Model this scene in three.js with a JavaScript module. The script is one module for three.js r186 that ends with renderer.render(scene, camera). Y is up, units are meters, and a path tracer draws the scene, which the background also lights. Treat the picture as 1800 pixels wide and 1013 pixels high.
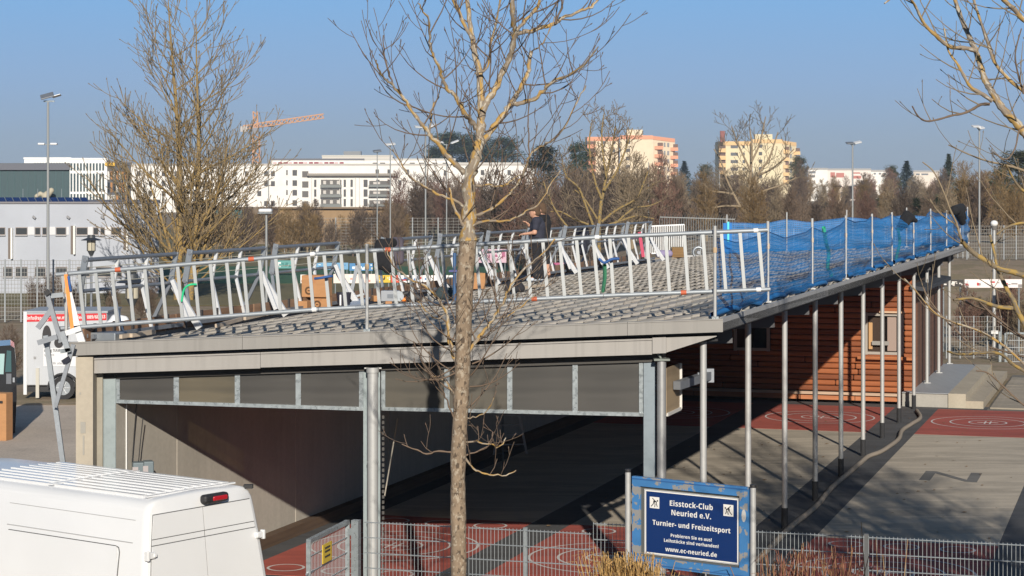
import * as THREE from 'three';
import { mergeGeometries } from 'three/addons/utils/BufferGeometryUtils.js';
import { RoundedBoxGeometry } from 'three/addons/geometries/RoundedBoxGeometry.js';
import { MarchingCubes } from 'three/addons/objects/MarchingCubes.js';

// ---------------------------------------------------------------- camera, sky, sun, exposure
const F = 3600, CX = 900, HY = 332, CH = 6.38;          // focal length in photo pixels, horizon row, camera height
const scene = new THREE.Scene();
const camera = new THREE.PerspectiveCamera(2 * Math.atan(681 / F) * 180 / Math.PI, 1800 / 1013, 0.5, 3000);
camera.position.set(0, CH, 0);
camera.setViewOffset(1800, 1362, 0, 349, 1800, 1013);
const renderer = new THREE.WebGLRenderer({ antialias: true });
renderer.toneMapping = THREE.LinearToneMapping;
renderer.toneMappingExposure = 1.15;
renderer.shadowMap.enabled = true;
const SUN_DIR = new THREE.Vector3(0.092, 0.362, 0.93).normalize();
const sun = new THREE.DirectionalLight(new THREE.Color(1.0, 0.925, 0.81), 4.5);
sun.position.copy(SUN_DIR).multiplyScalar(150).add(new THREE.Vector3(0, 0, -50));
sun.target.position.set(0, 0, -50);
sun.castShadow = true;
Object.assign(sun.shadow.camera, { left: -90, right: 90, top: 60, bottom: -60, near: 1, far: 400 });
sun.shadow.mapSize.set(4096, 4096);
scene.add(sun, sun.target);
{
  const w = 64, h = 512, d = new Float32Array(w * h * 4);
  const stops = [[-90, [.20, .18, .155]], [-2, [.25, .26, .265]], [0, [.28, .342, .41]], [1.2, [.277, .358, .455]], [3, [.25, .38, .575]], [5.4, [.197, .39, .665]], [12, [.12, .235, .43]], [30, [.065, .115, .205]], [90, [.045, .075, .13]]];
  for (let j = 0; j < h; j++) {
    const e = (j + .5) / h * 180 - 90;
    let k = 0; while (k < stops.length - 2 && e > stops[k + 1][0]) k++;
    const [e0, a] = stops[k], [e1, b] = stops[k + 1], t = Math.min(1, Math.max(0, (e - e0) / (e1 - e0)));
    for (let i = 0; i < w; i++) for (let c = 0; c < 4; c++) d[(j * w + i) * 4 + c] = c === 3 ? 1 : a[c] + (b[c] - a[c]) * t;
  }
  const sky = new THREE.DataTexture(d, w, h, THREE.RGBAFormat, THREE.FloatType);
  sky.mapping = THREE.EquirectangularReflectionMapping;
  sky.magFilter = sky.minFilter = THREE.LinearFilter; sky.wrapS = THREE.RepeatWrapping; sky.needsUpdate = true;
  scene.fog = new THREE.FogExp2(new THREE.Color().setRGB(.5, .6, .74), .00022);
  scene.background = sky; scene.environment = sky;
}

// ---------------------------------------------------------------- helpers
const V = (x, y, z) => new THREE.Vector3(x, y, z);
const W = (px, py, Z) => V((px - CX) * Z / F, CH - (py - HY) * Z / F, -Z);        // photo position at a depth
const G = (px, py, y = 0) => W(px, py, (CH - y) * F / (py - HY));                 // photo position on a level y
const AX = 1123 / F;
const H = (L, Z, y = 0) => V(L + AX * Z, y, -Z);                                  // hall: offset from its long axis, depth
const AC = 0.9547, AS = 0.2978;
const LN = (s, t, y = 0) => V(AS * s + AC * t, y, -(AC * s - AS * t));            // along / across the lanes
const ALONG = V(AS, 0, -AC), ACROSS = V(AC, 0, AS), UP = V(0, 1, 0);
const lerp = (a, b, t) => a + (b - a) * t;
function rng(seed) { let a = seed >>> 0; return () => { a = (a + 0x6D2B79F5) | 0; let t = Math.imul(a ^ (a >>> 15), 1 | a); t = (t + Math.imul(t ^ (t >>> 7), 61 | t)) ^ t; return ((t ^ (t >>> 14)) >>> 0) / 4294967296; }; }
const used = new Map();
function numbered(n) { const k = used.get(n) ?? 0; used.set(n, k + 1); return k ? `${n}_${String(k).padStart(3, '0')}` : n; }
function tag(o, label, category, group, kind) { o.userData = { label }; if (category) o.userData.category = category; if (group) o.userData.group = group; if (kind) o.userData.kind = kind; return o; }
function thing(name, label, category, base = V(0, 0, 0), group) { const o = new THREE.Group(); o.name = numbered(name); o.position.copy(base); scene.add(o); return tag(o, label, category, group); }
function dup(o, label, pos, rotY) { const c = o.clone(); c.name = numbered(o.name.replace(/_\d{3}$/, '')); c.userData = { ...o.userData, label: label ?? o.userData.label }; if (pos) c.position.copy(pos); if (rotY !== undefined) c.rotation.y = rotY; scene.add(c); return c; }
function worldOff(p) { const v = V(0, 0, 0); while (p && p !== scene) { v.add(p.position); p = p.parent; } return v; }
function uvBox(g, s = 1) {
  const p = g.attributes.position, n = g.attributes.normal, uv = new Float32Array(p.count * 2);
  for (let i = 0; i < p.count; i++) {
    const ax = Math.abs(n.getX(i)), ay = Math.abs(n.getY(i)), az = Math.abs(n.getZ(i)), x = p.getX(i) * s, y = p.getY(i) * s, z = p.getZ(i) * s;
    if (ay >= ax && ay >= az) { uv[2 * i] = x; uv[2 * i + 1] = z; } else if (ax > az) { uv[2 * i] = z; uv[2 * i + 1] = y; } else { uv[2 * i] = x; uv[2 * i + 1] = y; }
  }
  g.setAttribute('uv', new THREE.BufferAttribute(uv, 2)); return g;
}
function addMesh(name, g, m, parent = scene) {
  const o = new THREE.Mesh(g, m); o.name = parent === scene ? numbered(name) : name; o.castShadow = o.receiveShadow = true; parent.add(o); return o;
}
const _q = new THREE.Quaternion(), _m = new THREE.Matrix4();
class MB {
  constructor() { this.g = []; }
  add(g) { const q = g.index ? g.toNonIndexed() : g; for (const k of Object.keys(q.attributes)) if (!['position', 'normal', 'uv'].includes(k)) q.deleteAttribute(k); this.g.push(q); return this; }
  box(c, sx, sy, sz, ry = 0, q = null) { const g = new THREE.BoxGeometry(sx, sy, sz); _m.compose(c, q ?? new THREE.Quaternion().setFromAxisAngle(UP, ry), V(1, 1, 1)); return this.add(g.applyMatrix4(_m)); }
  rbox(c, sx, sy, sz, r, ry = 0, q = null, seg = 1) { const g = new RoundedBoxGeometry(sx, sy, sz, seg, r); _m.compose(c, q ?? new THREE.Quaternion().setFromAxisAngle(UP, ry), V(1, 1, 1)); return this.add(g.applyMatrix4(_m)); }
  bar(p, q, r, seg = 8, r2 = r) { const d = q.clone().sub(p), l = d.length(); const g = new THREE.CylinderGeometry(r2, r, l, seg, 1); _m.compose(p.clone().add(q).multiplyScalar(.5), new THREE.Quaternion().setFromUnitVectors(UP, d.normalize()), V(1, 1, 1)); return this.add(g.applyMatrix4(_m)); }
  beam(p, q, w, h, side = null) { // rectangular bar from p to q; w across (along side), h the other way
    const d = q.clone().sub(p), l = d.length(); d.normalize(); let sx = side ? side.clone() : Math.abs(d.y) > .9 ? V(1, 0, 0) : UP.clone().cross(d);
    sx.addScaledVector(d, -sx.dot(d)).normalize(); const sy = d.clone().cross(sx).normalize(); const g = new THREE.BoxGeometry(w, h, l);
    _m.makeBasis(sx, sy, d).setPosition(p.clone().add(q).multiplyScalar(.5)); return this.add(g.applyMatrix4(_m));
  }
  quad(a, b, c, d) { const g = new THREE.BufferGeometry(); g.setAttribute('position', new THREE.Float32BufferAttribute([a, b, c, a, c, d].flatMap(v => v.toArray()), 3)); g.setAttribute('uv', new THREE.Float32BufferAttribute([0, 0, 1, 0, 1, 1, 0, 0, 1, 1, 0, 1], 2)); g.computeVertexNormals(); return this.add(g); }
  prism(pts, depth) { // closed polygon pts (3D, planar) swept by vector depth
    const n = pts.length, tri = []; const nrm = pts[1].clone().sub(pts[0]).cross(pts[2].clone().sub(pts[0])); const flip = nrm.dot(depth) > 0;
    const c2 = pts.map(p => p); const ax = pts[1].clone().sub(pts[0]).normalize(), ay = nrm.clone().normalize().cross(ax);
    const fl = THREE.ShapeUtils.triangulateShape(c2.map(p => new THREE.Vector2(p.clone().sub(pts[0]).dot(ax), p.clone().sub(pts[0]).dot(ay))), []);
    const B = pts.map(p => p.clone().add(depth)); const push = (a, b, c) => flip ? tri.push(a, c, b) : tri.push(a, b, c);
    for (const [a, b, c] of fl) { push(pts[a], pts[b], pts[c]); push(B[a], B[c], B[b]); }
    for (let i = 0; i < n; i++) { const j = (i + 1) % n; push(pts[i], B[j], pts[j]); push(pts[i], B[i], B[j]); }
    const g = new THREE.BufferGeometry(); g.setAttribute('position', new THREE.Float32BufferAttribute(tri.flatMap(v => v.toArray()), 3)); g.setAttribute('uv', new THREE.Float32BufferAttribute(new Float32Array(tri.length * 2), 2)); g.computeVertexNormals(); return this.add(g);
  }
  tube(pts, r, seg = 8, n = pts.length * 3, closed = false) { return this.add(new THREE.TubeGeometry(new THREE.CatmullRomCurve3(pts, closed), n, r, seg, closed)); }
  geo(parent, scale = 1, keepUv = false) { let g = this.g.length > 1 ? mergeGeometries(this.g) : this.g[0]; const o = parent ? worldOff(parent) : null; if (o) g.translate(-o.x, -o.y, -o.z); if (!keepUv) uvBox(g, scale); return g; }
  build(name, m, parent = scene, scale = 1, keepUv = false) { return addMesh(name, this.geo(parent === scene ? null : parent, scale, keepUv), m, parent); }
}
const mb = () => new MB();

// ---------------------------------------------------------------- noise and textures
function hash2(x, y, s) { let h = Math.imul(x, 374761393) ^ Math.imul(y, 668265263) ^ Math.imul(s, 2147483647 ^ 0x9E3779B1); h = Math.imul(h ^ (h >>> 13), 1274126177); return ((h ^ (h >>> 16)) >>> 0) / 4294967296; }
function vnoise(x, y, px, py, s) { const xi = Math.floor(x), yi = Math.floor(y), fx = x - xi, fy = y - yi, u = fx * fx * (3 - 2 * fx), v = fy * fy * (3 - 2 * fy); const m = (a, p) => ((a % p) + p) % p; const x0 = m(xi, px), x1 = m(xi + 1, px), y0 = m(yi, py), y1 = m(yi + 1, py); return lerp(lerp(hash2(x0, y0, s), hash2(x1, y0, s), u), lerp(hash2(x0, y1, s), hash2(x1, y1, s), u), v); }
function fbm(u, v, fx, fy, oct, s) { let a = 0, w = .5, t = 0; for (let i = 0; i < oct; i++) { a += w * vnoise(u * fx, v * fy, fx, fy, s + i); t += w; w *= .5; fx *= 2; fy *= 2; } return a / t; }
const sstep = (a, b, x) => { const t = Math.min(1, Math.max(0, (x - a) / (b - a))); return t * t * (3 - 2 * t); };
function tex(n, fn, metres = 1, srgb = true) {
  const d = new Uint8Array(n * n * 4); const enc = x => { x = Math.min(1, Math.max(0, x)); return Math.round(255 * (srgb ? (x <= .0031308 ? 12.92 * x : 1.055 * Math.pow(x, 1 / 2.4) - .055) : x)); };
  for (let j = 0; j < n; j++) for (let i = 0; i < n; i++) { const c = fn((i + .5) / n, (j + .5) / n), k = (j * n + i) * 4; if (typeof c === 'number') d[k] = d[k + 1] = d[k + 2] = enc(c); else { d[k] = enc(c[0]); d[k + 1] = enc(c[1]); d[k + 2] = enc(c[2]); } d[k + 3] = 255; }
  const t = new THREE.DataTexture(d, n, n); t.wrapS = t.wrapT = THREE.RepeatWrapping; t.magFilter = THREE.LinearFilter; t.minFilter = THREE.LinearMipmapLinearFilter; t.generateMipmaps = true; t.colorSpace = srgb ? THREE.SRGBColorSpace : THREE.NoColorSpace; t.repeat.set(1 / metres, 1 / metres); t.needsUpdate = true; return t;
}
const mixc = (a, b, t) => [lerp(a[0], b[0], t), lerp(a[1], b[1], t), lerp(a[2], b[2], t)];
const T = {
  plaster: tex(256, (u, v) => .86 + .14 * fbm(u, v, 4, 4, 5, 3), 5),
  concrete: tex(512, (u, v) => { const a = fbm(u, v, 3, 3, 5, 11), b = fbm(u, v, 64, 64, 2, 17), st = fbm(u, v, 24, 2, 3, 19); return .58 + .26 * a + .1 * b + .14 * st; }, 3),
  galv: tex(256, (u, v) => { const a = fbm(u, v, 14, 14, 2, 21), b = fbm(u, v, 3, 3, 3, 25); return .78 + .1 * (a > .5 ? 1 : a * 1.6) + .12 * b; }, .6),
  galvR: tex(256, (u, v) => .3 + .5 * fbm(u, v, 14, 14, 3, 21), .6, false),
  asphalt: tex(512, (u, v) => { const a = fbm(u, v, 4, 4, 5, 31), b = fbm(u, v, 128, 128, 1, 37); return .55 + .3 * a + .2 * b; }, 4),
  court: tex(512, (u, v) => { const a = fbm(u, v, 3, 8, 5, 41), b = fbm(u, v, 100, 100, 2, 43), s = sstep(.55, .75, fbm(u, v, 4, 22, 4, 47)); return .55 + .4 * a + .12 * b + .24 * s; }, 5),
  wood: tex(512, (u, v) => { const g = fbm(u, v, 3, 60, 4, 51), k = fbm(u, v, 6, 6, 3, 53); return [.55 + .5 * g * (.6 + .6 * k), .45 + .5 * g * (.6 + .6 * k), .4 + .45 * g * (.6 + .6 * k)]; }, 2),
  tile: tex(512, (u, v) => { const a = fbm(u, v, 5, 5, 5, 61), s = fbm(u, v, 3, 40, 3, 63), l = sstep(.66, .74, fbm(u, v, 34, 34, 3, 67)); const c = .5 + .35 * a + .25 * s; return mixc([c, c * .96, c * .9], [.95, .9, .72], l * .5); }, 1.7),
  bark: tex(512, (u, v) => { const r = fbm(u, v, 40, 16, 3, 71), a = fbm(u, v, 9, 9, 4, 73), l = sstep(.49, .62, fbm(u, v, 14, 14, 5, 75)), w = sstep(.55, .63, fbm(u, v, 26, 26, 4, 79)); let c = mixc([.16, .12, .085], [.36, .3, .23], r * .7 + a * .3); c = mixc(c, [.5, .46, .38], w * .75); return mixc(c, [.44, .26, .055], l * .8); }, 1.5),
  barkB: tex(256, (u, v) => .5 * fbm(u, v, 22, 8, 4, 71) + .5 * fbm(u, v, 7, 7, 3, 75), 1, false),
  trunk: tex(512, (u, v) => { const r = fbm(u, v, 30, 26, 4, 171), cr = sstep(.58, .72, fbm(u, v, 44, 26, 3, 172)), w = sstep(.62, .7, fbm(u, v, 60, 40, 3, 179)), b = fbm(u, v, 5, 5, 3, 181); let c = mixc([.13, .095, .065], [.34, .255, .175], r * .75 + b * .25); c = mixc(c, [.06, .042, .03], cr * .8); return mixc(c, [.48, .42, .33], w * .5); }, 1.5),
  lichen: tex(256, (u, v) => { const l = sstep(.42, .58, fbm(u, v, 14, 14, 4, 85)); return mixc([.20, .16, .105], [.40, .265, .07], l * .8); }, .8),
  grass: tex(512, (u, v) => { const a = fbm(u, v, 4, 4, 5, 91), b = fbm(u, v, 90, 90, 2, 93); return mixc([.105, .09, .035], [.20, .165, .075], .65 * a + .35 * b); }, 12),
  soil: tex(512, (u, v) => { const a = fbm(u, v, 5, 5, 5, 101), b = fbm(u, v, 70, 70, 2, 103), g = sstep(.52, .62, fbm(u, v, 6, 6, 4, 107)); return mixc(mixc([.17, .125, .08], [.36, .27, .18], .5 * a + .5 * b), [.14, .125, .05], g * .4); }, 6),
  rust: tex(512, (u, v) => { const p = sstep(.60, .63, fbm(u, v, 8, 8, 5, 111)); const k = .8 + .4 * fbm(u, v, 4, 4, 4, 113); return mixc([.05 * k, .19 * k, .43 * k], [.27, .265, .26], p); }, .7),
  card: tex(128, (u, v) => .82 + .18 * fbm(u, v, 6, 20, 3, 121), 1),
  dirty: tex(512, (u, v) => { const a = fbm(u, v, 2, 2, 4, 131), b = fbm(u, v, 40, 6, 3, 133); const st = sstep(.5, .8, fbm(u, v, 70, 3, 3, 137)); return .84 + .1 * a + .08 * b - .14 * st * fbm(u, v, 9, 2, 3, 139); }, 4),
  panel: tex(256, (u, v) => { const a = fbm(u, v, 2, 3, 3, 141), b = fbm(u, v, 1, 14, 2, 143); return .35 + .4 * a + .6 * b; }, 1.4),
};
function M(c, rough = .8, o = {}) { const { phys, ...r } = o; const m = phys ? new THREE.MeshPhysicalMaterial({ roughness: rough, ...r }) : new THREE.MeshStandardMaterial({ roughness: rough, ...r }); if (Array.isArray(c)) m.color.setRGB(...c); else m.color.set(c); return m; }
const MAT = {
  galv: M([.35, .39, .41], .55, { metalness: .45, map: T.galv, roughnessMap: T.galvR }),
  galvPost: M([.50, .50, .49], .6, { metalness: .35, map: T.galv }),
  steelPaint: M([.30, .35, .36], .55, { metalness: .3, map: T.galv }),
  alu: M([.36, .39, .42], .42, { metalness: .55, map: T.galv }),
  aluBright: M([.70, .71, .72], .42, { metalness: .25 }),
  chord: M([.33, .36, .39], .5, { metalness: .3, map: T.galv }),
  rung: M([.40, .415, .42], .38, { metalness: .45 }),
  aluDark: M([.27, .29, .32], .5, { metalness: .5, map: T.galv }),
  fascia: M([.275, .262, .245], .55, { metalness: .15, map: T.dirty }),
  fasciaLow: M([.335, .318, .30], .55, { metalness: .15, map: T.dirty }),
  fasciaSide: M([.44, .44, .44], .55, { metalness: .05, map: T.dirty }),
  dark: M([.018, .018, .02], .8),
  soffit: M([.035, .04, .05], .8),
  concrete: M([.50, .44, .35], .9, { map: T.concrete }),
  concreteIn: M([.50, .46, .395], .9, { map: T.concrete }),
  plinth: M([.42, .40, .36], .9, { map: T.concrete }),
  white: M([.76, .76, .75], .5), black: M([.02, .02, .022], .6), rubber: M([.025, .025, .027], .85),
  orange: M([.52, .11, .045], .6), green: M([.03, .55, .25], .6), blueStrap: M([.03, .10, .30], .7), navy: M([.02, .022, .035], .9), jacket: M([.012, .012, .014], .95),
  card: M([.47, .24, .105], .85, { map: T.card }),
  bark: M([1, 1, 1], .95, { map: T.bark, bumpMap: T.barkB, bumpScale: .01 }),
  trunk: M([1, 1, 1], .95, { map: T.trunk, bumpMap: T.trunk, bumpScale: .012 }),
  lichen: M([1, 1, 1], .95, { map: T.lichen }),
  twig: M([.17, .12, .085], .9), twigDark: M([.115, .085, .065], .9), twigTan: M([.26, .20, .13], .9), twigRed: M([.20, .115, .085], .9), twigGold: M([.30, .215, .10], .9),
  glass: M([.05, .06, .07], .12, { metalness: 0 }),
  win: M([.06, .065, .07], .2),
};
// ---------------------------------------------------------------- ground and court
const groundH = (X, Z) => 2.7 * sstep(82, 108, Z) * sstep(3, 11, X) - .05;
{
  const xs = [], zs = []; for (let x = -60; x <= 90; x += 3) xs.push(x); for (const e of [110, 150, 220, 350, 600, 1000, 2500]) xs.push(e); for (const e of [80, 120, 200, 350, 600, 1000, 2500]) xs.unshift(-e);
  for (let z = -40; z <= 140; z += 3) zs.push(z); for (const e of [160, 200, 260, 350, 500, 800, 1400, 2500]) zs.push(e);
  const pos = [], idx = []; const r = rng(5);
  for (const z of zs) for (const x of xs) pos.push(x, groundH(x, z) + (z > 84 && x > 6 && z < 108 ? (r() - .5) * .25 : 0), -z);
  const n = xs.length; for (let j = 0; j < zs.length - 1; j++) for (let i = 0; i < n - 1; i++) { const a = j * n + i; idx.push(a, a + 1, a + n, a + 1, a + n + 1, a + n); }
  const g = new THREE.BufferGeometry(); g.setAttribute('position', new THREE.Float32BufferAttribute(pos, 3)); g.setIndex(idx); g.computeVertexNormals(); uvBox(g);
  const o = addMesh('ground', g, M([1, 1, 1], 1, { map: T.soil })); tag(o, 'brown and green winter soil around the hall and up the embankment', 'ground', null, 'structure');
}
function sheet(name, pts, y, m, label, cat, kind = 'structure') {
  const g = mb(); g.prism(pts.map(p => V(p.x, y, p.z)).reverse(), V(0, -.02, 0)); const o = g.build(name, m); tag(o, label, cat, null, kind); return o;
}
const grassM = M([1, 1, 1], 1, { map: T.grass });
sheet('field', [V(-200, 0, -112), V(18, 0, -112), V(40, 0, -330), V(-200, 0, -330)], .0, grassM, 'dry tan grass of the sports field behind the hall', 'field');
sheet('pitch', [V(-60, 0, -138), V(9, 0, -138), V(14, 0, -168), V(-60, 0, -168)], .012, M([.035, .12, .05], 1, { map: T.court }), 'strip of dark green sports pitch seen between the roof guards', 'pitch');
sheet('yard', [V(-60, 0, -10), H(-16.42, 10), H(-16.42, 66), V(-60, 0, -66)].map((p, i) => i === 0 ? V(-60, 0, -8) : p), .004, M([.62, .52, .42], .95, { map: T.asphalt }), 'tan asphalt yard left of the hall', 'yard');
sheet('verge', [V(-40, 0, -59.5), V(-7, 0, -60.5), V(-4, 0, -66), V(-40, 0, -66)], .012, M([1, 1, 1], 1, { map: T.soil }), 'muddy grass verge under the trailer', 'verge');
const tL = L => L * .9546;
sheet('court_floor', [LN(29.2, tL(-15.87)), LN(29.2, 6), LN(61.2, 6), LN(61.2, tL(-15.87))], .004, M([.085, .085, .088], .9, { map: T.court }), 'dark rubber surface around the curling lanes', 'court');
const laneM = M([.52, .45, .355], .9, { map: T.court }), redM = M([.42, .092, .066], .88, { map: T.court }), lineM = M([.72, .68, .66], .8, { map: T.dirty });
const laneL = [[-15.2, -11.8, 'lane along the concrete wall'], [-11.0, -7.45, 'lane inside the hall beside the support posts'], [-6.14, -2.72, 'open air lane with the letter N'], [-1.75, 1.67, 'open air lane farthest from the hall']];
function ringGeo(r, w, n = 56) { const g = new THREE.RingGeometry(r - w / 2, r + w / 2, n); g.rotateX(-Math.PI / 2); return g.toNonIndexed(); }
laneL.forEach(([a, b, say], i) => {
  sheet('lane', [LN(37.4, tL(a)), LN(37.4, tL(b)), LN(53.9, tL(b)), LN(53.9, tL(a))], .008, laneM, `worn beige ${say}`, 'lane');
  for (const [s0, s1, w] of [[31.1, 37.4, 'near'], [53.9, 60.2, 'far']]) {
    if (i === 3 && w === 'near') continue;
    const z = sheet('target_zone', [LN(s0, tL(a)), LN(s0, tL(b)), LN(s1, tL(b)), LN(s1, tL(a))], .012, redM, `red target zone at the ${w} end of the ${say}`, 'target zone');
    const tc = (tL(a) + tL(b)) / 2, sc = (s0 + s1) / 2, c = LN(sc, tc, .016);
    const put = (r, p, lw) => { const g = ringGeo(r, lw); g.translate(p.x, .0165, p.z); const m = mb(); m.g.push(g); m.build('target_ring', lineM, z); };
    for (const r of [.5, 1.0, 1.5]) put(r, c, .045);
    if (w === 'near') { for (const ds of [-1, 1]) for (const dt of [-1, 1]) put(.3, LN(sc + ds * 2.55, tc + dt * .98), .045); put(.3, LN(sc + 2.55, tc), .045); put(.3, LN(sc - 2.55, tc), .045); }
    const x = mb(); for (const d of [-.07, .07]) { const p = LN(sc - .28, tc + d, .0165), q = LN(sc + .28, tc + d, .0165); x.beam(p, q, .04, .002); } x.beam(LN(sc, tc - .28, .0165), LN(sc, tc + .28, .0165), .04, .0026); x.build('centre_cross', lineM, z);
  }
});
{ // the letter N
  const m = mb(), dk = M([.165, .16, .15], .95, { map: T.court }); const s0 = 45.25, s1 = 46.9, c = -4.2, w = .62;
  const P = (s, t) => LN(s, t, .012);
  const S = 46.15; const o = (ds, dt) => P(S + ds, tL(-4.42) + dt);
  m.prism([o(-.75, -.62), o(-.75, -.38), o(.75, -.38), o(.75, -.62)].reverse(), V(0, -.003, 0));
  m.prism([o(-.75, .38), o(-.75, .62), o(.75, .62), o(.75, .38)].reverse(), V(0, -.003, 0));
  m.prism([o(.75, -.38), o(-.42, .38), o(-.75, .38), o(.42, -.38)].reverse(), V(0, -.0028, 0));
  tag(m.build('floor_letter', dk), 'large dark letter N painted on the open air lane', 'letter', null);
}
{ // leaves and grit blown over the court
  const r = rng(404), s = mb(); for (let i = 0; i < 260; i++) { const p = LN(33 + r() * 27, -11 + r() * 13, .024), a = r() * 6.28, l = .025 + r() * .04; s.quad(p.clone().add(V(Math.cos(a) * l, 0, Math.sin(a) * l)), p.clone().add(V(-Math.sin(a) * l * .5, .012, Math.cos(a) * l * .5)), p.clone().add(V(-Math.cos(a) * l, .004, -Math.sin(a) * l)), p.clone().add(V(Math.sin(a) * l * .5, 0, -Math.cos(a) * l * .5))); }
  tag(s.build('fallen_leaves', M([.22, .14, .07], .9)), 'dry leaves scattered over the lanes', 'leaves', null, 'stuff');
}
{ // hose along the posts
  const pts = [[1325, 990], [1352, 965], [1392, 925], [1432, 893], [1462, 858], [1492, 832], [1512, 815], [1528, 802], [1545, 796], [1562, 786], [1580, 772], [1586, 757], [1602, 746], [1618, 735], [1612, 722]].map(([x, y]) => G(x, y, .05));
  tag(mb().tube(pts, .055, 7, 90).build('hose', M([.33, .275, .215], .9, { map: T.court })), 'beige ground hose winding along the row of support posts', 'hose');
}
{ // paving behind the plinth
  const o = mb().box(LN(66, 1.5, -.02), 12, .05, 12, -.3024).build('paving', M([.2, .18, .15], .95, { map: T.concrete })); tag(o, 'tan slab paving beside the cabin steps', 'paving', null, 'structure');
  const vs = [0, 1, 2].map(k => M([.36 + .03 * k, .315 + .025 * k, .25 + .02 * k], .95, { map: T.concrete })); const r = rng(8);
  const g = mb().rbox(V(0, 0, 0), .98, .06, .98, .01).geo(null);
  for (let i = 0; i < 9; i++) for (let j = 0; j < 10; j++) { const m = addMesh('slab', g, vs[Math.floor(r() * 3)], o); m.position.copy(LN(61.2 + j, -3.95 + i, .015 + r() * .006)); m.rotation.y = -.3024; }
}

// ---------------------------------------------------------------- the hall
const RF = { L0: -16.36, L1: -6.48, Z0: 31, Z1: 72, Y0: 4.02, Y1: 4.40 };
const roofY = L => lerp(RF.Y0, RF.Y1, (L - RF.L0) / (RF.L1 - RF.L0));
const R = (L, Z, h = 0) => H(L, Z, roofY(L) + h);
const eaveL = px => 0, Zat = (L, px) => -L * F / (2023 - px);          // depth of a hall line where it crosses a photo column
const hall = thing('ice_stock_hall', 'long open hall with flat tiled roof, concrete side wall and galvanised posts', 'sports hall', V(0, 0, -31));
const D = V(0, 0, -1);
function fprism(m, c, Z, depth) { return m.prism(c.map(([x, y]) => W(x, y, Z)), V(0, 0, -depth)); }
function fbox(m, x0, y0, x1, y1, Z, depth) { return fprism(m, [[x0, y1], [x1, y1], [x1, y0], [x0, y0]], Z, depth); }
{
  const deck = mb(); deck.prism([R(RF.L0, RF.Z0, -.05), R(RF.L1, RF.Z0, -.05), R(RF.L1, RF.Z1, -.05), R(RF.L0, RF.Z1, -.05)], V(0, -.13, 0));
  const roof = deck.build('roof', M([.05, .045, .04], .9), hall);
  // tiles: courses along the building, lips lifted towards the right edge
  const tg = (seed) => {
    const r = rng(seed), w = .60, d = .50, lift = .058, pr = [[0, .0], [.10, .0], [.18, .0], [.225, .022], [.28, .034], [.48, .036], [.545, .029], [.60, .01]], th = .016;
    const pos = []; const q = (a, b, c, e) => pos.push(...a, ...b, ...c, ...a, ...c, ...e);
    const pt = (u, k, dn) => [u * d, pr[k][1] * (.55 + .45 * u) + u * lift - dn + (k > 2 ? .006 * u : 0), -pr[k][0]];
    for (let k = 0; k < pr.length - 1; k++) { q(pt(0, k, 0), pt(1, k, 0), pt(1, k + 1, 0), pt(0, k + 1, 0)); q(pt(1, k, th), pt(1, k + 1, th), pt(1, k + 1, 0), pt(1, k, 0)); }
    q(pt(0, 0, th), pt(1, 0, th), pt(1, 0, 0), pt(0, 0, 0));
    const g = new THREE.BufferGeometry(); g.setAttribute('position', new THREE.Float32BufferAttribute(pos, 3)); g.computeVertexNormals(); uvBox(g);
    const uv = g.attributes.uv, ou = r() * 9, ov = r() * 9; for (let i = 0; i < uv.count; i++) uv.setXY(i, uv.getX(i) + ou, uv.getY(i) + ov); return g;
  };
  const geos = [1, 2, 3, 4, 5].map(tg); const cols = [[.51, .485, .45], [.48, .46, .43], [.54, .51, .475], [.45, .435, .41], [.50, .465, .42]];
  const mats = cols.map(c => M(c, .85, { map: T.tile })); const fields = cols.map(() => []); const rr = rng(77); const rp = roof; const off = worldOff(rp);
  const nL = 22, nZ = 66, dZ = (RF.Z1 - RF.Z0 - .3) / nZ * .955; let count = 0; const list = [];
  for (let j = 0; j < nZ; j++) for (let i = 0; i < nL; i++) list.push([j, i]);
  const su = V(1, (RF.Y1 - RF.Y0) / (RF.L1 - RF.L0), 0).normalize(), sv = V(AX, 0, -1).normalize();
  for (const [j, i] of list) {
    const L = RF.L0 + .62 + i * .4115, Z = RF.Z0 + .16 + j * (RF.Z1 - RF.Z0 - .3) / nZ, p = R(L, Z, -.035);
    const gi = Math.floor(rr() * 5), mi = Math.floor(rr() * 5), sc = .995 + rr() * .01, jit = (rr() - .5) * .012;
    const mtx = new THREE.Matrix4().makeBasis(su, UP, sv.clone().multiplyScalar(-1)).setPosition(p.x, p.y + jit, p.z); mtx.multiply(_m.makeScale(1, 1, 1.055));
    if (count < 300) { mtx.setPosition(p.x - off.x, p.y + jit - off.y, p.z - off.z); const o = addMesh('roof_tile', geos[gi], mats[mi], rp); mtx.decompose(o.position, o.quaternion, o.scale); o.matrixAutoUpdate = true; if (Math.abs(o.matrix.determinant()) < 0) count = count; o.updateMatrix(); count++; }
    else { const g = geos[gi].clone().applyMatrix4(mtx); fields[mi].push(g); }
  }
  fields.forEach((a, k) => { const m = mb(); m.g = a; const o = m.build('tile_field', mats[k], rp, 1); o.userData.kind = 'stuff'; });
  // eaves and verge trim
  const vf = (x0, x1) => { const m = mb(), y = x => 604 - (x - 118) * .03643; const a = W(x0, y(x0), 30.93), b = W(x1, y(x1), 30.93); m.prism([a, a.clone().add(V(0, -.188, 0)), b.clone().add(V(0, -.188, 0)), b], V(0, 0, -.05)); m.prism([a.clone().add(V(0, .016, .012)), a.clone().add(V(0, -.004, .012)), b.clone().add(V(0, -.004, .012)), b.clone().add(V(0, .016, .012))], V(0, 0, -.11)); m.build('fascia_board', MAT.fascia, hall); };
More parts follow.
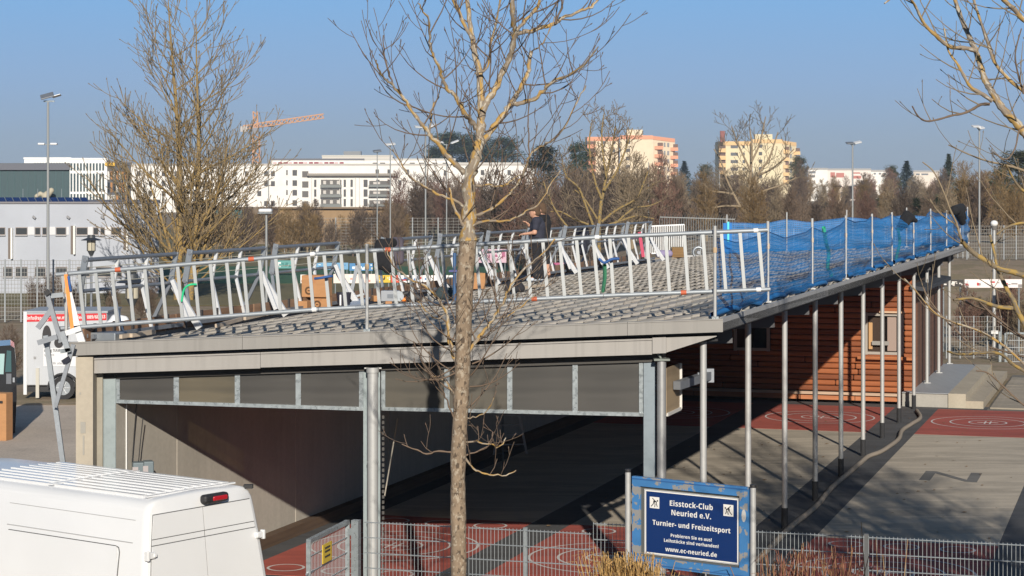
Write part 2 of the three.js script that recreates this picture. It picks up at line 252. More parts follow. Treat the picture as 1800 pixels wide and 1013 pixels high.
  vf(118, 425.4); vf(426, 775); vf(775.6, 1102.6); vf(1103.2, 1271);
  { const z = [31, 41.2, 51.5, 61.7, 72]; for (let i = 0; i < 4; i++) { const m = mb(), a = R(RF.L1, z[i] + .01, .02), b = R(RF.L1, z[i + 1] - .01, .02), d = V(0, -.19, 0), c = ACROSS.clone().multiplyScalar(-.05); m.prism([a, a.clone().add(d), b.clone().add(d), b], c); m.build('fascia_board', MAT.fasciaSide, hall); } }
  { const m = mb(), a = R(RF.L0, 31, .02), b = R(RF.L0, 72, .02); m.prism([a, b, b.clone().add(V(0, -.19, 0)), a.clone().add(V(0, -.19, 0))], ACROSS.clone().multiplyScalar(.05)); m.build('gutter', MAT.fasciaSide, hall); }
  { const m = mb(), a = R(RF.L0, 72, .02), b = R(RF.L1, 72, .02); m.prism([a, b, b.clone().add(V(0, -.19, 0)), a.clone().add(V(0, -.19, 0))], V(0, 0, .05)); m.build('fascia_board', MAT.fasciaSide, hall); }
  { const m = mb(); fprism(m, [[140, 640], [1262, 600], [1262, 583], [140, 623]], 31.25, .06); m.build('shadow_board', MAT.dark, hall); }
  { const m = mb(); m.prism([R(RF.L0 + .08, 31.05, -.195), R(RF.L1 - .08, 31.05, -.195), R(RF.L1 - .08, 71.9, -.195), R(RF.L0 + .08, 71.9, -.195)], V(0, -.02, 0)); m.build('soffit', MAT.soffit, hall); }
  for (let i = 0; i < 11; i++) { const Z = 33 + i * 3.7; mb().beam(R(-16, Z, -.36), R(-6.75, Z, -.36), .14, .26).build('roof_beam', M([.1, .1, .105], .7), hall); }
  const lowY = (x, e) => 630.7 - (x - 165) * .0353 + e;
  for (const [a, b] of [[165, 457.2], [457.8, 830], [830.6, 1146.6]]) {
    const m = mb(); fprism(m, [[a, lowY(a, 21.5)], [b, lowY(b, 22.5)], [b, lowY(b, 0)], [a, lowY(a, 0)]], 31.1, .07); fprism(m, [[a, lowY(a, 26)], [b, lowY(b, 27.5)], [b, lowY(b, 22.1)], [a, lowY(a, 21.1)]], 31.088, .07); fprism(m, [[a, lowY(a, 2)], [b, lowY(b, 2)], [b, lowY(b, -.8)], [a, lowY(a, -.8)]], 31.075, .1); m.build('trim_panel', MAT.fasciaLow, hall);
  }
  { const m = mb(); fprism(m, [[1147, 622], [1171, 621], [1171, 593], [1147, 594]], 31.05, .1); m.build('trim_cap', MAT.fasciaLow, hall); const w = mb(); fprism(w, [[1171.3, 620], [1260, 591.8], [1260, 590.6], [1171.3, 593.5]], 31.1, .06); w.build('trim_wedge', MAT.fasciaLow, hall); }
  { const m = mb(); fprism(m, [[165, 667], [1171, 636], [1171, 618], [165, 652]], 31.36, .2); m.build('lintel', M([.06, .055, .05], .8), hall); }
  // side wall of concrete panels
  const zs = [31.42, 33.37, 38.0, 42.63, 47.26, 51.9, 56.5, 61.1, 65.8, 71.9];
  for (let i = 0; i < zs.length - 1; i++) {
    const m = mb(), z0 = zs[i] + (i ? .012 : 0), z1 = zs[i + 1] - .012; m.prism([H(-15.87, z0), H(-16.3, z0), H(-16.3, z1), H(-15.87, z1)].map(p => p.setY(-.05)), V(0, 3.87, 0)); m.build('wall_panel', MAT.concreteIn, hall);
    if (i) mb().box(H(-16.08, zs[i], 1.9), .42, 3.8, .025).build('joint_strip', M([.55, .5, .42], .8), hall);
  }
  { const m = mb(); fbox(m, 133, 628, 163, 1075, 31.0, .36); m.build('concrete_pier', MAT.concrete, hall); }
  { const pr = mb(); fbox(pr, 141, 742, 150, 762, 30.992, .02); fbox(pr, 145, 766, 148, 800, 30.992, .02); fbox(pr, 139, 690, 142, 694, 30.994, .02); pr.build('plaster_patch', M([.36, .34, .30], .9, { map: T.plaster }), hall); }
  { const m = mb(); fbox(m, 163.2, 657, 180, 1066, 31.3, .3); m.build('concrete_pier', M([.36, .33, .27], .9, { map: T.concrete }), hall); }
  { const m = mb(); m.prism([H(-15.868, 31.9), H(-15.868, 61), H(-15.66, 61), H(-15.66, 31.9)].map(p => p.setY(0)).reverse(), V(0, .2, 0)); m.build('wall_kerb', M([.13, .09, .06], .9, { map: T.wood }), hall); }
  // columns of the open front
  const uCol = (x0, x1, yt, Z, d) => { const m = mb(); fbox(m, x0, yt, x0 + 2.5, 1080, Z, d); fbox(m, x1 - 2.5, yt, x1, 1080, Z, d); fbox(m, x0 + 2.5, yt, x1 - 2.5, 1080, Z + .012, .015); return m; };
  uCol(180.2, 203, 659, 31.36, .16).build('steel_column', MAT.steelPaint, hall);
  uCol(638.5, 668, 640, 31.4, .18).build('steel_column', MAT.steelPaint, hall);
  { const m = mb(); fbox(m, 1131.5, 628, 1152.5, 1080, 31.4, .2); m.build('steel_column', M([.22, .265, .30], .5, { metalness: .3, map: T.galv }), hall); }
  { const b = W(655, 700, 31.18); const p = mb().bar(V(b.x, 0, b.z), V(b.x, W(655, 646, 31.18).y, b.z), .082, 20).build('drain_pipe', MAT.galvPost, hall); mb().bar(V(b.x, W(0, 655, 31.18).y, b.z), V(b.x, W(0, 646, 31.18).y, b.z), .097, 20).add(new THREE.BoxGeometry(.26, .02, .03).translate(b.x, W(0, 648, 31.18).y, b.z - .06)).build('pipe_collar', MAT.galvPost, p); for (const y of [.35, 1.3, 2.2]) mb().bar(V(b.x, y, b.z), V(b.x, y + .03, b.z), .088, 20).build('pipe_collar', MAT.galvPost, p); }
  { const b = W(1163, 700, 31.2); const p = mb().bar(V(b.x, 0, b.z), V(b.x, W(0, 634, 31.2).y, b.z), .07, 20).build('drain_pipe', M([.4, .4, .4], .5, { metalness: .5, map: T.galv }), hall); mb().box(V(b.x, W(0, 632, 31.2).y, b.z), .24, .03, .2).bar(V(b.x, W(0, 632, 31.2).y, b.z), V(b.x - .05, W(0, 622, 31.2).y, b.z), .02, 6).build('pipe_collar', M([.2, .22, .2], .6, { metalness: .4 }), p); }
  for (const x of [210.5, 673.5]) { const m = mb(); for (let k = 0; k < 34; k++) { const y = .15 + k * .082; m.box(W(x, 332 + (CH - y) * F / 31.6, 31.6), .035, .05, .03); } m.build('roller_chain', M([.09, .085, .08], .6, { metalness: .5 }), hall); }
  { const m = mb(); fbox(m, 205, 712, 216, 1064, 31.75, .03); m.build('guide_rail', MAT.dark, hall); const n = mb(); fbox(n, 217.5, 707, 222.5, 1062, 31.7, .05); n.build('guide_rail', MAT.white, hall); }
  // front screen frames with smoked panels
  const frame = (xs, bl, br, tl, tr, pTone) => {
    const x0 = xs[0], x1 = xs[xs.length - 1], bot = x => lerp(bl, br, (x - x0) / (x1 - x0)), top = x => lerp(tl, tr, (x - x0) / (x1 - x0)), Z = 31.42; const root = new THREE.Group(); root.name = 'screen_frame'; hall.add(root);
    const rail = mb(); fprism(rail, [[x0 - 3, bot(x0)], [x1 + 4, bot(x1)], [x1 + 4, bot(x1) - 6.5], [x0 - 3, bot(x0) - 6]], Z - .03, .07); rail.build('rail', MAT.galv, root);
    for (const x of xs) { const m = mb(), w = x === xs[0] || x === x1 ? 3.6 : 4.6; fprism(m, [[x - w, bot(x) - 6.2], [x + w, bot(x) - 6.2], [x + w, top(x) - 8], [x - w, top(x) - 8]], Z - .02, .06); m.build('mullion', MAT.galv, root); }
    for (let i = 0; i < xs.length - 1; i++) { const m = mb(), a = xs[i] + 4, b = xs[i + 1] - 4; fprism(m, [[a, bot(a) - 6], [b, bot(b) - 6], [b, top(b) - 6], [a, top(a) - 6]], Z + .015, .012); const t = pTone[i]; m.build('smoked_panel', M(t, .38, { map: T.panel, phys: true, clearcoat: .3, clearcoatRoughness: .3, transmission: .78 }), root, 1); }
  };
  const dk = [.23, .215, .195], ol = [.42, .36, .24], md = [.31, .275, .21];
  frame([206.5, 309.5, 417, 524, 634.5], 709, 722.5, 659, 645, [dk, ol, dk, dk]);
  frame([673.5, 785.5, 896, 1011, 1127], 722, 732.5, 643.5, 632.5, [md, md, dk, dk]);
  { const m = mb(); const a = W(1172, 700, 31.55), t = W(0, 648, 31.5).y, b = W(0, 730, 31.5).y, e = a.clone().add(V(.9 * AX, 0, -.9)); m.prism([V(a.x, b, a.z), V(e.x, b, e.z), V(e.x, t, e.z), V(a.x, t, a.z)], V(-.02, 0, 0)); m.build('side_screen', M([.34, .25, .15], .7, { map: T.panel }), hall); const f = mb(); f.beam(V(e.x, b, e.z), V(e.x, t, e.z), .06, .05).beam(V(a.x, b, a.z), V(e.x, b, e.z), .05, .05); f.build('side_screen_frame', M([.6, .58, .54], .6), hall); }
  // row of galvanised posts under the right edge
  for (let i = 0; i < 12; i++) {
    const Z = 31.4 + i * 3.49, y0 = i > 8 ? .42 : 0, b = H(-6.86, Z, y0), t = R(-6.86, Z, -.2); const p = mb().bar(b, V(b.x, t.y, b.z), .052, 14).build('support_post', MAT.galvPost, hall);
    if (i < 9) mb().bar(V(b.x, 0, b.z), V(b.x, .4, b.z), .062, 14).build('sleeve', MAT.rubber, p); else mb().box(V(b.x, .43, b.z), .2, .02, .2).build('base_plate', MAT.galvPost, p);
    mb().box(V(b.x, t.y - .01, b.z), .18, .02, .18).build('head_plate', MAT.galvPost, p);
  }
  { const m = mb(), a = W(1190, 678, 31.9), b = W(1246, 660, 33.2); m.beam(a, b, .12, .13).box(b, .16, .22, .12).bar(W(1225, 672, 32.8), W(1228, 655, 32.8), .02, 6); m.build('floodlight_arm', MAT.aluDark, hall); }
}
// ---------------------------------------------------------------- log cabin at the end of the lanes
{
  const s0 = 61.2, cab = thing('log_cabin', 'orange log cabin under the far end of the hall roof', 'cabin', LN(s0, -6.75)); const tR = -6.75, tL0 = -14.9;
  const tAt = (px, s = s0) => { const k = (px - CX) / F; return s * (k * AC - AS) / (AC + AS * k); };
  const yAt = (px, py) => { const p = LN(s0, tAt(px)); return CH - (py - HY) * (-p.z) / F; };
  const core = mb(); core.prism([LN(s0 + .09, tL0), LN(s0 + .09, tR - .09), LN(71, tR - .09), LN(71, tL0)].map(p => p.setY(.1)), V(0, 3.72, 0)); core.build('wall', M([.05, .03, .02], .9), cab);
  const ws = [[tAt(1523), tAt(1586), yAt(1550, 621), yAt(1550, 553)], [tAt(1293), tAt(1351), yAt(1320, 614), yAt(1320, 574)]];
  const lm = [[.37, .125, .042], [.30, .10, .035], [.42, .15, .055], [.26, .085, .03]].map(c => M(c, .75, { map: T.wood })); const r = rng(9);
  const h = .168; for (let k = 0; k < 21; k++) {
    const y0 = .34 + k * h, y1 = y0 + h; let segs = [[tL0, tR + .1]];
    for (const [a, b, wy0, wy1] of ws) if (y1 > wy0 + .02 && y0 < wy1 - .02) segs = segs.flatMap(([p, q]) => (a < q && b > p) ? [[p, a - .06], [b + .06, q]] : [[p, q]]);
    segs = segs.flatMap(([p, q]) => { const out = []; let x = p; while (q - x > 3.4) { const n = x + 2.2 + r() * 1.6; if (q - n < .7) break; out.push([x, n - .008]); x = n; } out.push([x, q]); return out; });
    for (const [a, b] of segs) if (b - a > .05) { const c = LN(s0 + .03, (a + b) / 2, y0 + h / 2); const m = mb(); m.rbox(c, b - a, h - .012, .13, .05, -.3024, null, 2); m.build('log', lm[Math.floor(r() * 4)], cab, 1); }
  }
  for (let k = 0; k < 5; k++) mb().box(LN(s0 - .0, tL0 + .8 + k * 1.63, .155), 1.61, .15, .05, -.3024).build('base_board', M([.58, .25, .12], .8, { map: T.wood }), cab);
  mb().box(LN(s0 - .08, (tL0 + tR) / 2, .285), tR - tL0, .08, .09, -.3024).build('sill_board', M([.62, .5, .4], .8, { map: T.wood }), cab);
  ws.forEach(([a, b, y0, y1], i) => {
    const wd = new THREE.Group(); wd.name = 'window'; cab.add(wd); wd.position.set(0, 0, 0); const c = (a + b) / 2, w = b - a; const fm = M([.36, .33, .29], .7), P = (t, y, ds = 0) => LN(s0 + ds, t, y);
    mb().box(P(c, (y0 + y1) / 2, .1), w, y1 - y0, .02, -.3024).build('glass_pane', M([.012, .014, .017], .08), wd);
    const f = mb(); for (const t of [a, b]) f.box(P(t, (y0 + y1) / 2, -.03), .09, y1 - y0 + .1, .07, -.3024); for (const y of [y0, y1]) f.box(P(c, y, -.03), w - .09, .08, .066, -.3024); f.build('frame', fm, wd);
    if (i === 0) { const cu = mb(); for (let k = 0; k < 5; k++) cu.rbox(P(lerp(a, b, .62 + k * .045), lerp(y0, y1, .5), .05), .085, (y1 - y0) * .9, .05, .02, -.3024); cu.build('curtain', M([.34, .26, .22], .9), wd); const cl = mb(); cl.rbox(P(a + .12, y0 + .5, .05), .12, .8, .05, .02, -.3024); cl.build('curtain', M([.5, .3, .14], .9), wd); mb().box(P(c - .1, y0 + .3, -.075), .5, .12, .01, -.3024).box(P(c, y0 + .15, -.075), .05, .3, .01, -.3024).build('window_ornament', M([.28, .27, .25], .8), wd); mb().box(P(c + .25, y1 + .08, -.1), w * .7, .05, .14, -.3024).build('lintel_board', M([.6, .42, .28], .8), wd); }
  });
  mb().box(LN(s0 - .12, tAt(1560), yAt(1560, 629)), 1.7, .09, .26, -.3024).build('ledge', M([.5, .2, .08], .8, { map: T.wood }), cab);
  const bm = [M([.17, .09, .06], .8, { map: T.wood }), M([.13, .075, .055], .8, { map: T.wood }), M([.34, .17, .1], .8, { map: T.wood })];
  for (let k = 0; k < 26; k++) { const s = s0 + .2 + k * .36; mb().rbox(LN(s, tR + .0, 1.9), .07, 3.1, .34, .012, -.3024).build('wall_board', bm[k < 4 ? 2 : k % 2], cab); }
  mb().box(LN(s0 + 4.2, tR + .06, 1.5), .05, 2.0, .9, -.3024).build('door', M([.2, .19, .18], .6), cab);
  mb().box(LN(s0 + 3.2, tR + .08, 3.05), .05, .16, .75, -.3024).build('lamp_plate', M([.5, .42, .3], .6), cab);
  mb().prism([LN(s0 - .2, tR, 3.42), LN(s0 - .2, tR + .45, 3.36), LN(69, tR + .45, 3.36), LN(69, tR, 3.42)], V(0, .12, 0)).build('canopy', M([.04, .045, .055], .7), cab);
  // plinth with steps
  const pl = thing('entrance_plinth', 'pale concrete plinth with side steps at the cabin entrance', 'steps', LN(60.7, -6.2)); const tp = -5.62;
  mb().prism([LN(60.7, -6.95), LN(60.7, tp), LN(70.9, tp), LN(70.9, -6.95)], V(0, .40, 0)).build('plinth_block', MAT.plinth, pl);
  mb().prism([LN(60.65, -6.95), LN(60.65, tp), LN(70.9, tp), LN(70.9, -6.95)].map(p => p.setY(.402)), V(0, .02, 0)).build('plinth_top', M([.36, .38, .40], .6, { map: T.dirty }), pl);
  mb().prism([LN(60.65, tp), LN(60.65, tp + .5), LN(71, tp + .5), LN(71, tp)], V(0, .42, 0)).build('step', M([.48, .43, .34], .9, { map: T.concrete }), pl);
  for (let k = 1; k < 2; k++) mb().prism([LN(60.65, tp + .5), LN(60.65, tp + 1.0), LN(71, tp + 1.0), LN(71, tp + .5)], V(0, .22, 0)).build('step', M([.46, .40, .31], .9, { map: T.concrete }), pl);
}
// ---------------------------------------------------------------- shapes from joined capsules
function capsGeo(caps, c, size, res, k = .03) {
  const mc = new MarchingCubes(res, new THREE.MeshBasicMaterial(), false, false, 400000); mc.isolation = 0; const f = mc.field, hs = res / 2, sc = size / 2;
  const cs = caps.map(([a, b, ra, rb]) => { const d = b.clone().sub(a), l2 = Math.max(1e-9, d.lengthSq()); return [a, d, l2, ra, rb ?? ra]; });
  for (let z = 0; z < res; z++) for (let y = 0; y < res; y++) for (let x = 0; x < res; x++) {
    const px = c.x + (x - hs) / hs * sc, py = c.y + (y - hs) / hs * sc, pz = c.z + (z - hs) / hs * sc; let v = 1e3;
    for (const [a, d, l2, ra, rb] of cs) {
      const qx = px - a.x, qy = py - a.y, qz = pz - a.z; let t = (qx * d.x + qy * d.y + qz * d.z) / l2; t = t < 0 ? 0 : t > 1 ? 1 : t;
      const ex = qx - d.x * t, ey = qy - d.y * t, ez = qz - d.z * t, s = Math.sqrt(ex * ex + ey * ey + ez * ez) - (ra + (rb - ra) * t);
      if (s < v + k && v < s + k) { const h = .5 + .5 * (v - s) / k; v = v + (s - v) * h - k * h * (1 - h); } else if (s < v) v = s;
    }
    f[x + y * res + z * res * res] = -v;
  }
  mc.update(); const n = mc.count; const g = new THREE.BufferGeometry();
  g.setAttribute('position', new THREE.BufferAttribute(mc.positionArray.slice(0, n * 3), 3)); g.setAttribute('normal', new THREE.BufferAttribute(mc.normalArray.slice(0, n * 3), 3));
  g.scale(sc, sc, sc); g.translate(c.x, c.y, c.z); return uvBox(g);
}
function capsMesh(name, caps, c, size, res, m, parent, k) { const g = capsGeo(caps, c, size, res, k); const o = worldOff(parent === scene ? null : parent); g.translate(-o.x, -o.y, -o.z); return addMesh(name, g, m, parent); }

// ---------------------------------------------------------------- lattice girders used as a guard rail along the front edge
{
  const gird = (a, b, c, d, n, label, tapes) => { // photo corners: top left, top right, bottom left, bottom right
    const Z = 31.12, P = ([x, y]) => W(x, y, Z), A = P(a), B = P(b), C = P(c), E = P(d); const t = thing('lattice_girder', label, 'guard rail', C.clone(), 'lattice girders along the front edge of the roof'); delete t.userData.group;
    for (const [p, q] of [[A, B], [C, E]]) mb().bar(p, q, .033, 12).build('chord', MAT.chord, t);
    for (let i = 0; i < n; i++) { const k = (i + .42) / (n - .1), p = A.clone().lerp(B, k), q = C.clone().lerp(E, k + .012); mb().beam(p, q, .05, .034, V(1, 0, 0)).build('rung', MAT.rung, t); }
    for (const [row, k, m] of tapes) { const p = row ? C.clone().lerp(E, k) : A.clone().lerp(B, k), dx = B.clone().sub(A).normalize().multiplyScalar(m === MAT.orange ? .042 : .035); mb().bar(p.clone().sub(dx), p.clone().add(dx), .037, 12).build('tape_band', m, t); }
  };
  gird([98, 483], [556, 446.5], [102, 578], [559, 544], 16, 'aluminium lattice girder at the left end of the front roof edge', [[0, .238, MAT.orange], [0, .75, MAT.orange], [0, .985, MAT.white], [1, .985, MAT.white]]);
  gird([557, 446.5], [1057, 417], [560, 544], [1060, 520], 17, 'aluminium lattice girder in the middle of the front roof edge, behind the tree trunk', [[0, .25, MAT.orange], [1, .758, MAT.orange], [0, .985, MAT.white]]);
  gird([1058, 417], [1349, 404.5], [1061, 520], [1354, 508.6], 9, 'aluminium lattice girder ending at the blue netting', [[1, .48, MAT.orange], [0, .93, MAT.white], [1, .93, MAT.white]]);
  const post = (x, y0, y1, Z, label) => { const a = W(x, y0, Z), b = W(x, y1, Z); const t = thing('guard_post', label, 'post', b); mb().bar(b, a, .026, 10).build('pole', MAT.galvPost, t); mb().box(b.clone().add(V(0, .02, 0)), .1, .04, .12).build('clamp', MAT.galv, t); const j = a.clone().lerp(b, .26); mb().bar(j.clone().add(V(0, .04, 0)), j.clone().add(V(0, -.04, 0)), .034, 10).build('coupler', M([.5, .36, .22], .7), t); return t; };
  post(645, 429, 583, 31.0, 'steel guard post clamped to the front fascia between two girders');
  post(1257, 397, 561, 31.0, 'steel guard post on the front corner where the blue net begins');
  post(116, 478, 606, 31.05, 'steel guard post at the left front corner beside the orange strip');
  { const t = thing('warning_strip', 'white cloth strip with an orange stripe tied at the left end of the guard', 'strip', W(120, 560, 31)); fprism(mb(), [[124, 574], [140, 572], [131, 535], [119, 490]], 31.02, .015).build('cloth', M([.82, .78, .76], .8), t); fprism(mb(), [[124, 584], [130, 584], [118, 482], [112, 483]], 30.99, .012).build('stripe', M([.85, .28, .06], .7), t); }
  const strap = (pts, m, label, r = .018) => tag(mb().tube(pts.map(([x, y, Z]) => W(x, y, Z)), r, 6, 20).build('strap', m), label, 'strap');
  strap([[319, 530, 31.06], [324, 508, 31.02], [333, 501, 31.0], [345, 500, 31.05]], MAT.green, 'green lashing strap tied to the left girder');
  strap([[1060, 512, 31.9], [1063, 490, 31.5], [1063, 466, 31.1]], M([.16, .72, .38], .6), 'bright green strap hanging inside the front girder', .03);
  strap([[1053, 455, 31.05], [1062, 462, 31.02], [1075, 456, 31.0], [1088, 455, 31.05]], MAT.blueStrap, 'blue strap tied between two rungs above the green strap', .022);
  strap([[553, 490, 31.06], [562, 489, 31.0], [580, 486, 31.0], [584, 486, 31.06]], MAT.blueStrap, 'blue strap wrapped round a rung beside the stacked boxes', .02);
  strap([[120, 486, 31.0], [122, 500, 30.98], [124, 512, 31.0]], MAT.blueStrap, 'short blue strap beside the orange stripe', .022);
  // strut frame hooked over the left eaves corner
  const t = thing('strut_frame', 'aluminium strut frame hanging over the left front corner of the roof', 'strut frame', W(112, 1040, 31));
  const bm = (n, x0, y0, x1, y1, w, m, Z = 30.85, Z1 = Z) => mb().beam(W(x0, y0, Z), W(x1, y1, Z1), w * 31 / F, .05, V(1, 0, 0)).build(n, m, t);
  bm('leg', 80, 590, 143, 1055, 8.5, MAT.alu); bm('leg', 129, 606, 97, 716, 7, MAT.aluDark, 30.7); bm('strut', 82, 515, 107, 602, 8, MAT.aluDark, 30.75); bm('strut', 90, 545, 66, 577, 9, MAT.aluDark, 30.9); bm('arm', 66, 603, 100, 592, 9, MAT.aluDark, 30.65); bm('arm', 98, 592, 142, 577, 9, MAT.aluBright, 30.95); bm('strut', 108, 583, 120, 618, 9, MAT.alu, 30.6); bm('foot_plate', 137, 580, 145, 605, 12, MAT.aluBright, 31.0); bm('arm', 84, 521, 112, 518, 8, MAT.alu, 30.8); bm('cap', 79, 517, 86, 512, 9, MAT.black, 30.7); bm('clamp', 106, 618, 124, 615, 7, MAT.galv, 30.6); bm('grip', 110, 638, 122, 630, 9, MAT.navy, 30.65);
}
// ---------------------------------------------------------------- guard units along the left eaves
{
  const L = -16.22, base = R(L, 31.2); const a = (o, v, h) => base.clone().addScaledVector(ACROSS, -o).add(V(AX * v, h, -v));
  const proto = thing('eaves_guard', '', 'guard rail', base.clone(), 'folding guard units along the left eaves');
  mb().bar(a(0, -.05, 1.27), a(0, 2.9, 1.27), .034, 10).build('top_rail', MAT.aluDark, proto); mb().bar(a(.09, -.05, .79), a(.09, 2.9, .79), .03, 10).build('middle_rail', MAT.aluDark, proto); mb().beam(a(-.1, 0, .1), a(-.1, 2.9, .1), .05, .06).build('base_rail', MAT.aluDark, proto);
  for (const h of [1.15, 1.03, .91]) mb().bar(a(.04, 0, h), a(.04, 2.9, h), .006, 5).build('wire', M([.7, .66, .5], .5, { metalness: .3 }), proto);
  for (const v of [.95, 1.9]) mb().beam(a(0, v, 1.25), a(.09, v, .79), .055, .035, ACROSS).beam(a(.1, v, .8), a(-.08, v, .08), .05, .04, ACROSS).build('bent_post', MAT.aluBright, proto);
  mb().beam(a(0, -.02, 1.33), a(.1, -.02, .78), .1, .03, ACROSS).beam(a(.1, 0, .8), a(.0, 0, .08), .055, .03, ACROSS).build('end_plate', MAT.alu, proto);
  mb().beam(a(0, 2.88, 1.3), a(.1, 2.88, .8), .085, .035, ACROSS).build('bent_post', MAT.alu, proto); mb().beam(a(.12, 2.9, .84), a(-.42, 2.9, .04), .115, .05, ACROSS).build('leg', MAT.aluBright, proto); mb().beam(a(.0, 2.75, .84), a(-.3, 2.72, .16), .07, .05, ACROSS).build('leg', MAT.aluBright, proto); mb().beam(a(.08, 2.8, .76), a(.42, 2.8, .1), .06, .04, ACROSS).build('brace', MAT.aluDark, proto);
  const zs = [31.2, 34.6, 38, 43.3, 46.8, 50.2, 53.5, 56.8, 60.2, 63.6];
  const say = ['nearest the orange striped strip', 'above the brown toe boards, with the green strap in front', 'behind the stacked cardboard boxes', 'with a black jacket hung on its rail', 'just left of the tree trunk', 'between the tree trunk and the workers', 'left of the two workers', 'right of the two workers', 'with a navy jacket on its rail', 'beside the white barred railing'];
  zs.forEach((Z, i) => { const o = i ? dup(proto, '') : proto; const p = R(L, Z); o.position.copy(p); o.userData.label = `folding aluminium eaves guard ${say[i]}`; });
  // toe boards
  const bmats = [[.30, .20, .135], [.26, .17, .11], [.33, .225, .15]].map(c => M(c, .85, { map: T.wood }));
  for (let i = 0; i < 12; i++) { const z0 = 31.1 + i * 2.95, p = H(-16.2, z0, 0).setY(roofY(-16.2) + .02), q = H(-16.2, z0 + 2.9, 0).setY(roofY(-16.2) + .02); const t = thing('toe_board', ['brown toe board at the left front corner of the roof', 'brown toe board second from the front', 'brown toe board third from the front', 'brown toe board left of the cardboard stack', 'brown toe board right behind the cardboard stack', 'brown toe board behind the bucket', 'brown toe board behind the grey tool case', 'brown toe board behind the tree trunk', 'brown toe board left of the workers', 'brown toe board right of the workers', 'brown toe board behind the bright green strap', 'brown toe board farthest from the front'][i], 'toe board', p, 'toe boards along the left eaves'); mb().prism([p, q, q.clone().add(V(0, .25, 0)), p.clone().add(V(0, .25, 0))], ACROSS.clone().multiplyScalar(-.035)).build('board', bmats[i % 3], t); for (let k = 0; k < 5; k++) { const c = p.clone().lerp(q, (k + .5) / 5); mb().beam(c.clone().addScaledVector(ACROSS, .015), c.clone().addScaledVector(ACROSS, .015).add(V(0, .27, 0)), .03, .05, ACROSS).build('bracket', M([.06, .055, .055], .6, { metalness: .3 }), t); } }
  const bt = mats => 0; // spare battens lying loose at the edge of the tiles
  const wood = M([.62, .58, .5], .8, { map: T.wood });
  [[212, 592, 268, 583], [230, 590, 271, 584], [380, 573, 424, 561], [430, 560, 470, 551], [468, 552, 508, 545]].forEach(([x0, y0, x1, y1], i) => { const pz = (x, y) => { const Z = (CH - 4.13) * F / (y - HY); return W(x, y, Z); }; const p = pz(x0, y0), q = pz(x1, y1); tag(mb().beam(p, q, .05, .06, ACROSS).build('batten', wood), ['pale batten lying at the left end of the tiles', 'pale batten lying beside another at the left end of the tiles', 'pale batten beside the toe boards under the green strap', 'pale batten in the middle of the row by the toe boards', 'pale batten nearest the low cardboard box'][i], 'batten'); });
  { const p = W(170, 597, 31.25); const t = thing('tile_clamp_box', 'grey metal profile box lying at the left front corner of the roof', 'metal box', p); mb().rbox(p.clone().add(V(.06, .02, -.2)), .62, .17, .4, .02, -.3).build('shell', MAT.alu, t); mb().box(p.clone().add(V(.24, .02, .0)), .02, .12, .02).build('seam', MAT.black, t); }
}
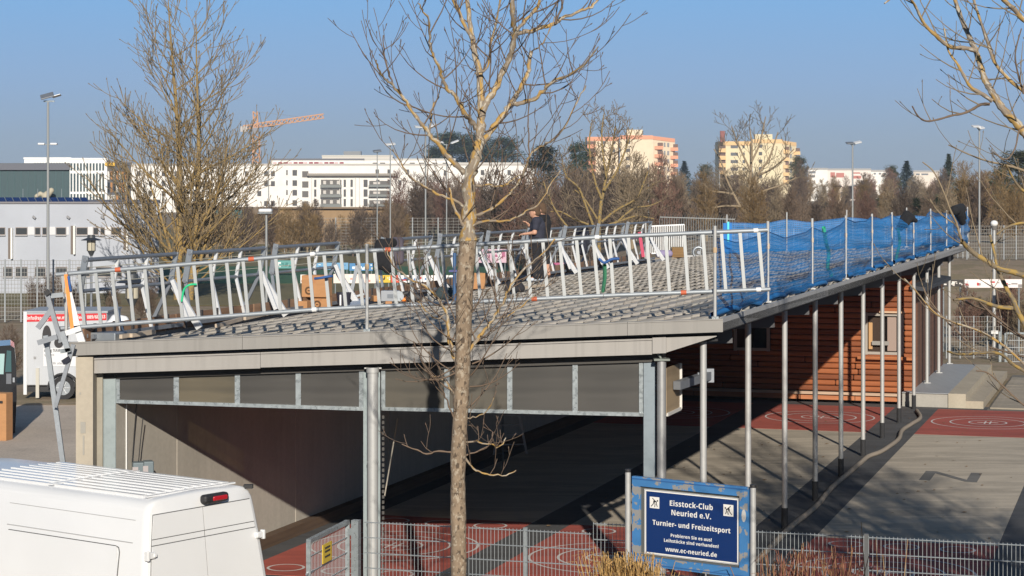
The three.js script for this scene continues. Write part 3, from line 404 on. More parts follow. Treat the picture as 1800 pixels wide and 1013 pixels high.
// ---------------------------------------------------------------- blue safety netting and its posts
{
  const an = (n) => { const d = new Uint8Array(n * n * 4); for (let j = 0; j < n; j++) for (let i = 0; i < n; i++) { const u = i / n * 4 % 1, v = j / n * 4 % 1; const ln = v < .2 ? 238 : u < .12 ? 195 : 112 + 50 * fbm(i / n, j / n, 8, 8, 3, 9); const k = (j * n + i) * 4; d[k] = d[k + 1] = d[k + 2] = ln; d[k + 3] = 255; } const t = new THREE.DataTexture(d, n, n); t.wrapS = t.wrapT = THREE.RepeatWrapping; t.magFilter = THREE.LinearFilter; t.repeat.set(1 / .3, 1 / .3); t.needsUpdate = true; return t; };
  const alpha = an(128); const netM = M([.010, .18, .48], .6, { alphaMap: alpha, transparent: true, side: THREE.DoubleSide }); const hemM = M([.010, .12, .34], .7);
  const Le = -6.62, xs = [[1258, 398], [1350, 389], [1428, 384], [1487, 379], [1533, 376], [1568, 373], [1606, 386], [1636, 367], [1664, 370], [1688, 381], [1701, 364]];
  const say = ['at the front corner of the roof', 'where the lattice girder ends', 'left of the first green strap', 'just right of the first green strap', 'second to the right of the first green strap', 'left of the second green strap', 'under the first black jacket', 'in the gap between the two black jackets', 'just left of the farthest black jacket', 'behind the farthest black jacket', 'at the far end of the blue net'];
  const posts = xs.map(([x, y]) => { const Z = Zat(Le, x), b = R(Le, Z, .02), t = b.clone(); t.y = CH - (y - HY) * Z / F; return [b, t, Z]; });
  posts.forEach(([b, t], i) => { if (!i) return; const o = thing('net_post', `galvanised net post ${say[i]}`, 'post', b); mb().bar(b, t, .027, 10).build('pole', MAT.galvPost, o); mb().box(b.clone().add(V(-.1, .015, .05)), .3, .03, .1).build('foot_plate', MAT.galvPost, o); const j = b.clone().lerp(t, .66); mb().bar(j, j.clone().add(V(0, .09, 0)), .033, 10).build('coupler', M([.55, .45, .34], .7), o); });
  const net = thing('safety_net', 'blue safety net slung between posts along the right roof edge', 'safety net', posts[0][0]); const r = rng(31);
  const weave = (name, parent, p0, p1, h0, h1, sag, out, nu = 16, nv = 14) => {
    const pos = [], uv = [], idx = []; const ph = r() * 6, len = p0.distanceTo(p1), d = p1.clone().sub(p0).normalize(), nrm = V(-d.z, 0, d.x); const row = [];
    for (let j = 0; j <= nv; j++) for (let i = 0; i <= nu; i++) { const u = i / nu, v = j / nv, s = Math.sin(Math.PI * u); const top = lerp(h0, h1, u) - sag * s * (1 + .25 * Math.sin(ph + u * 9)); const c = p0.clone().lerp(p1, u); const y = v * top + .05 * s * v * (1 - v) * Math.sin(ph + v * 14); const w = out * s * (.5 * Math.sin(v * 3.1) + .22 * Math.sin(ph + v * 19 + u * 3) + .12 * Math.sin(u * 13 + ph)); c.addScaledVector(nrm, w); pos.push(c.x, c.y + .02 + y, c.z); uv.push(u * len, v * lerp(h0, h1, .5)); if (j === nv) row.push(V(c.x, c.y + .02 + y, c.z)); }
    for (let j = 0; j < nv; j++) for (let i = 0; i < nu; i++) { const a = j * (nu + 1) + i; idx.push(a, a + 1, a + nu + 2, a, a + nu + 2, a + nu + 1); }
    let g = new THREE.BufferGeometry(); g.setAttribute('position', new THREE.Float32BufferAttribute(pos, 3)); g.setAttribute('uv', new THREE.Float32BufferAttribute(uv, 2)); g.setIndex(idx); g.computeVertexNormals(); const o = worldOff(parent); g.translate(-o.x, -o.y, -o.z); addMesh(name, g, netM, parent);
    mb().tube(row, .008, 5, 24).build('hem_rope', hemM, parent);
    const b = mb(); const bun = []; for (let i = 0; i <= 8; i++) { const u = i / 8, c = p0.clone().lerp(p1, u); c.y += .07 + .03 * Math.sin(ph + i * 2.1); c.addScaledVector(nrm, .05 * Math.sin(i * 1.7 + ph)); bun.push(c); } b.tube(bun, .05, 6, 20).build('gathered_fold', M([.012, .14, .38], .7), parent);
  };
  for (let i = 0; i < posts.length - 1; i++) { const [b0, t0] = posts[i], [b1, t1] = posts[i + 1]; const h0 = (t0.y - b0.y) * (i < 3 ? .86 : .94), h1 = (t1.y - b1.y) * (i < 2 ? .86 : .94); weave('net_bay', net, b0, b1, h0, h1, [.1, .13, .16, .11, .09, .08, .07, .07, .06, .04][i], .3); }
  const bk = thing('safety_net', 'blue safety net along the far end of the roof beside the white barred railing', 'safety net', R(-14.7, 71.8)); const bl = [-14.9, -12.8, -10.7, -8.6, -6.7];
  for (let i = 0; i < 4; i++) weave('net_bay', bk, R(bl[i], 71.8), R(bl[i + 1], 71.8), 1.12, 1.12, .1, .15); { const p = R(-14.9, 71.7); mb().box(p.clone().add(V(.08, .55, 0)), .3, 1.1, .06).build('net_bundle', M([.01, .16, .5], .7), bk); mb().beam(p.clone().add(V(.1, .45, .06)), p.clone().add(V(.1, 1.15, .06)), .07, .02).build('tie', M([.1, .65, .7], .6), bk); }
  for (let i = 0; i < 5; i++) { const b = R(bl[i] + .05, 71.75); const o = thing('net_post', ['slim galvanised post beside the white barred railing', 'slim galvanised post at the far roof end, second from the railing', 'slim galvanised post in the middle of the far roof end', 'slim galvanised post at the far roof end, second from the corner', 'slim galvanised post at the far right corner of the roof'][i], 'post', b); mb().bar(b, b.clone().add(V(0, 1.4, 0)), .026, 8).build('pole', MAT.galvPost, o); mb().box(b.clone().add(V(0, .02, 0)), .16, .04, .12).build('foot_plate', MAT.galvPost, o); }
  const gs = (pts, label) => tag(mb().tube(pts.map(([x, y]) => { const Z = Zat(Le - .12, x); return W(x, y, Z - .15); }), .04, 6, 24).build('strap', M([.07, .62, .4], .6)), label, 'strap');
  gs([[1448, 400], [1452, 425], [1457, 447], [1455, 470], [1461, 482], [1462, 500]], 'green knotted strap hanging in the near half of the blue net'); gs([[1579, 403], [1582, 425], [1579, 440], [1576, 455], [1576, 468]], 'green strap hanging under the first black jacket on the net');
  // jackets
  const jk = (pts, label, m, par) => { const c = pts.reduce((s, p) => s.add(p[0]), V(0, 0, 0)).multiplyScalar(1 / pts.length); const t = thing('jacket', label, 'jacket', c); capsMesh('cloth', pts, c, 2.0, 72, m, t, .05); return t; };
  const q = (x, y, Z) => W(x, y, Z);
  jk([[q(1594, 377, 56), q(1602, 384, 56.4), .11, .12], [q(1590, 384, 56), q(1582, 402, 55.8), .12, .09], [q(1602, 384, 56), q(1610, 388, 56.3), .09, .06], [q(1584, 396, 55.8), q(1577, 402, 55.6), .07, .05], [q(1598, 384, 55.9), q(1592, 396, 55.8), .1, .09]], 'black jacket thrown over the blue net, sleeve hanging left', MAT.jacket);
  jk([[q(1678, 370, 68), q(1690, 366, 69), .16, .16], [q(1685, 373, 68.5), q(1692, 390, 69), .17, .12], [q(1692, 374, 69), q(1696, 384, 69.4), .1, .08], [q(1676, 371, 68), q(1672, 374, 68), .1, .06]], 'black jacket bunched on the last posts of the blue net', MAT.jacket);
  jk([[q(668, 428, 43.2), q(690, 427, 43.6), .1, .1], [q(669, 431, 43.1), q(668, 462, 43), .13, .15], [q(679, 431, 43.1), q(684, 468, 43), .13, .14], [q(672, 460, 43), q(680, 476, 43), .1, .06]], 'black jacket hanging on an eaves guard rail left of the tree', MAT.jacket);
  jk([[q(694, 424, 43.8), q(703, 424, 44), .09, .09], [q(693, 428, 43.7), q(690, 460, 43.6), .1, .11], [q(701, 428, 43.9), q(702, 458, 43.8), .1, .1]], 'mauve grey jacket hanging beside the black one', M([.10, .085, .105], .95));
  jk([[q(1019, 404, 59), q(1030, 405, 59.4), .1, .09], [q(1022, 408, 59), q(1024, 440, 59), .16, .15], [q(1030, 410, 59.2), q(1033, 428, 59.2), .1, .07]], 'navy jacket hanging on an eaves guard rail right of the workers', MAT.navy);
}
// ---------------------------------------------------------------- materials and tools lying on the roof
{
  const onRoof = (x, y, h = 0) => { let Z = 40; for (let i = 0; i < 12; i++) { const X = (x - CX) * Z / F, Y = roofY(X - AX * Z) + .06 + h; Z = (CH - Y) * F / (y - HY); } return W(x, y, Z); };
  const cbox = (x, y, w, h, d, turn, label, parts = 1, Z) => { const b = Z ? W(x, y, Z) : onRoof(x, y); const t = thing('cardboard_box', label, 'box', b); t.rotation.y = turn; const g = new RoundedBoxGeometry(w, h, d, 1, .012); g.translate(0, h / 2, 0); addMesh('carton', uvBox(g), MAT.card, t); const tape = new THREE.BoxGeometry(.06, h * .35, .004); tape.translate(0, h * .83, d / 2 + .002); addMesh('tape', uvBox(tape), M([.42, .2, .09], .4), t); if (parts) { const ring = new THREE.RingGeometry(.045, .08, 20); ring.translate(-w * .2, h * .3, d / 2 + .004); addMesh('logo', ring, M([.10, .05, .02], .8), t); const bar = new THREE.BoxGeometry(.05, .02, .003); bar.translate(-w * .2, h * .3, d / 2 + .004); addMesh('logo', uvBox(bar), M([.10, .05, .02], .8), t); } return t; };
  const b1 = onRoof(560, 541), Zb = -b1.z;
  cbox(567, 541, .29, .22, .3, -.25, 'small cardboard box carrying the tall box', 1, Zb); cbox(557, 522, .50, .42, .36, -.25, 'tall cardboard box on top of the stack on the roof', 1, Zb - .02); cbox(525, 547, .46, .2, .34, -.25, 'low cardboard box left of the stack on the roof', 0, Zb - .3); cbox(545, 527, .22, .34, .3, -.25, 'narrow cardboard box tucked behind the stack', 1, Zb + .35);
  cbox(662, 530, .17, .12, .2, .3, 'small orange cardboard box behind the front guard post', 0); cbox(683, 536, .13, .07, .14, .1, 'tiny open cardboard box beside the grey case', 0); cbox(838, 508, .32, .36, .3, .3, 'orange cardboard box right of the tree trunk', 0);
  { const b = onRoof(686, 530), t = thing('tool_case', 'grey metal tool case with a small window beside the tiny box', 'case', b); t.rotation.y = -.2; const g = new RoundedBoxGeometry(.34, .22, .24, 2, .02); g.translate(0, .11, 0); addMesh('shell', uvBox(g), M([.36, .38, .41], .5, { metalness: .2 }), t); const h = new THREE.BoxGeometry(.12, .08, .01); h.translate(.03, .11, .122); addMesh('panel', uvBox(h), M([.2, .22, .25], .4), t); const k = new THREE.TorusGeometry(.05, .01, 6, 12, Math.PI); k.translate(0, .22, 0); addMesh('handle', k, MAT.black, t); }
  { const b = onRoof(712, 531), t = thing('cordless_saw', 'orange and black cordless tool standing on the tiles', 'power tool', b); const c = b.clone().add(V(0, .12, 0)); capsMesh('motor', [[c.clone().add(V(-.05, .03, 0)), c.clone().add(V(.06, .06, 0)), .055, .045], [c.clone().add(V(.06, .06, 0)), c.clone().add(V(.1, -.06, 0)), .03, .035]], c, .5, 40, MAT.black, t, .02); capsMesh('battery', [[c.clone().add(V(-.06, -.07, 0)), c.clone().add(V(.03, -.07, 0)), .045, .045]], c, .5, 40, M([.85, .25, .03], .5), t, .02); mb().bar(c.clone().add(V(-.12, .0, .05)), c.clone().add(V(-.12, .0, .07)), .1, 20).build('blade', MAT.alu, t); }
  const bag = (x, y, w, h, m, label) => { const b = onRoof(x, y), t = thing('tool_bag', label, 'bag', b); const c = b.clone().add(V(0, h / 2, 0)); capsMesh('body', [[c.clone().add(V(-w / 3, -h * .2, 0)), c.clone().add(V(w / 3, -h * .2, 0)), h * .3, h * .3], [c.clone().add(V(-w / 4, h * .12, 0)), c.clone().add(V(w / 4, h * .1, 0)), h * .25, h * .2]], c, 1, 48, m, t, .06); mb().tube([c.clone().add(V(-w / 4, h * .3, 0)), c.clone().add(V(0, h * .62, 0)), c.clone().add(V(w / 4, h * .3, 0))], .012, 5, 12).build('handle', MAT.black, t); };
  bag(784, 527, .42, .3, M([.03, .045, .05], .9), 'dark green tool bag left of the tree trunk'); bag(728, 531, .3, .22, MAT.black, 'black tool bag beside the orange cordless tool'); bag(905, 514, .4, .28, M([.02, .02, .025], .9), 'black tool bag left of the workers');
  { const b = onRoof(604, 541), t = thing('bucket', 'black bucket with a white splash beside the cardboard stack', 'bucket', b); const g = new THREE.LatheGeometry([[.0, 0], [.11, 0], [.145, .28], [.15, .29], [.135, .28], [.1, .02], [0, .02]].map(([a, c]) => new THREE.Vector2(a, c)), 18); addMesh('shell', uvBox(g), M([.03, .03, .045], .6), t); const s = new THREE.BoxGeometry(.03, .2, .004); s.translate(-.05, .15, .14); addMesh('splash', uvBox(s), MAT.white, t); }
  { const p = [[608, 541], [640, 536], [652, 524], [624, 528]].map(([x, y]) => onRoof(x, y, .02)); tag(mb().prism(p, V(0, .03, 0)).build('sheet_stack', M([.40, .46, .55], .5)), 'pale blue stack of sheets between the bucket and the front post', 'sheets'); }
  { const p = [[606, 535], [626, 531], [642, 520], [636, 518]].map(([x, y]) => onRoof(x, y, .03)); const t = thing('folding_trestle', 'grey aluminium trestle of crossed legs behind the front post', 'trestle', onRoof(630, 525)); const Z = 41; mb().beam(W(628, 466, Z), W(616, 520, Z), .07, .04, V(1, 0, 0)).build('leg', MAT.aluDark, t); mb().beam(W(629, 466, Z + .1), W(645, 520, Z + .1), .06, .04, V(1, 0, 0)).build('leg', MAT.aluDark, t); mb().box(W(629, 464, Z), .1, .04, .1).build('hinge', MAT.black, t); mb().beam(W(612, 525, Z), W(640, 517, Z), .05, .04).build('brace', MAT.alu, t); }
  { const a = onRoof(799, 531), t = thing('blue_prop', 'blue painted steel prop standing on the roof left of the trunk', 'prop', a); mb().bar(a, a.clone().add(V(0, .95, 0)), .035, 10).build('tube', M([.04, .1, .22], .5), t); mb().box(a.clone().add(V(0, .6, .02)), .22, .04, .1).build('plate', M([.05, .06, .2], .5), t); }
  { const p = [[902, 508], [968, 500]].map(([x, y]) => onRoof(x, y, .05)); tag(mb().beam(p[0], p[1], .04, .05, ACROSS).build('batten', M([.65, .6, .5], .8, { map: T.wood })), 'pale batten lying at the feet of the workers', 'batten'); }
  { // white barred railing at the far left corner
    const Z = 70.5, A = W(1141, 452, Z), B = W(1203, 449, Z), hh = 1.06; const t = thing('barred_railing', 'white railing of slim vertical bars at the far left roof corner', 'railing', A); for (const h of [.12, hh]) mb().beam(A.clone().add(V(0, h, 0)), B.clone().add(V(0, h, 0)), .04, .04).build('rail', MAT.aluBright, t); for (let i = 0; i < 20; i++) { const c = A.clone().lerp(B, i / 19); mb().bar(c.clone().add(V(0, .12, 0)), c.clone().add(V(0, hh, 0)), .018, 6).build('bar', MAT.white, t); }
    const k = thing('plank', 'long pale plank lying along the far roof edge under the railing', 'plank', W(1090, 456, 69)); mb().beam(W(1095, 455, 66), W(1205, 455, 71), .1, .07).build('board', M([.62, .58, .48], .8, { map: T.wood }), k);
    const rb = thing('red_post', 'pink and red marked staff leaning at the far left of the roof', 'staff', W(1128, 450, 65)); mb().beam(W(1124, 408, 65), W(1131, 452, 65), .1, .03).build('board', M([.5, .06, .12], .7), rb); mb().bar(W(1135, 392, 65), W(1136, 455, 65), .03, 8).build('pole', MAT.galvPost, rb);
    const bb = thing('crate', 'brown crate in front of the barred railing', 'crate', W(1185, 452, 70.2)); mb().rbox(W(1192, 444, 70.2), .44, .34, .3, .02).build('box', M([.26, .17, .07], .8, { map: T.wood }), bb); mb().box(W(1192, 435, 70.2), .46, .03, .32).build('lid', M([.2, .13, .06], .8), bb);
    const mp = thing('mauve_tarp', 'folded mauve tarpaulin lying against the barred railing', 'tarpaulin', W(1165, 452, 70.1)); capsMesh('cloth', [[W(1160, 447, 70.1), W(1177, 446, 70.1), .14, .12]], W(1168, 447, 70.1), .9, 36, M([.26, .22, .36], .8), mp);
    const dr = thing('duct_reel', 'round grey reel on the roof behind the net corner', 'reel', onRoof(1228, 452)); const rc = W(1228, 444, 70.6); mb().tube([0, 1, 2, 3, 4, 5, 6, 7].map(i => rc.clone().add(V(Math.cos(i * Math.PI / 4) * .18, Math.sin(i * Math.PI / 4) * .18, 0))), .05, 6, 30, true).build('ring', MAT.alu, dr); mb().bar(rc.clone().add(V(0, 0, -.1)), rc.clone().add(V(0, 0, .1)), .06, 10).build('hub', MAT.aluDark, dr);
  }
}
// ---------------------------------------------------------------- two workers
{
  const skin = M([.55, .30, .20], .6), hairM = M([.10, .06, .035], .9);
  const hand = (parent, w, dir, palmN, len = .185) => { // palm, four fingers, thumb, each its own chain
    const d = dir.clone().normalize(), n = palmN.clone().addScaledVector(d, -palmN.dot(d)).normalize(), s = d.clone().cross(n); const P = (a, b, c) => w.clone().addScaledVector(d, a).addScaledVector(s, b).addScaledVector(n, c); const caps = [[P(-.02, 0, 0), P(.03, 0, 0), .027, .03], [P(.03, -.025, 0), P(.085, -.03, .004), .02, .016], [P(.03, .025, 0), P(.085, .03, .004), .02, .016], [P(.03, 0, 0), P(.09, 0, .004), .022, .018]];
    [[-.031, .058], [-.0105, .07], [.0105, .066], [.031, .05]].forEach(([b, l]) => { const a = P(.088, b, .004), e = P(.088 + l * .5, b * 1.05, .012), f = P(.088 + l * .85, b * 1.05, .034); caps.push([a, e, .0098, .009], [e, f, .009, .0078]); });
    caps.push([P(.015, -.03, .006), P(.05, -.058, .02), .014, .012], [P(.05, -.058, .02), P(.085, -.062, .036), .011, .009]); return capsGeo(caps, w.clone().addScaledVector(d, .06), .26, 60, .01); };
  const person = (base, label, J, cols, parts) => {
    const t = thing('person', label, 'person', base); const B = ([x, y, z]) => base.clone().add(V(x, y, z)); const c = base.clone().add(V(0, .9, 0)); const C = (a, b, r0, r1) => [B(J[a]), B(J[b]), r0, r1];
    const body = [C('pelvis', 'waist', .13, .12), C('waist', 'chest', .125, .15), C('chest', 'neck', .14, .06), C('shoulderN', 'shoulderF', .075, .075), C('neck', 'head', .055, .06), [B(J.head), B(J.crown), .085, .088], [B(J.head), B(J.jaw), .07, .05], [B(J.nose0), B(J.nose1), .018, .014], C('shoulderN', 'elbowN', .055, .043), C('elbowN', 'wristN', .042, .03), C('shoulderF', 'elbowF', .055, .043), C('elbowF', 'wristF', .042, .03), C('hipN', 'kneeN', .09, .06), C('kneeN', 'ankleN', .062, .042), C('hipF', 'kneeF', .09, .06), C('kneeF', 'ankleF', .062, .042), C('ankleN', 'toeN', .042, .035), C('ankleF', 'toeF', .042, .035), [B(J.earN), B(J.earN).add(V(0, .03, 0)), .018, .016]];
    const g0 = mergeGeometries([capsGeo(body, c, 2.0, 110, .035), hand(t, B(J.wristN), B(J.handN).sub(B(J.wristN)), UP.clone().negate()), hand(t, B(J.wristF), B(J.handF).sub(B(J.wristF)), UP.clone().negate())]); g0.translate(-base.x, -base.y, -base.z); addMesh('body', g0, skin, t);
    const mid = (a, b, k) => B(J[a]).lerp(B(J[b]), k);
    capsMesh('shirt', [[B(J.pelvis).add(V(0, .02, 0)), B(J.waist), .152, .145], C('waist', 'chest', .148, .17), [B(J.chest), B(J.neck).add(V(0, -.06, 0)), .16, .08], C('shoulderN', 'shoulderF', .095, .095), [B(J.shoulderN), mid('shoulderN', 'elbowN', parts.sleeve), .078, .07], [B(J.shoulderF), mid('shoulderF', 'elbowF', parts.sleeve), .078, .07]], c, 2.0, 100, M(cols[0], .9), t, .035);
    capsMesh('trousers', [[B(J.hipN), B(J.hipF), .13, .13], [B(J.pelvis), B(J.pelvis).add(V(0, .08, 0)), .145, .14], [B(J.hipN), B(J.kneeN), .112, .085], [B(J.kneeN), mid('kneeN', 'ankleN', parts.leg), .085, .075], [B(J.hipF), B(J.kneeF), .112, .085], [B(J.kneeF), mid('kneeF', 'ankleF', parts.leg), .085, .075]], c, 2.0, 100, M(cols[1], .95), t, .03);
    for (const k of ['N', 'F']) capsMesh('shoe', [[B(J['ankle' + k]).add(V(0, -.03, 0)), B(J['toe' + k]), .052, .042]], B(J['ankle' + k]), .6, 40, M(cols[2], .6), t, .01);
    capsMesh('hair', [[B(J.crown).add(V(.02, .035, 0)), B(J.crown).add(V(.055, -.05, 0)), .108, .09], [B(J.crown).add(V(-.035, .055, 0)), B(J.crown).add(V(.03, .05, 0)), .088, .09]], B(J.crown), .6, 44, hairM, t, .03);
    const eye = mb(); for (const z of [-.033, .033]) { const g = new THREE.SphereGeometry(.013, 8, 6); const p = B(J.head).add(V(-.074, .045, z)); g.translate(p.x, p.y, p.z); eye.add(g); } eye.build('eyes', MAT.black, t); const mo = B(J.jaw); mb().box(mo.clone().add(V(-.05, .03, 0)), .012, .012, .045).build('mouth', M([.35, .12, .1], .7), t); return t;
  };
  let b = W(944, 500, 49.6); b.y = roofY(b.x - AX * 49.6) + .06;
  const st = (dx) => ({ pelvis: [0, .93, 0], waist: [.01, 1.08, 0], chest: [.015, 1.28, 0], neck: [-.02, 1.47, 0], head: [-.07, 1.57, 0], crown: [-.06, 1.63, 0], jaw: [-.1, 1.52, 0], nose0: [-.15, 1.6, 0], nose1: [-.165, 1.575, 0], earN: [-.04, 1.57, .085], shoulderN: [.01, 1.4, .17], shoulderF: [.01, 1.4, -.17], hipN: [0, .9, .1], hipF: [0, .9, -.1], kneeN: [-.01, .5, .11], kneeF: [.03, .5, -.12], ankleN: [0, .09, .12], ankleF: [.08, .09, -.13], toeN: [-.17, .045, .14], toeF: [-.08, .045, -.13] });
  const p1 = person(b, 'person in navy T-shirt and dark trousers standing in profile on the roof, forearms forward', { ...st(), elbowN: [-.02, 1.13, .23], wristN: [-.22, 1.1, .2], handN: [-.34, 1.09, .17], elbowF: [-.08, 1.15, -.22], wristF: [-.2, 1.3, -.16], handF: [-.27, 1.38, -.13] }, [[.03, .032, .05], [.018, .018, .022], [.5, .55, .62]], { sleeve: .62, leg: .97 }); p1.rotation.y = -.15; p1.scale.set(1.14, 1.05, 1.14);
  let c = W(955, 496, 51.6); c.y = roofY(c.x - AX * 51.4) + .06;
  const p2 = person(c, 'person in black T-shirt and shorts standing behind the worker in navy', { ...st(), elbowN: [.03, 1.13, .23], wristN: [-.16, 1.05, .19], handN: [-.25, 1.03, .17], elbowF: [-.02, 1.14, -.24], wristF: [-.2, 1.1, -.18], handF: [-.3, 1.1, -.14] }, [[.012, .012, .014], [.02, .02, .022], [.09, .05, .03]], { sleeve: .6, leg: .3 }); p2.rotation.y = -.35; p2.scale.set(1.1, 1.08, 1.1);
}
// ---------------------------------------------------------------- white van
{
  const f = V(-.80, 0, -.60), s = V(.60, 0, -.80), O = V(-3.96, 0, -26.16); // forward, right side, rear centre
  const P = (l, w, h) => O.clone().addScaledVector(f, l).addScaledVector(s, w).add(V(0, h, 0));
  const t = thing('delivery_van', 'white high roof delivery van parked in front of the hall, rear doors towards the fence', 'van', O.clone());
  const paint = M([.80, .805, .81], .4, { phys: true, clearcoat: .6, clearcoatRoughness: .16, map: T.plaster }), seam = M([.10, .10, .10], .7);
  const tilt = h => -.105 * (2.45 - h), half = [[0, .3], [.95, .3], [1.06, .45], [1.10, .8], [1.10, 1.25], [1.06, 1.6], [1.01, 2.0], [.955, 2.35], [.925, 2.48], [.88, 2.555], [.81, 2.605], [.7, 2.63], [0, 2.65]];
  const prof = [...half.map(([w, h]) => [-w, h]), ...half.slice(0, -1).reverse().map(([w, h]) => [w, h])];
  const cen = 1.45, sts = [[0, .955], [.015, .98], [.05, .995], [.1, 1], [1.4, 1], [2.8, 1], [4.2, 1], [4.6, .995], [5.0, .96]];
  const pos = [], idx = [], n = prof.length; for (const [l, k] of sts) for (const [w, h] of prof) { const hh = h > 1 ? cen + (h - cen) * (1 - (1 - k) * .6) : h, p = P(l + (l < .2 ? tilt(h) : 0), w * k, hh); pos.push(p.x, p.y, p.z); }
  for (let j = 0; j < sts.length - 1; j++) for (let i = 0; i < n - 1; i++) { const a = j * n + i; idx.push(a, a + 1, a + n, a + 1, a + n + 1, a + n); }
  for (const j of [0, sts.length - 1]) { const c = pos.length / 3; const p = P(j ? 5.0 : tilt(1.4), 0, 1.4); pos.push(p.x, p.y, p.z); for (let i = 0; i < n - 1; i++) j ? idx.push(c, j * n + i, j * n + i + 1) : idx.push(c, i + 1, i); }
  let g = new THREE.BufferGeometry(); g.setAttribute('position', new THREE.Float32BufferAttribute(pos, 3)); g.setIndex(idx); g = g.toNonIndexed(); g.translate(-O.x, -O.y, -O.z);
  { const key = new Map(), pa = g.attributes.position; g.computeVertexNormals(); const na = g.attributes.normal; const cr = []; for (let i = 0; i < pa.count; i++) { const k = pa.getX(i).toFixed(3) + pa.getY(i).toFixed(3) + pa.getZ(i).toFixed(3); if (!key.has(k)) key.set(k, []); key.get(k).push(i); } const out = new Float32Array(na.count * 3); for (const l of key.values()) for (const i of l) { let x = 0, y = 0, z = 0; for (const j of l) { const d = na.getX(i) * na.getX(j) + na.getY(i) * na.getY(j) + na.getZ(i) * na.getZ(j); if (d > .6) { x += na.getX(j); y += na.getY(j); z += na.getZ(j); } } const q = Math.hypot(x, y, z) || 1; out[3 * i] = x / q; out[3 * i + 1] = y / q; out[3 * i + 2] = z / q; } g.setAttribute('normal', new THREE.BufferAttribute(out, 3)); }
  addMesh('body', uvBox(g), paint, t);
  // roof ribs
  for (let i = 0; i < 10; i++) { const w = lerp(-.72, .72, i / 9), z = 2.652 - .02 * Math.abs(w) / .7; for (const [a, b] of [[.28, 1.95], [2.1, 3.6]]) { const m = mb(); m.beam(P(a, w, z), P(b, w, z), .075, .044, s); m.build('roof_rib', paint, t); } }
  for (const l of [.2, 2.02]) mb().beam(P(l, -.78, 2.645), P(l, .78, 2.645), .05, .02, f).build('roof_bow', paint, t);
  // rear doors
  const wAt = h => { for (let i = 0; i < half.length - 1; i++) if (h >= half[i][1] && h <= half[i + 1][1]) return lerp(half[i][0], half[i + 1][0], (h - half[i][1]) / (half[i + 1][1] - half[i][1])); return .9; };
  const R_ = (w, h, out) => P(tilt(h) - out, w, h);
  { const m = mb(), e = h => wAt(h) * .955 - .037, o = .003; m.prism([R_(-e(.5), .49, o), R_(e(.5), .49, o), R_(e(1.25), 1.25, o), R_(e(1.6), 1.6, o), R_(e(2), 2, o), R_(e(2.44), 2.44, o), R_(-e(2.44), 2.44, o), R_(-e(2), 2, o), R_(-e(1.6), 1.6, o), R_(-e(1.25), 1.25, o)], f.clone().multiplyScalar(.01)); m.build('door_seal', seam, t); }
  for (const sd of [-1, 1]) {
    const d = new THREE.Group(); d.name = 'rear_door'; t.add(d);
    for (const [h0, h1] of [[.5, 2.035], [2.047, 2.115], [2.127, 2.43]]) { const o = .012 + (h1 < 2.12 && h0 > 2.04 ? -.004 : 0); const m = mb(), e = h => wAt(h) * .955 - .045, c = [R_(sd * .007, h0, o), R_(sd * e(h0), h0, o), R_(sd * e((h0 + h1) / 2), (h0 + h1) / 2, o), R_(sd * e(h1), h1, o), R_(sd * .007, h1, o)]; m.prism(c, f.clone().multiplyScalar(.03)); m.build('door_panel', paint, d); }
    for (const h of [1.93, 1.0]) { const c = R_(sd * (wAt(h) * .955 - .01), h, .03); const m = mb(), q = new THREE.Quaternion().setFromRotationMatrix(new THREE.Matrix4().makeBasis(s, UP, f.clone().negate())); m.rbox(c, .13, .085, .05, .012, 0, q); m.rbox(c.clone().addScaledVector(s, sd * .06), .04, .13, .07, .012, 0, q); m.rbox(c.clone().addScaledVector(s, -sd * .05).addScaledVector(f, -.02), .05, .05, .04, .01, 0, q); m.build('hinge', paint, d); }
  }
  { const q = new THREE.Quaternion().setFromRotationMatrix(new THREE.Matrix4().makeBasis(s, UP, f.clone().negate())); const c = P(-.04, .18, 2.535); const l = mb().rbox(c, .44, .125, .12, .045, 0, q, 3).build('brake_light', MAT.black, t); mb().rbox(c.clone().addScaledVector(f, -.055).addScaledVector(s, .045), .26, .065, .04, .02, 0, q, 3).build('red_lens', M([.42, .012, .02], .2), l); mb().box(P(.02, .86, 2.6), .12, .05, .1).build('roof_clip', MAT.black, t); }
  // side panels with a rounded outline, proud of the side
  const S_ = (l, h, out) => P(l, -(wAt(h) + out), h);
  { const m = mb(), hs = [.62, .9, 1.2, 1.5, 1.8, 2.0]; for (let i = 0; i < hs.length - 1; i++) { const a = hs[i], b = hs[i + 1]; m.quad(S_(2.55, a, .011), S_(.42 - (i === 4 ? -.03 : 0), a, .011), S_(.42 + (i >= 4 ? .05 : 0), b, .011), S_(2.55, b, .011)); } m.quad(S_(2.55, 2.0, .011), S_(.47, 2.0, .011), S_(.47, 2.0, -.01), S_(2.55, 2.0, -.01)); m.quad(S_(.42, .62, .011), S_(.42, 1.8, .011), S_(.42, 1.8, -.02), S_(.42, .62, -.02)); m.build('side_panel', paint, t); const c = mb(), pts = [S_(2.55, 2.004, .006), S_(.5, 2.004, .006), S_(.44, 1.99, .006), S_(.415, 1.93, .006), S_(.415, 1.5, .006), S_(.415, 1.0, .006), S_(.415, .6, .006)]; for (let i = 0; i < 6; i++) c.bar(pts[i], pts[i + 1], .0065, 5); c.build('panel_seam', seam, t); }
  { const m = mb(); m.bar(S_(.2, 2.07, .0), S_(2.6, 2.07, .0), .007, 6).bar(S_(.2, 2.36, .0), S_(2.6, 2.36, .0), .005, 6); m.build('side_crease', M([.42, .42, .42], .6), t); }
  mb().beam(P(-.30, -1, .5), P(-.30, 1, .5), .2, .12, UP).build('bumper', MAT.black, t);
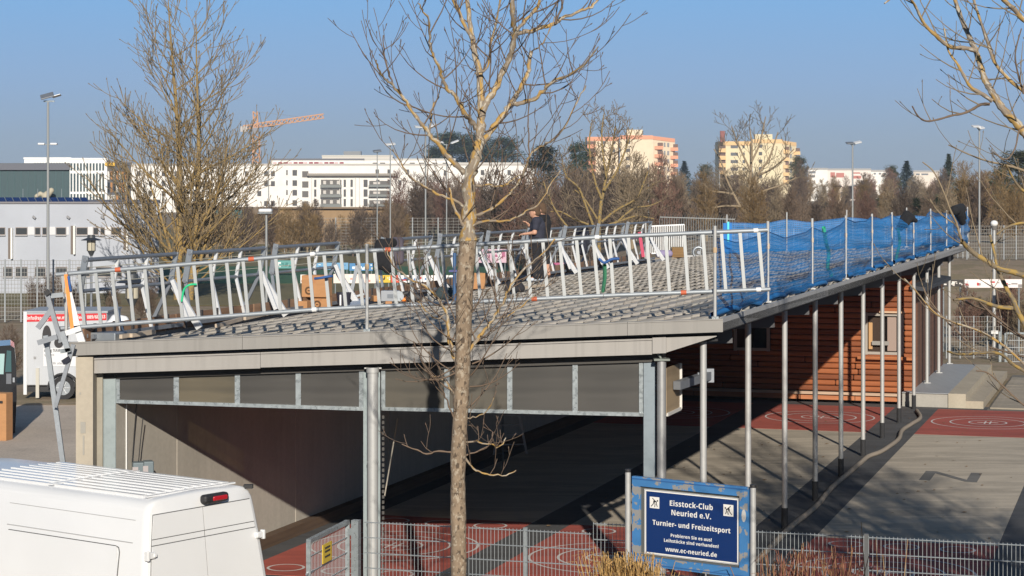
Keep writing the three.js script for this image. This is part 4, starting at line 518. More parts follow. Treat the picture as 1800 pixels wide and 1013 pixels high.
  for (const sd of [-1, 1]) mb().rbox(R_(sd * 1.0, .92, .01), .12, .5, .1, .02, Math.atan2(-s.z, s.x)).build('tail_light', M([.4, .02, .02], .25), t);
  for (const l of [1.0, 4.2]) for (const sd of [-1, 1]) { const c = P(l, sd * .92, .34), w = new THREE.Group(); w.name = 'wheel'; t.add(w); mb().bar(c.clone().addScaledVector(s, -.11), c.clone().addScaledVector(s, .11), .34, 24).build('tyre', MAT.rubber, w); mb().bar(c.clone().addScaledVector(s, -.12), c.clone().addScaledVector(s, .12), .2, 16).build('rim', MAT.alu, w); }
  t.scale.y = .952; mb().prism([P(5, -.98, .35), P(6, -.9, .4), P(6, -.9, 1.1), P(5.4, -.93, 1.3), P(5, -.93, 2.3)], s.clone().multiplyScalar(1.9)).build('cab', paint, t);
}
// ---------------------------------------------------------------- club sign
{
  const Zl = 24.5, Zr = 23.5, A = W(1104, 832, Zl), B = W(1324, 850, Zr); A.y = B.y = 2.96; const d = B.clone().sub(A).setY(0), wid = d.length(); d.normalize(); const nrm = V(-d.z, 0, d.x); if (nrm.z < 0) nrm.negate();
  const base = A.clone().setY(0), t = thing('club_sign', 'blue framed club notice sign with white lettering on two steel posts', 'sign', base); const P = (u, y, o = 0) => A.clone().setY(y).addScaledVector(d, u).addScaledVector(nrm, o); const ry = Math.atan2(-d.z, d.x);
  const bt = 2.95, bb = 1.90, u0 = .075, u1 = wid - .055, fr = M([1, 1, 1], .6, { map: T.rust });
  for (const [u, y] of [[0, 3.0], [wid, 2.96]]) { const p = mb().bar(P(u, 0), P(u, y), .034, 14).build('post', MAT.galvPost, t); mb().bar(P(u, y - .01), P(u, y + .025), .038, 14).build('post_cap', MAT.black, p); }
  const f = mb(); f.box(P((u0 + u1) / 2, bt - .055, .0), u1 - u0, .11, .06, ry).build('frame', fr, t); mb().box(P((u0 + u1) / 2, bb + .055, .0), u1 - u0, .11, .06, ry).build('frame', fr, t);
  for (const [u, w] of [[u0 + .055, .11], [u1 - .055, .11]]) mb().box(P(u, (bt + bb) / 2, 0), w, bt - bb - .22, .058, ry).build('frame', fr, t);
  for (const y of [bt - .025, bb + .025]) mb().box(P((u0 + u1) / 2, y, .032), u1 - u0, .012, .008, ry).build('frame_bead', M([.03, .12, .32], .6), t);
  mb().box(P((u0 + u1) / 2, (bt + bb) / 2, -.012), u1 - u0 - .2, bt - bb - .2, .02, ry).build('back_plate', M([.10, .105, .10], .6), t);
  const cw = 1024, chh = 640, cv = document.createElement('canvas'); cv.width = cw; cv.height = chh; const c = cv.getContext('2d');
  c.fillStyle = '#0c2f66'; c.fillRect(0, 0, cw, chh); c.strokeStyle = '#ece9e2'; c.lineWidth = 20; c.strokeRect(10, 10, cw - 20, chh - 20); c.strokeStyle = '#0c2f66'; c.lineWidth = 3; c.strokeRect(6, 6, cw - 12, chh - 12);
  c.fillStyle = '#e9e6e0'; c.textAlign = 'center';
  const tx = (s, y, px, b = true) => { c.font = `${b ? 'bold ' : ''}${px}px sans-serif`; c.fillText(s, 512, y); };
  tx('Eisstock-Club', 140, 74); tx('Neuried e.V.', 230, 74); tx('Turnier- und Freizeitsport', 345, 68); tx('Probieren Sie es aus!', 445, 45); tx('Leihstöcke sind vorhanden!', 500, 45); tx('www.ec-neuried.de', 590, 60);
  for (const [x, y, m] of [[60, 70, 1], [858, 70, -1]]) { c.fillStyle = '#e9e6e0'; c.fillRect(x, y, 106, 112); c.strokeStyle = '#14161a'; c.fillStyle = '#14161a'; c.lineCap = 'round'; const X = k => x + 53 + m * k; c.lineWidth = 11; c.beginPath(); c.moveTo(X(-8), y + 40); c.lineTo(X(20), y + 48); c.stroke(); c.lineWidth = 8; c.beginPath(); c.moveTo(X(-8), y + 40); c.lineTo(X(-14), y + 70); c.lineTo(X(-36), y + 94); c.stroke(); c.beginPath(); c.moveTo(X(-6), y + 42); c.lineTo(X(6), y + 72); c.lineTo(X(2), y + 96); c.stroke(); c.beginPath(); c.moveTo(X(18), y + 46); c.lineTo(X(22), y + 74); c.lineTo(X(30), y + 92); c.stroke(); c.beginPath(); c.moveTo(X(10), y + 42); c.lineTo(X(-22), y + 16); c.stroke(); c.beginPath(); c.arc(X(32), y + 36, 8, 0, 7); c.fill(); }
  const ct = new THREE.CanvasTexture(cv); ct.colorSpace = THREE.SRGBColorSpace; const pu0 = u0 + .16, pu1 = u1 - .125, py0 = bb + .14, py1 = bt - .14;
  const m = mb(); m.quad(P(pu0, py0, .006), P(pu1, py0, .006), P(pu1, py1, .006), P(pu0, py1, .006)); m.build('sign_panel', M([1, 1, 1], .35, { map: ct }), t, 1, true);
  const sc = mb(); sc.add(new THREE.CircleGeometry(.05, 10).scale(.6, 1.5, 1).rotateY(ry).translate(...P(u1 - .05, bt - .33, .031).toArray())); sc.build('peeled_patch', M([.5, .49, .47], .8), t);
}
// ---------------------------------------------------------------- mesh fence and gate along the court
{
  const q0 = V(-2.02, 0, -27.0), P = (u, y) => q0.clone().addScaledVector(ACROSS, u).add(V(0, y, 0)); const wire = M([.30, .33, .35], .5, { metalness: .5 });
  const t = thing('mesh_fence', 'galvanised double wire mesh fence in front of the curling lanes', 'fence', q0.clone());
  const panel = (u0, u1, top) => { const m = mb(); for (let u = u0; u <= u1 + .001; u += .05) m.beam(P(u, .05), P(u, top + .02), .0052, .0052); for (let y = top; y > .05; y -= .2) { m.beam(P(u0, y).addScaledVector(ALONG, .006), P(u1, y).addScaledVector(ALONG, .006), .012, .01); m.beam(P(u0, y).addScaledVector(ALONG, -.007), P(u1, y).addScaledVector(ALONG, -.007), .012, .01); } m.build('mesh_panel', wire, t); };
  panel(.08, 1.5, 1.985); panel(1.53, 2.28, 1.985); panel(2.3, 3.17, 1.985); panel(3.2, 4.6, 2.12); panel(4.62, 6.63, 2.12); panel(6.68, 9.2, 2.12); panel(9.24, 11.7, 2.12);
  for (const [u, h] of [[2.29, 2.02], [4.61, 2.15], [6.65, 2.16], [9.22, 2.15]]) mb().box(P(u, h / 2).addScaledVector(ALONG, .03), .055, h, .045, -.3024).build('fence_post', u > 5 ? M([.12, .125, .13], .6, { metalness: .3 }) : MAT.galv, t);
  const gp = thing('gate_post', 'thick galvanised gate post at the left end of the mesh fence', 'post', P(-.04, 0)); mb().box(P(-.04, 1.0), .1, 2.02, .1, -.3024).build('post', MAT.galv, gp); mb().box(P(-.12, 1.85), .06, .09, .05, -.3024).box(P(-.1, 1.2), .06, .09, .05).build('hinge', MAT.galv, gp);
  const g = thing('gate_leaf', 'open mesh gate leaf with a yellow notice plate', 'gate', P(-.14, 0)); const h0 = P(-.16, 0), h1 = V(-2.54, 0, -25.55), Q = (k, y) => h0.clone().lerp(h1, k).setY(y);
  for (const k of [0, 1]) mb().beam(Q(k, .06), Q(k, 1.98), .055, .05).build('frame_bar', MAT.galv, g); for (const y of [.08, 1.98]) mb().beam(Q(0, y), Q(1, y), .06, .05).build('frame_bar', MAT.galv, g);
  const m = mb(); for (let i = 1; i < 28; i++) m.beam(Q(i / 28, .1), Q(i / 28, 1.95), .006, .006); for (let y = 1.78; y > .1; y -= .2) m.beam(Q(0, y), Q(1, y), .016, .012); m.build('mesh_panel', wire, g);
  mb().beam(Q(1.05, 1.58), Q(.88, 1.58), .025, .025).build('latch', MAT.alu, g);
  const pl = mb().prism([Q(.72, 1.62), Q(.5, 1.62), Q(.5, 1.86), Q(.72, 1.86)].map(p => p.add(V(.03, 0, .01))), V(.012, 0, .004)).build('notice_plate', M([.66, .47, .05], .5), g); const pr = mb(); for (const y of [1.81, 1.765, 1.70]) pr.beam(Q(.68, y).add(V(.047, 0, .016)), Q(.55, y).add(V(.047, 0, .016)), .022, .004, UP); pr.build('print', M([.05, .045, .04], .6), pl);
}
// ---------------------------------------------------------------- bare trees: tubes joined into one soup per part
class Soup {
  constructor() { this.p = []; this.n = []; this.u = []; this.i = []; }
  tube(pts, rad, sides) {
    const b = this.p.length / 3, N = pts.length; let ref = V(.3, .1, .95), acc = 0; const t = V(0, 0, 0);
    for (let k = 0; k < N; k++) { t.copy(pts[Math.min(k + 1, N - 1)]).sub(pts[Math.max(k - 1, 0)]).normalize(); const a = ref.clone().addScaledVector(t, -ref.dot(t)); if (a.lengthSq() < 1e-4) a.set(1, 0, 0).addScaledVector(t, -t.x); a.normalize(); ref = a; const c = t.clone().cross(a); if (k) acc += pts[k].distanceTo(pts[k - 1]); for (let s = 0; s <= sides; s++) { const w = s / sides * Math.PI * 2, x = Math.cos(w), y = Math.sin(w), nx = a.x * x + c.x * y, ny = a.y * x + c.y * y, nz = a.z * x + c.z * y; this.p.push(pts[k].x + nx * rad[k], pts[k].y + ny * rad[k], pts[k].z + nz * rad[k]); this.n.push(nx, ny, nz); this.u.push(s / sides * Math.max(.25, Math.round(rad[0] * 6.28 * 2) / 2), acc); } }
    for (let k = 0; k < N - 1; k++) for (let s = 0; s < sides; s++) { const q = b + k * (sides + 1) + s, r = q + sides + 1; this.i.push(q, q + 1, r, q + 1, r + 1, r); }
  }
  geo() { const g = new THREE.BufferGeometry(); g.setAttribute('position', new THREE.Float32BufferAttribute(this.p, 3)); g.setAttribute('normal', new THREE.Float32BufferAttribute(this.n, 3)); g.setAttribute('uv', new THREE.Float32BufferAttribute(this.u, 2)); g.setIndex(this.i); return g; }
  build(name, m, parent) { const g = this.geo(), o = worldOff(parent); g.translate(-o.x, -o.y, -o.z); return addMesh(name, g, m, parent); }
}
// a twig or limb that bends upwards and carries smaller ones
function grow(o, lvl, p, d, len, r, R_) {
  const L = o.lv[lvl], n = Math.max(2, Math.round(len / L.step)); const pts = [p.clone()], rad = [r]; let q = p.clone(), e = d.clone().normalize(); const bend = (R_() - .5) * 2;
  for (let i = 1; i <= n; i++) { e.add(V((R_() - .5) * L.wob, L.up / n + (R_() - .5) * L.wob * .6, (R_() - .5) * L.wob)).normalize(); q = q.clone().addScaledVector(e, len / n); pts.push(q); rad.push(Math.max(o.minR, r * (1 - L.taper * i / n))); }
  o.soups[L.soup].tube(pts, rad, L.sides);
  if (o.bud && lvl === o.lv.length - 1) { const b = pts[n].clone().addScaledVector(e, o.bud); o.soups[L.soup].tube([pts[n], pts[n].clone().lerp(b, .4), b], [rad[n] * 1.1, rad[n] * 2.1, rad[n] * .4], 3); }
  if (lvl + 1 < o.lv.length) kids(o, lvl, pts, rad, R_);
}
function kids(o, lvl, pts, rad, R_, t0 = o.lv[lvl].t0 ?? .2, num) {
  const L = o.lv[lvl], n = pts.length - 1; let len = 0; for (let i = 1; i <= n; i++) len += pts[i].distanceTo(pts[i - 1]);
  const cnt = num ?? Math.max(1, Math.round(L.kids * (L.perM ? len : 1) * (.8 + .4 * R_()))); let az = R_() * 6.28;
  for (let k = 0; k < cnt; k++) {
    const u = t0 + (1 - t0) * (k + R_() * .8) / cnt, f = Math.min(n - .001, u * n), i = Math.floor(f), p = pts[i].clone().lerp(pts[i + 1], f - i), t = pts[i + 1].clone().sub(pts[i]).normalize(); az += 2.4 + (R_() - .5) * .9;
    const a = Math.abs(t.y) > .9 ? V(1, 0, 0) : UP.clone(); const x = a.clone().cross(t).normalize(), y = t.clone().cross(x), ang = L.ang * (.75 + .5 * R_()); const d = t.clone().multiplyScalar(Math.cos(ang)).addScaledVector(x, Math.sin(ang) * Math.cos(az)).addScaledVector(y, Math.sin(ang) * Math.sin(az));
    if (o.upOnly && d.y < -.25) d.y *= -.5; const cl = (L.len ?? len * L.ratio) * (1 - (L.tipShrink ?? .55) * u) * (.65 + .6 * R_()); grow(o, lvl + 1, p, d, cl, Math.max(o.minR, lerp(rad[i], rad[i + 1], f - i) * L.thin), R_);
  }
}
function fromPhoto(list, Z, r0, r1, tw, seed) { // a limb through photo positions, wandering in depth
  const R_ = rng(seed); let z = Z, v = 0; const n = list.length; return list.map(([x, y], i) => { if (i) { v += (R_() - .5) * .5; z += v * .25 * tw; } return W(x, y, z + (list[i][2] ?? 0)); });
}
function smooth(pts, k = 3) { const c = new THREE.CatmullRomCurve3(pts, false, 'centripetal'); return c.getPoints((pts.length - 1) * k); }
{
  const Z = 24.6, base = W(806, 1013, Z).setY(0), t = thing('bare_tree', 'tall bare tree with orange lichen standing in front of the hall', 'tree', base); const px = Z / F;
  const tr = smooth([V(base.x - .02, -.1, -Z), W(806, 1040, Z), W(806, 940, Z), W(805, 860, Z), W(806, 790, Z), W(811, 700, Z), W(814, 620, Z), W(816, 540, Z), W(819, 470, Z), W(823, 420, Z)], 4); const trw = tr.map((p, i) => { const y = HY + (CH - p.y) * F / Z; return (y > 760 ? lerp(12.6, 14.5, sstep(760, 1150, y)) : lerp(13.4, 15.5, sstep(700, 430, y)) * (y < 760 ? 1 : 1)) * px * (1 + .05 * Math.sin(i * 2.3)) * (Math.abs(y - 800) < 12 || Math.abs(y - 905) < 10 ? 1.12 : 1); });
  { const s = new Soup(); s.tube(tr, trw, 18); s.build('trunk', MAT.trunk, t); }
  const tw = new Soup(), R_ = rng(4242); const o = { soups: { l: new Soup(), t: tw }, minR: .0042, bud: .035, upOnly: true, lv: [{}, { step: .14, wob: .22, up: 1.0, taper: .7, soup: 't', sides: 4, kids: 2.6, perM: true, t0: .25, ang: .8, len: .45, thin: .75, tipShrink: .3 }, { step: .09, wob: .3, up: .55, taper: .5, soup: 't', sides: 3, kids: 1, ang: .6, len: .12, thin: .7, t0: .3 }, { step: .07, wob: .2, up: .3, taper: .4, soup: 't', sides: 3 }] };
  const limb = (list, w0, w1, seed, dens = 3.0, off = 0, tip = 1.0, t0 = .1) => {
    const J = rng(seed + 900), pts = smooth(fromPhoto(list, Z + off, 0, 0, 1.2, seed), 4).map((p, i, a) => i && i < a.length - 1 ? p.add(V((J() - .5) * .022, (J() - .5) * .022, 0)) : p), n = pts.length - 1; const rad = pts.map((p, i) => Math.max(.004, (seed === 1 ? lerp(w0, w1, Math.pow(i / n, .62)) : lerp(w0 * .72, w1 * .85, i / n)) * .5 * px * (1 + .13 * Math.sin(i * 1.9 + seed) + .12 * Math.sin(i * 4.3 + seed * 2)))); const s = new Soup(); s.tube(pts, rad, w0 > 8 ? 12 : 7); s.build('limb', w0 > 6 ? MAT.bark : (seed % 3 ? MAT.bark : MAT.twig), t);
    let len = 0; for (let i = 1; i <= n; i++) len += pts[i].distanceTo(pts[i - 1]); o.lv[0] = { kids: dens * 1.7, perM: true, ang: 1.05, len: tip, thin: .6, t0, tipShrink: .35 }; kids(o, 0, pts, rad.map(r => Math.min(r, .016)), R_);
  };
  limb([[823, 424], [824, 370], [824, 316], [834, 284], [842, 257], [845, 220], [846, 187], [844, 141], [838, 105], [830, 70], [824, 25], [818, -40]], 29, 7, 1, 2.2);
  limb([[830, 70], [812, 35], [798, 0], [790, -40]], 10, 6, 2); limb([[836, 130], [858, 117], [862, 80], [872, 40], [880, -10]], 7, 4, 3);
  limb([[848, 196], [858, 175], [869, 158], [884, 126], [896, 98], [902, 74], [904, 50], [902, 20], [900, -30]], 17, 9, 4);
  limb([[838, 272], [852, 246], [869, 222], [885, 200], [898, 183], [914, 155], [927, 133], [931, 112], [934, 90]], 16, 8, 5); limb([[934, 92], [950, 80], [962, 60], [975, 30]], 4, 2, 35);
  limb([[898, 183], [920, 180], [940, 173], [955, 160], [966, 148], [985, 138], [1006, 129], [1030, 110], [1052, 82]], 12, 3, 6);
  limb([[837, 226], [828, 212], [819, 203], [811, 190], [803, 174], [796, 164], [786, 156], [778, 138], [773, 122], [765, 104], [757, 84], [755, 60], [755, 38], [744, 22], [736, 6]], 13, 3, 7);
  limb([[816, 305], [801, 288], [786, 274], [772, 256], [757, 238], [748, 226], [740, 216], [725, 196], [711, 174], [698, 159], [686, 146], [674, 136], [665, 122], [661, 106]], 14, 3, 8); limb([[690, 150], [681, 120], [676, 92], [674, 62]], 5, 2.5, 9);
  limb([[757, 238], [757, 215], [760, 190], [772, 170]], 5, 2, 10); limb([[905, 58], [922, 56], [938, 53], [955, 48], [973, 43], [982, 36], [990, 31], [1018, 20], [1040, 12], [1058, -8]], 12, 5, 11); limb([[976, 42], [985, 20], [990, -10]], 6, 4, 12); limb([[905, 58], [925, 35], [945, 12], [950, -20]], 9, 6, 13);
  limb([[826, 380], [848, 374], [872, 363], [892, 344], [910, 324], [922, 300], [931, 274], [950, 258], [973, 245], [996, 215], [1014, 178], [1030, 150]], 8, 2.4, 14); limb([[930, 280], [929, 235], [928, 190], [930, 160]], 4, 2, 15); limb([[826, 330], [850, 325], [886, 327], [900, 318], [925, 300]], 7, 3, 16);
  limb([[818, 366], [800, 352], [778, 344], [758, 335], [740, 324], [720, 310], [704, 286], [690, 262]], 8, 2.4, 17); limb([[822, 405], [806, 380], [796, 356], [790, 330]], 9, 4, 18); limb([[828, 400], [850, 390], [878, 389], [902, 386], [925, 372], [945, 360], [965, 330], [985, 300]], 7, 2.2, 19);
  limb([[812, 650], [798, 628], [789, 590], [784, 551], [776, 534], [763, 516], [740, 500], [714, 486], [690, 465], [680, 440]], 11, 2.5, 20, 4.0, 0, .7); limb([[815, 640], [830, 610], [848, 586], [866, 562], [884, 532], [893, 512], [902, 496], [925, 470], [948, 452], [975, 420]], 10, 2.5, 21, 3.6, 0, .7); limb([[868, 560], [892, 555], [915, 540], [940, 520]], 5, 2, 22); limb([[784, 551], [770, 560], [752, 550], [735, 530]], 4, 2, 23);
  limb([[806, 795], [778, 794], [751, 797], [728, 790], [706, 781]], 5, 2.4, 24, 1.2, 0, .3); limb([[810, 778], [836, 777], [860, 781], [876, 786], [889, 770]], 5, 2.6, 25, 3.5, 0, .3); limb([[813, 792], [824, 815], [841, 829], [862, 834], [890, 835], [907, 827]], 5.5, 2.4, 26, 2, 0, .3); limb([[808, 770], [800, 745], [786, 705], [775, 680], [758, 660], [735, 640]], 5, 2, 27, 1.2, 0, .35); limb([[814, 690], [798, 690], [783, 672], [765, 664], [746, 650]], 5, 2, 28, 2.2, 0, .4); limb([[816, 735], [838, 733], [858, 720], [868, 700]], 4, 2, 29, 2, 0, .3); limb([[812, 800], [840, 795], [862, 780], [866, 760]], 4, 2, 30, 2, 0, .3);
  for (const [x, y, dx, dy] of [[805, 640, -60, 60], [803, 600, -70, -20], [820, 600, 60, -60], [806, 580, -40, -70], [822, 560, 40, -50], [800, 690, -80, -30], [808, 660, -90, -40], [826, 680, 70, 10], [830, 640, 90, -20], [826, 610, 80, -30], [804, 620, -95, -25], [802, 655, -70, 50], [828, 660, 75, -55], [820, 720, 60, -40]]) { const p = W(x, y, Z), q = W(x + dx, y + dy, Z + (R_() - .5) * 1.2); grow(o, 1, p, q.clone().sub(p), p.distanceTo(q) * 1.4, .011, R_); }
  const c = tw.build('crown', MAT.twig, t); c.name = 'crown';
}
{ // tree whose trunk stands outside the frame on the right
  const Z = 16.5, base = W(1960, 1013, Z).setY(0), t = thing('bare_tree', 'bare lichened tree reaching in from the right edge of the photo', 'tree', base), px = Z / F; const P = (x, y, dz = 0) => W(x, y, Z + dz);
  { const s = new Soup(); const p = smooth([V(base.x, -.1, -Z), P(1960, 900), P(1962, 700), P(1955, 520), P(1948, 380), P(1950, 200), P(1940, 0), P(1935, -300)], 4); s.tube(p, p.map((_, i) => lerp(.15, .08, i / p.length)), 14); s.build('trunk', MAT.trunk, t); }
  const R_ = rng(99), tw = new Soup(); const o = { soups: { t: tw }, minR: .0028, bud: .028, upOnly: true, lv: [{}, { step: .1, wob: .22, up: .55, taper: .65, soup: 't', sides: 4, kids: 2.6, perM: true, ang: .75, len: .3, thin: .7, t0: .25 }, { step: .07, wob: .25, up: .4, taper: .5, soup: 't', sides: 3 }] };
  const limb = (list, w0, w1, seed, dens, mt = MAT.bark, tip = .5) => { const pts = smooth(fromPhoto(list, Z, 0, 0, .7, seed), 4), n = pts.length - 1, rad = pts.map((p, i) => Math.max(.003, lerp(w0, w1, i / n) * .5 * px * (1 + .12 * Math.sin(i * 2.1 + seed)))); const s = new Soup(); s.tube(pts, rad, 8); s.build('limb', mt, t); o.lv[0] = { kids: dens * 1.7, perM: true, ang: .95, len: tip * 1.25, thin: .6, t0: .1, tipShrink: .3 }; if (dens) kids(o, 0, pts, rad.map(r => Math.min(r, .011)), R_); return pts; };
  limb([[1952, 420], [1880, 310], [1815, 250], [1800, 232], [1787, 216], [1774, 203], [1760, 187], [1749, 170], [1740, 155], [1732, 141], [1724, 116], [1716, 91], [1709, 76], [1703, 62], [1690, 32], [1676, -10]], 17, 8, 1, 3); limb([[1745, 178], [1725, 164], [1707, 153], [1694, 132], [1683, 112], [1668, 90], [1660, 50]], 8, 3, 2, 3.5, MAT.bark);
  limb([[1718, 90], [1700, 85], [1674, 83], [1658, 74], [1645, 62], [1630, 48], [1620, 33], [1612, 16], [1602, 0], [1580, -10], [1555, 6]], 9, 3, 3, 3); limb([[1740, 183], [1724, 184], [1712, 191], [1695, 199], [1674, 203], [1650, 210], [1629, 213], [1614, 204], [1604, 187]], 6, 2.4, 4, 3, MAT.twig, .3);
  limb([[1950, 300], [1880, 190], [1800, 160], [1765, 130], [1748, 108], [1738, 80], [1725, 40], [1712, 0], [1705, -30]], 8, 4, 5, 3); limb([[1945, 100], [1860, 60], [1800, 35], [1785, 18], [1765, 0], [1740, -30]], 12, 7, 6, 3); limb([[1800, 165], [1790, 130], [1785, 95], [1796, 50]], 4, 2, 7, 3, MAT.twig);
  limb([[1952, 600], [1880, 520], [1830, 492], [1800, 484], [1780, 478], [1758, 473], [1742, 464], [1730, 456], [1716, 448], [1704, 439], [1696, 430], [1691, 423]], 12, 7, 8, 1.5, MAT.lichen); limb([[1691, 423], [1686, 408], [1682, 393], [1672, 372], [1660, 340], [1640, 300], [1622, 285]], 5, 2, 9, 2.2, MAT.twigTan, .35); limb([[1682, 395], [1665, 385], [1648, 370], [1635, 350]], 3, 2, 10, 2, MAT.twigTan, .3);
  limb([[1950, 720], [1860, 640], [1812, 590], [1800, 567], [1790, 548], [1782, 528], [1772, 512], [1765, 497], [1758, 483], [1754, 471], [1751, 459], [1749, 447], [1745, 430], [1741, 414]], 11, 5, 11, 1.5, MAT.lichen, .35); limb([[1780, 542], [1758, 540], [1737, 534], [1722, 528], [1706, 524], [1690, 526], [1676, 528]], 8, 4, 12, 1.5, MAT.lichen, .3);
  limb([[1940, 800], [1860, 690], [1800, 652], [1780, 640], [1762, 624], [1740, 620], [1711, 622], [1685, 623], [1666, 618]], 7, 3.4, 13, 1.2, MAT.lichen, .25); limb([[1820, 660], [1770, 612], [1724, 583], [1702, 575], [1680, 568], [1660, 560], [1644, 550], [1625, 530], [1608, 509], [1590, 490]], 5, 2.4, 14, 2.4, MAT.bark, .3);
  limb([[1870, 420], [1820, 350], [1795, 332], [1784, 318], [1774, 299], [1768, 290]], 6, 3, 15, 1, MAT.lichen, .25); limb([[1880, 450], [1835, 405], [1800, 392], [1770, 400], [1752, 412]], 7, 3, 16, 1.5, MAT.lichen); limb([[1850, 330], [1800, 300], [1766, 290], [1735, 283], [1700, 270], [1668, 255]], 5, 2.2, 17, 2.5, MAT.twigTan, .35);
  limb([[1850, 740], [1800, 712], [1780, 695], [1756, 672], [1735, 655], [1716, 652]], 4, 2.2, 18, 2.5, MAT.twig, .3); limb([[1900, 260], [1830, 225], [1795, 225], [1785, 260], [1770, 280], [1745, 268]], 4, 2, 19, 2.4, MAT.twig, .3); limb([[1700, 600], [1660, 560], [1630, 520], [1618, 490]], 3, 2, 20, 1.5, MAT.twig, .25);
  tw.build('crown', MAT.twigTan, t);
}
// procedural bare tree standing at the origin
function bareTree(o) {
  const R_ = rng(o.seed), s = { l: new Soup(), t: new Soup() }; const g = { soups: s, minR: o.minR, bud: o.bud, upOnly: true, lv: o.lv };
  const all = []; for (const [dx, dz, lean, h, r] of o.stems) { const n = 14, pts = [], rad = []; for (let i = 0; i <= n; i++) { const u = i / n; pts.push(V(dx + lean * u * h * .12 + Math.sin(u * 5 + o.seed) * .012 * h, u * h - .1, dz + Math.cos(u * 4 + o.seed) * .012 * h)); rad.push(Math.max(o.minR, r * (1 - u * .9))); } s.l.tube(pts, rad, 8); kids(g, 0, pts, rad, R_, o.t0); }
  return s;
}
function treeThing(name, label, cat, pos, soups, lm, tm, group, kind) { const t = thing(name, label, cat, pos, group); for (const [k, n, m] of [['l', 'trunk', lm], ['t', 'crown', tm]]) if (soups[k].i.length) addMesh(n, soups[k].geo(), m, t); return t; }
{ // bushy tree behind the left of the hall
  const Z = 118, sc = Z / F, b = W(330, 500, Z); b.y = 0; const s = bareTree({ seed: 12, minR: .017, bud: .14, t0: .05, stems: [[-.45, 0, -.25, 17.6, .25], [.25, .2, .22, 16, .23], [.0, -.2, 2.2, 9, .14], [-.2, .3, -2.4, 9, .14]], lv: [{ kids: 25, ang: 1.0, len: 7.4, thin: .5, tipShrink: .68, step: 1 }, { step: .55, wob: .24, up: .62, taper: .75, soup: 'l', sides: 5, kids: 1.75, perM: true, t0: .2, ang: .6, len: 2.3, thin: .6, tipShrink: .45 }, { step: .4, wob: .22, up: .6, taper: .6, soup: 't', sides: 4, kids: 1.2, perM: true, t0: .15, ang: .6, len: 1.1, thin: .7 }, { step: .4, wob: .2, up: .5, taper: .5, soup: 't', sides: 3 }] });
  treeThing('bare_tree', 'bushy bare tree with golden lichen behind the left half of the hall', 'tree', b, s, M([1, .95, .8], .95, { map: T.lichen }), M([.275, .205, .115], .9));
}
// ---------------------------------------------------------------- dry grasses and twiggy shrub at the lower edge
{
  const tuft = (name, label, cat, pts, n, h, spread, m, m2, seed, thick) => { const R_ = rng(seed), t = thing(name, label, cat, pts[0].clone().setY(0)), s = new Soup(), s2 = new Soup(); for (let i = 0; i < n; i++) { const c = pts[Math.floor(R_() * pts.length)], p = V(c.x + (R_() - .5) * .3, 0, c.z + (R_() - .5) * .3), a = R_() * 6.28, d = spread * R_(), hh = h * (.75 + .4 * R_()); const e = V(p.x + Math.cos(a) * d, hh, p.z + Math.sin(a) * d), mid = p.clone().lerp(e, .55).add(V(-Math.cos(a) * d * .2, hh * .12, 0)), tip = e.clone().add(V(Math.cos(a) * d * .35, -.06 * h * R_(), Math.sin(a) * d * .3)); (R_() > .5 ? s : s2).tube([p, mid, e, tip], [thick, thick, thick * .8, thick * .3], 3); } s.build('stalks', m, t); s2.build('stalks', m2, t); return t; };
  const gm = M([.62, .40, .16], .9), gm2 = M([.52, .33, .12], .9); tuft('ornamental_grass', 'golden dry ornamental grass under the club sign', 'grass clump', [V(1.36, 0, -23.6), V(1.18, 0, -23.7), V(1.5, 0, -23.5)], 1100, 1.9, .34, gm, gm2, 7, .006);
  tuft('twiggy_shrub', 'reddish brown twiggy shrub right of the club sign', 'shrub', [V(3.35, 0, -23.6), V(3.75, 0, -23.5), V(3.0, 0, -23.5)], 330, 1.98, .42, M([.30, .13, .09], .9), M([.36, .2, .1], .9), 17, .007);
  const R_ = rng(3), t = thing('dry_stems', 'few tall dry stems beside the dark fence post', 'stems', V(4.2, 0, -24)); const s = new Soup(); for (const [x0, x1, y] of [[1530, 1514, 918], [1548, 1540, 945], [1582, 1596, 948], [1560, 1552, 975], [1470, 1462, 960]]) s.tube([W(x0, 1200, 23.9), W(lerp(x0, x1, .6), 1010, 23.9), W(x1, y, 23.9)], [.008, .007, .004], 4); s.build('stems', M([.36, .24, .13], .9), t);
  const bed = sheet('planting_bed', [LN(22.5, -14), LN(25.4, -14), LN(25.4, 8), LN(22.5, 8)].map((p, i) => p), .004, M([1, 1, 1], 1, { map: T.soil }), 'soil bed with dry plants in front of the fence', 'bed');
}
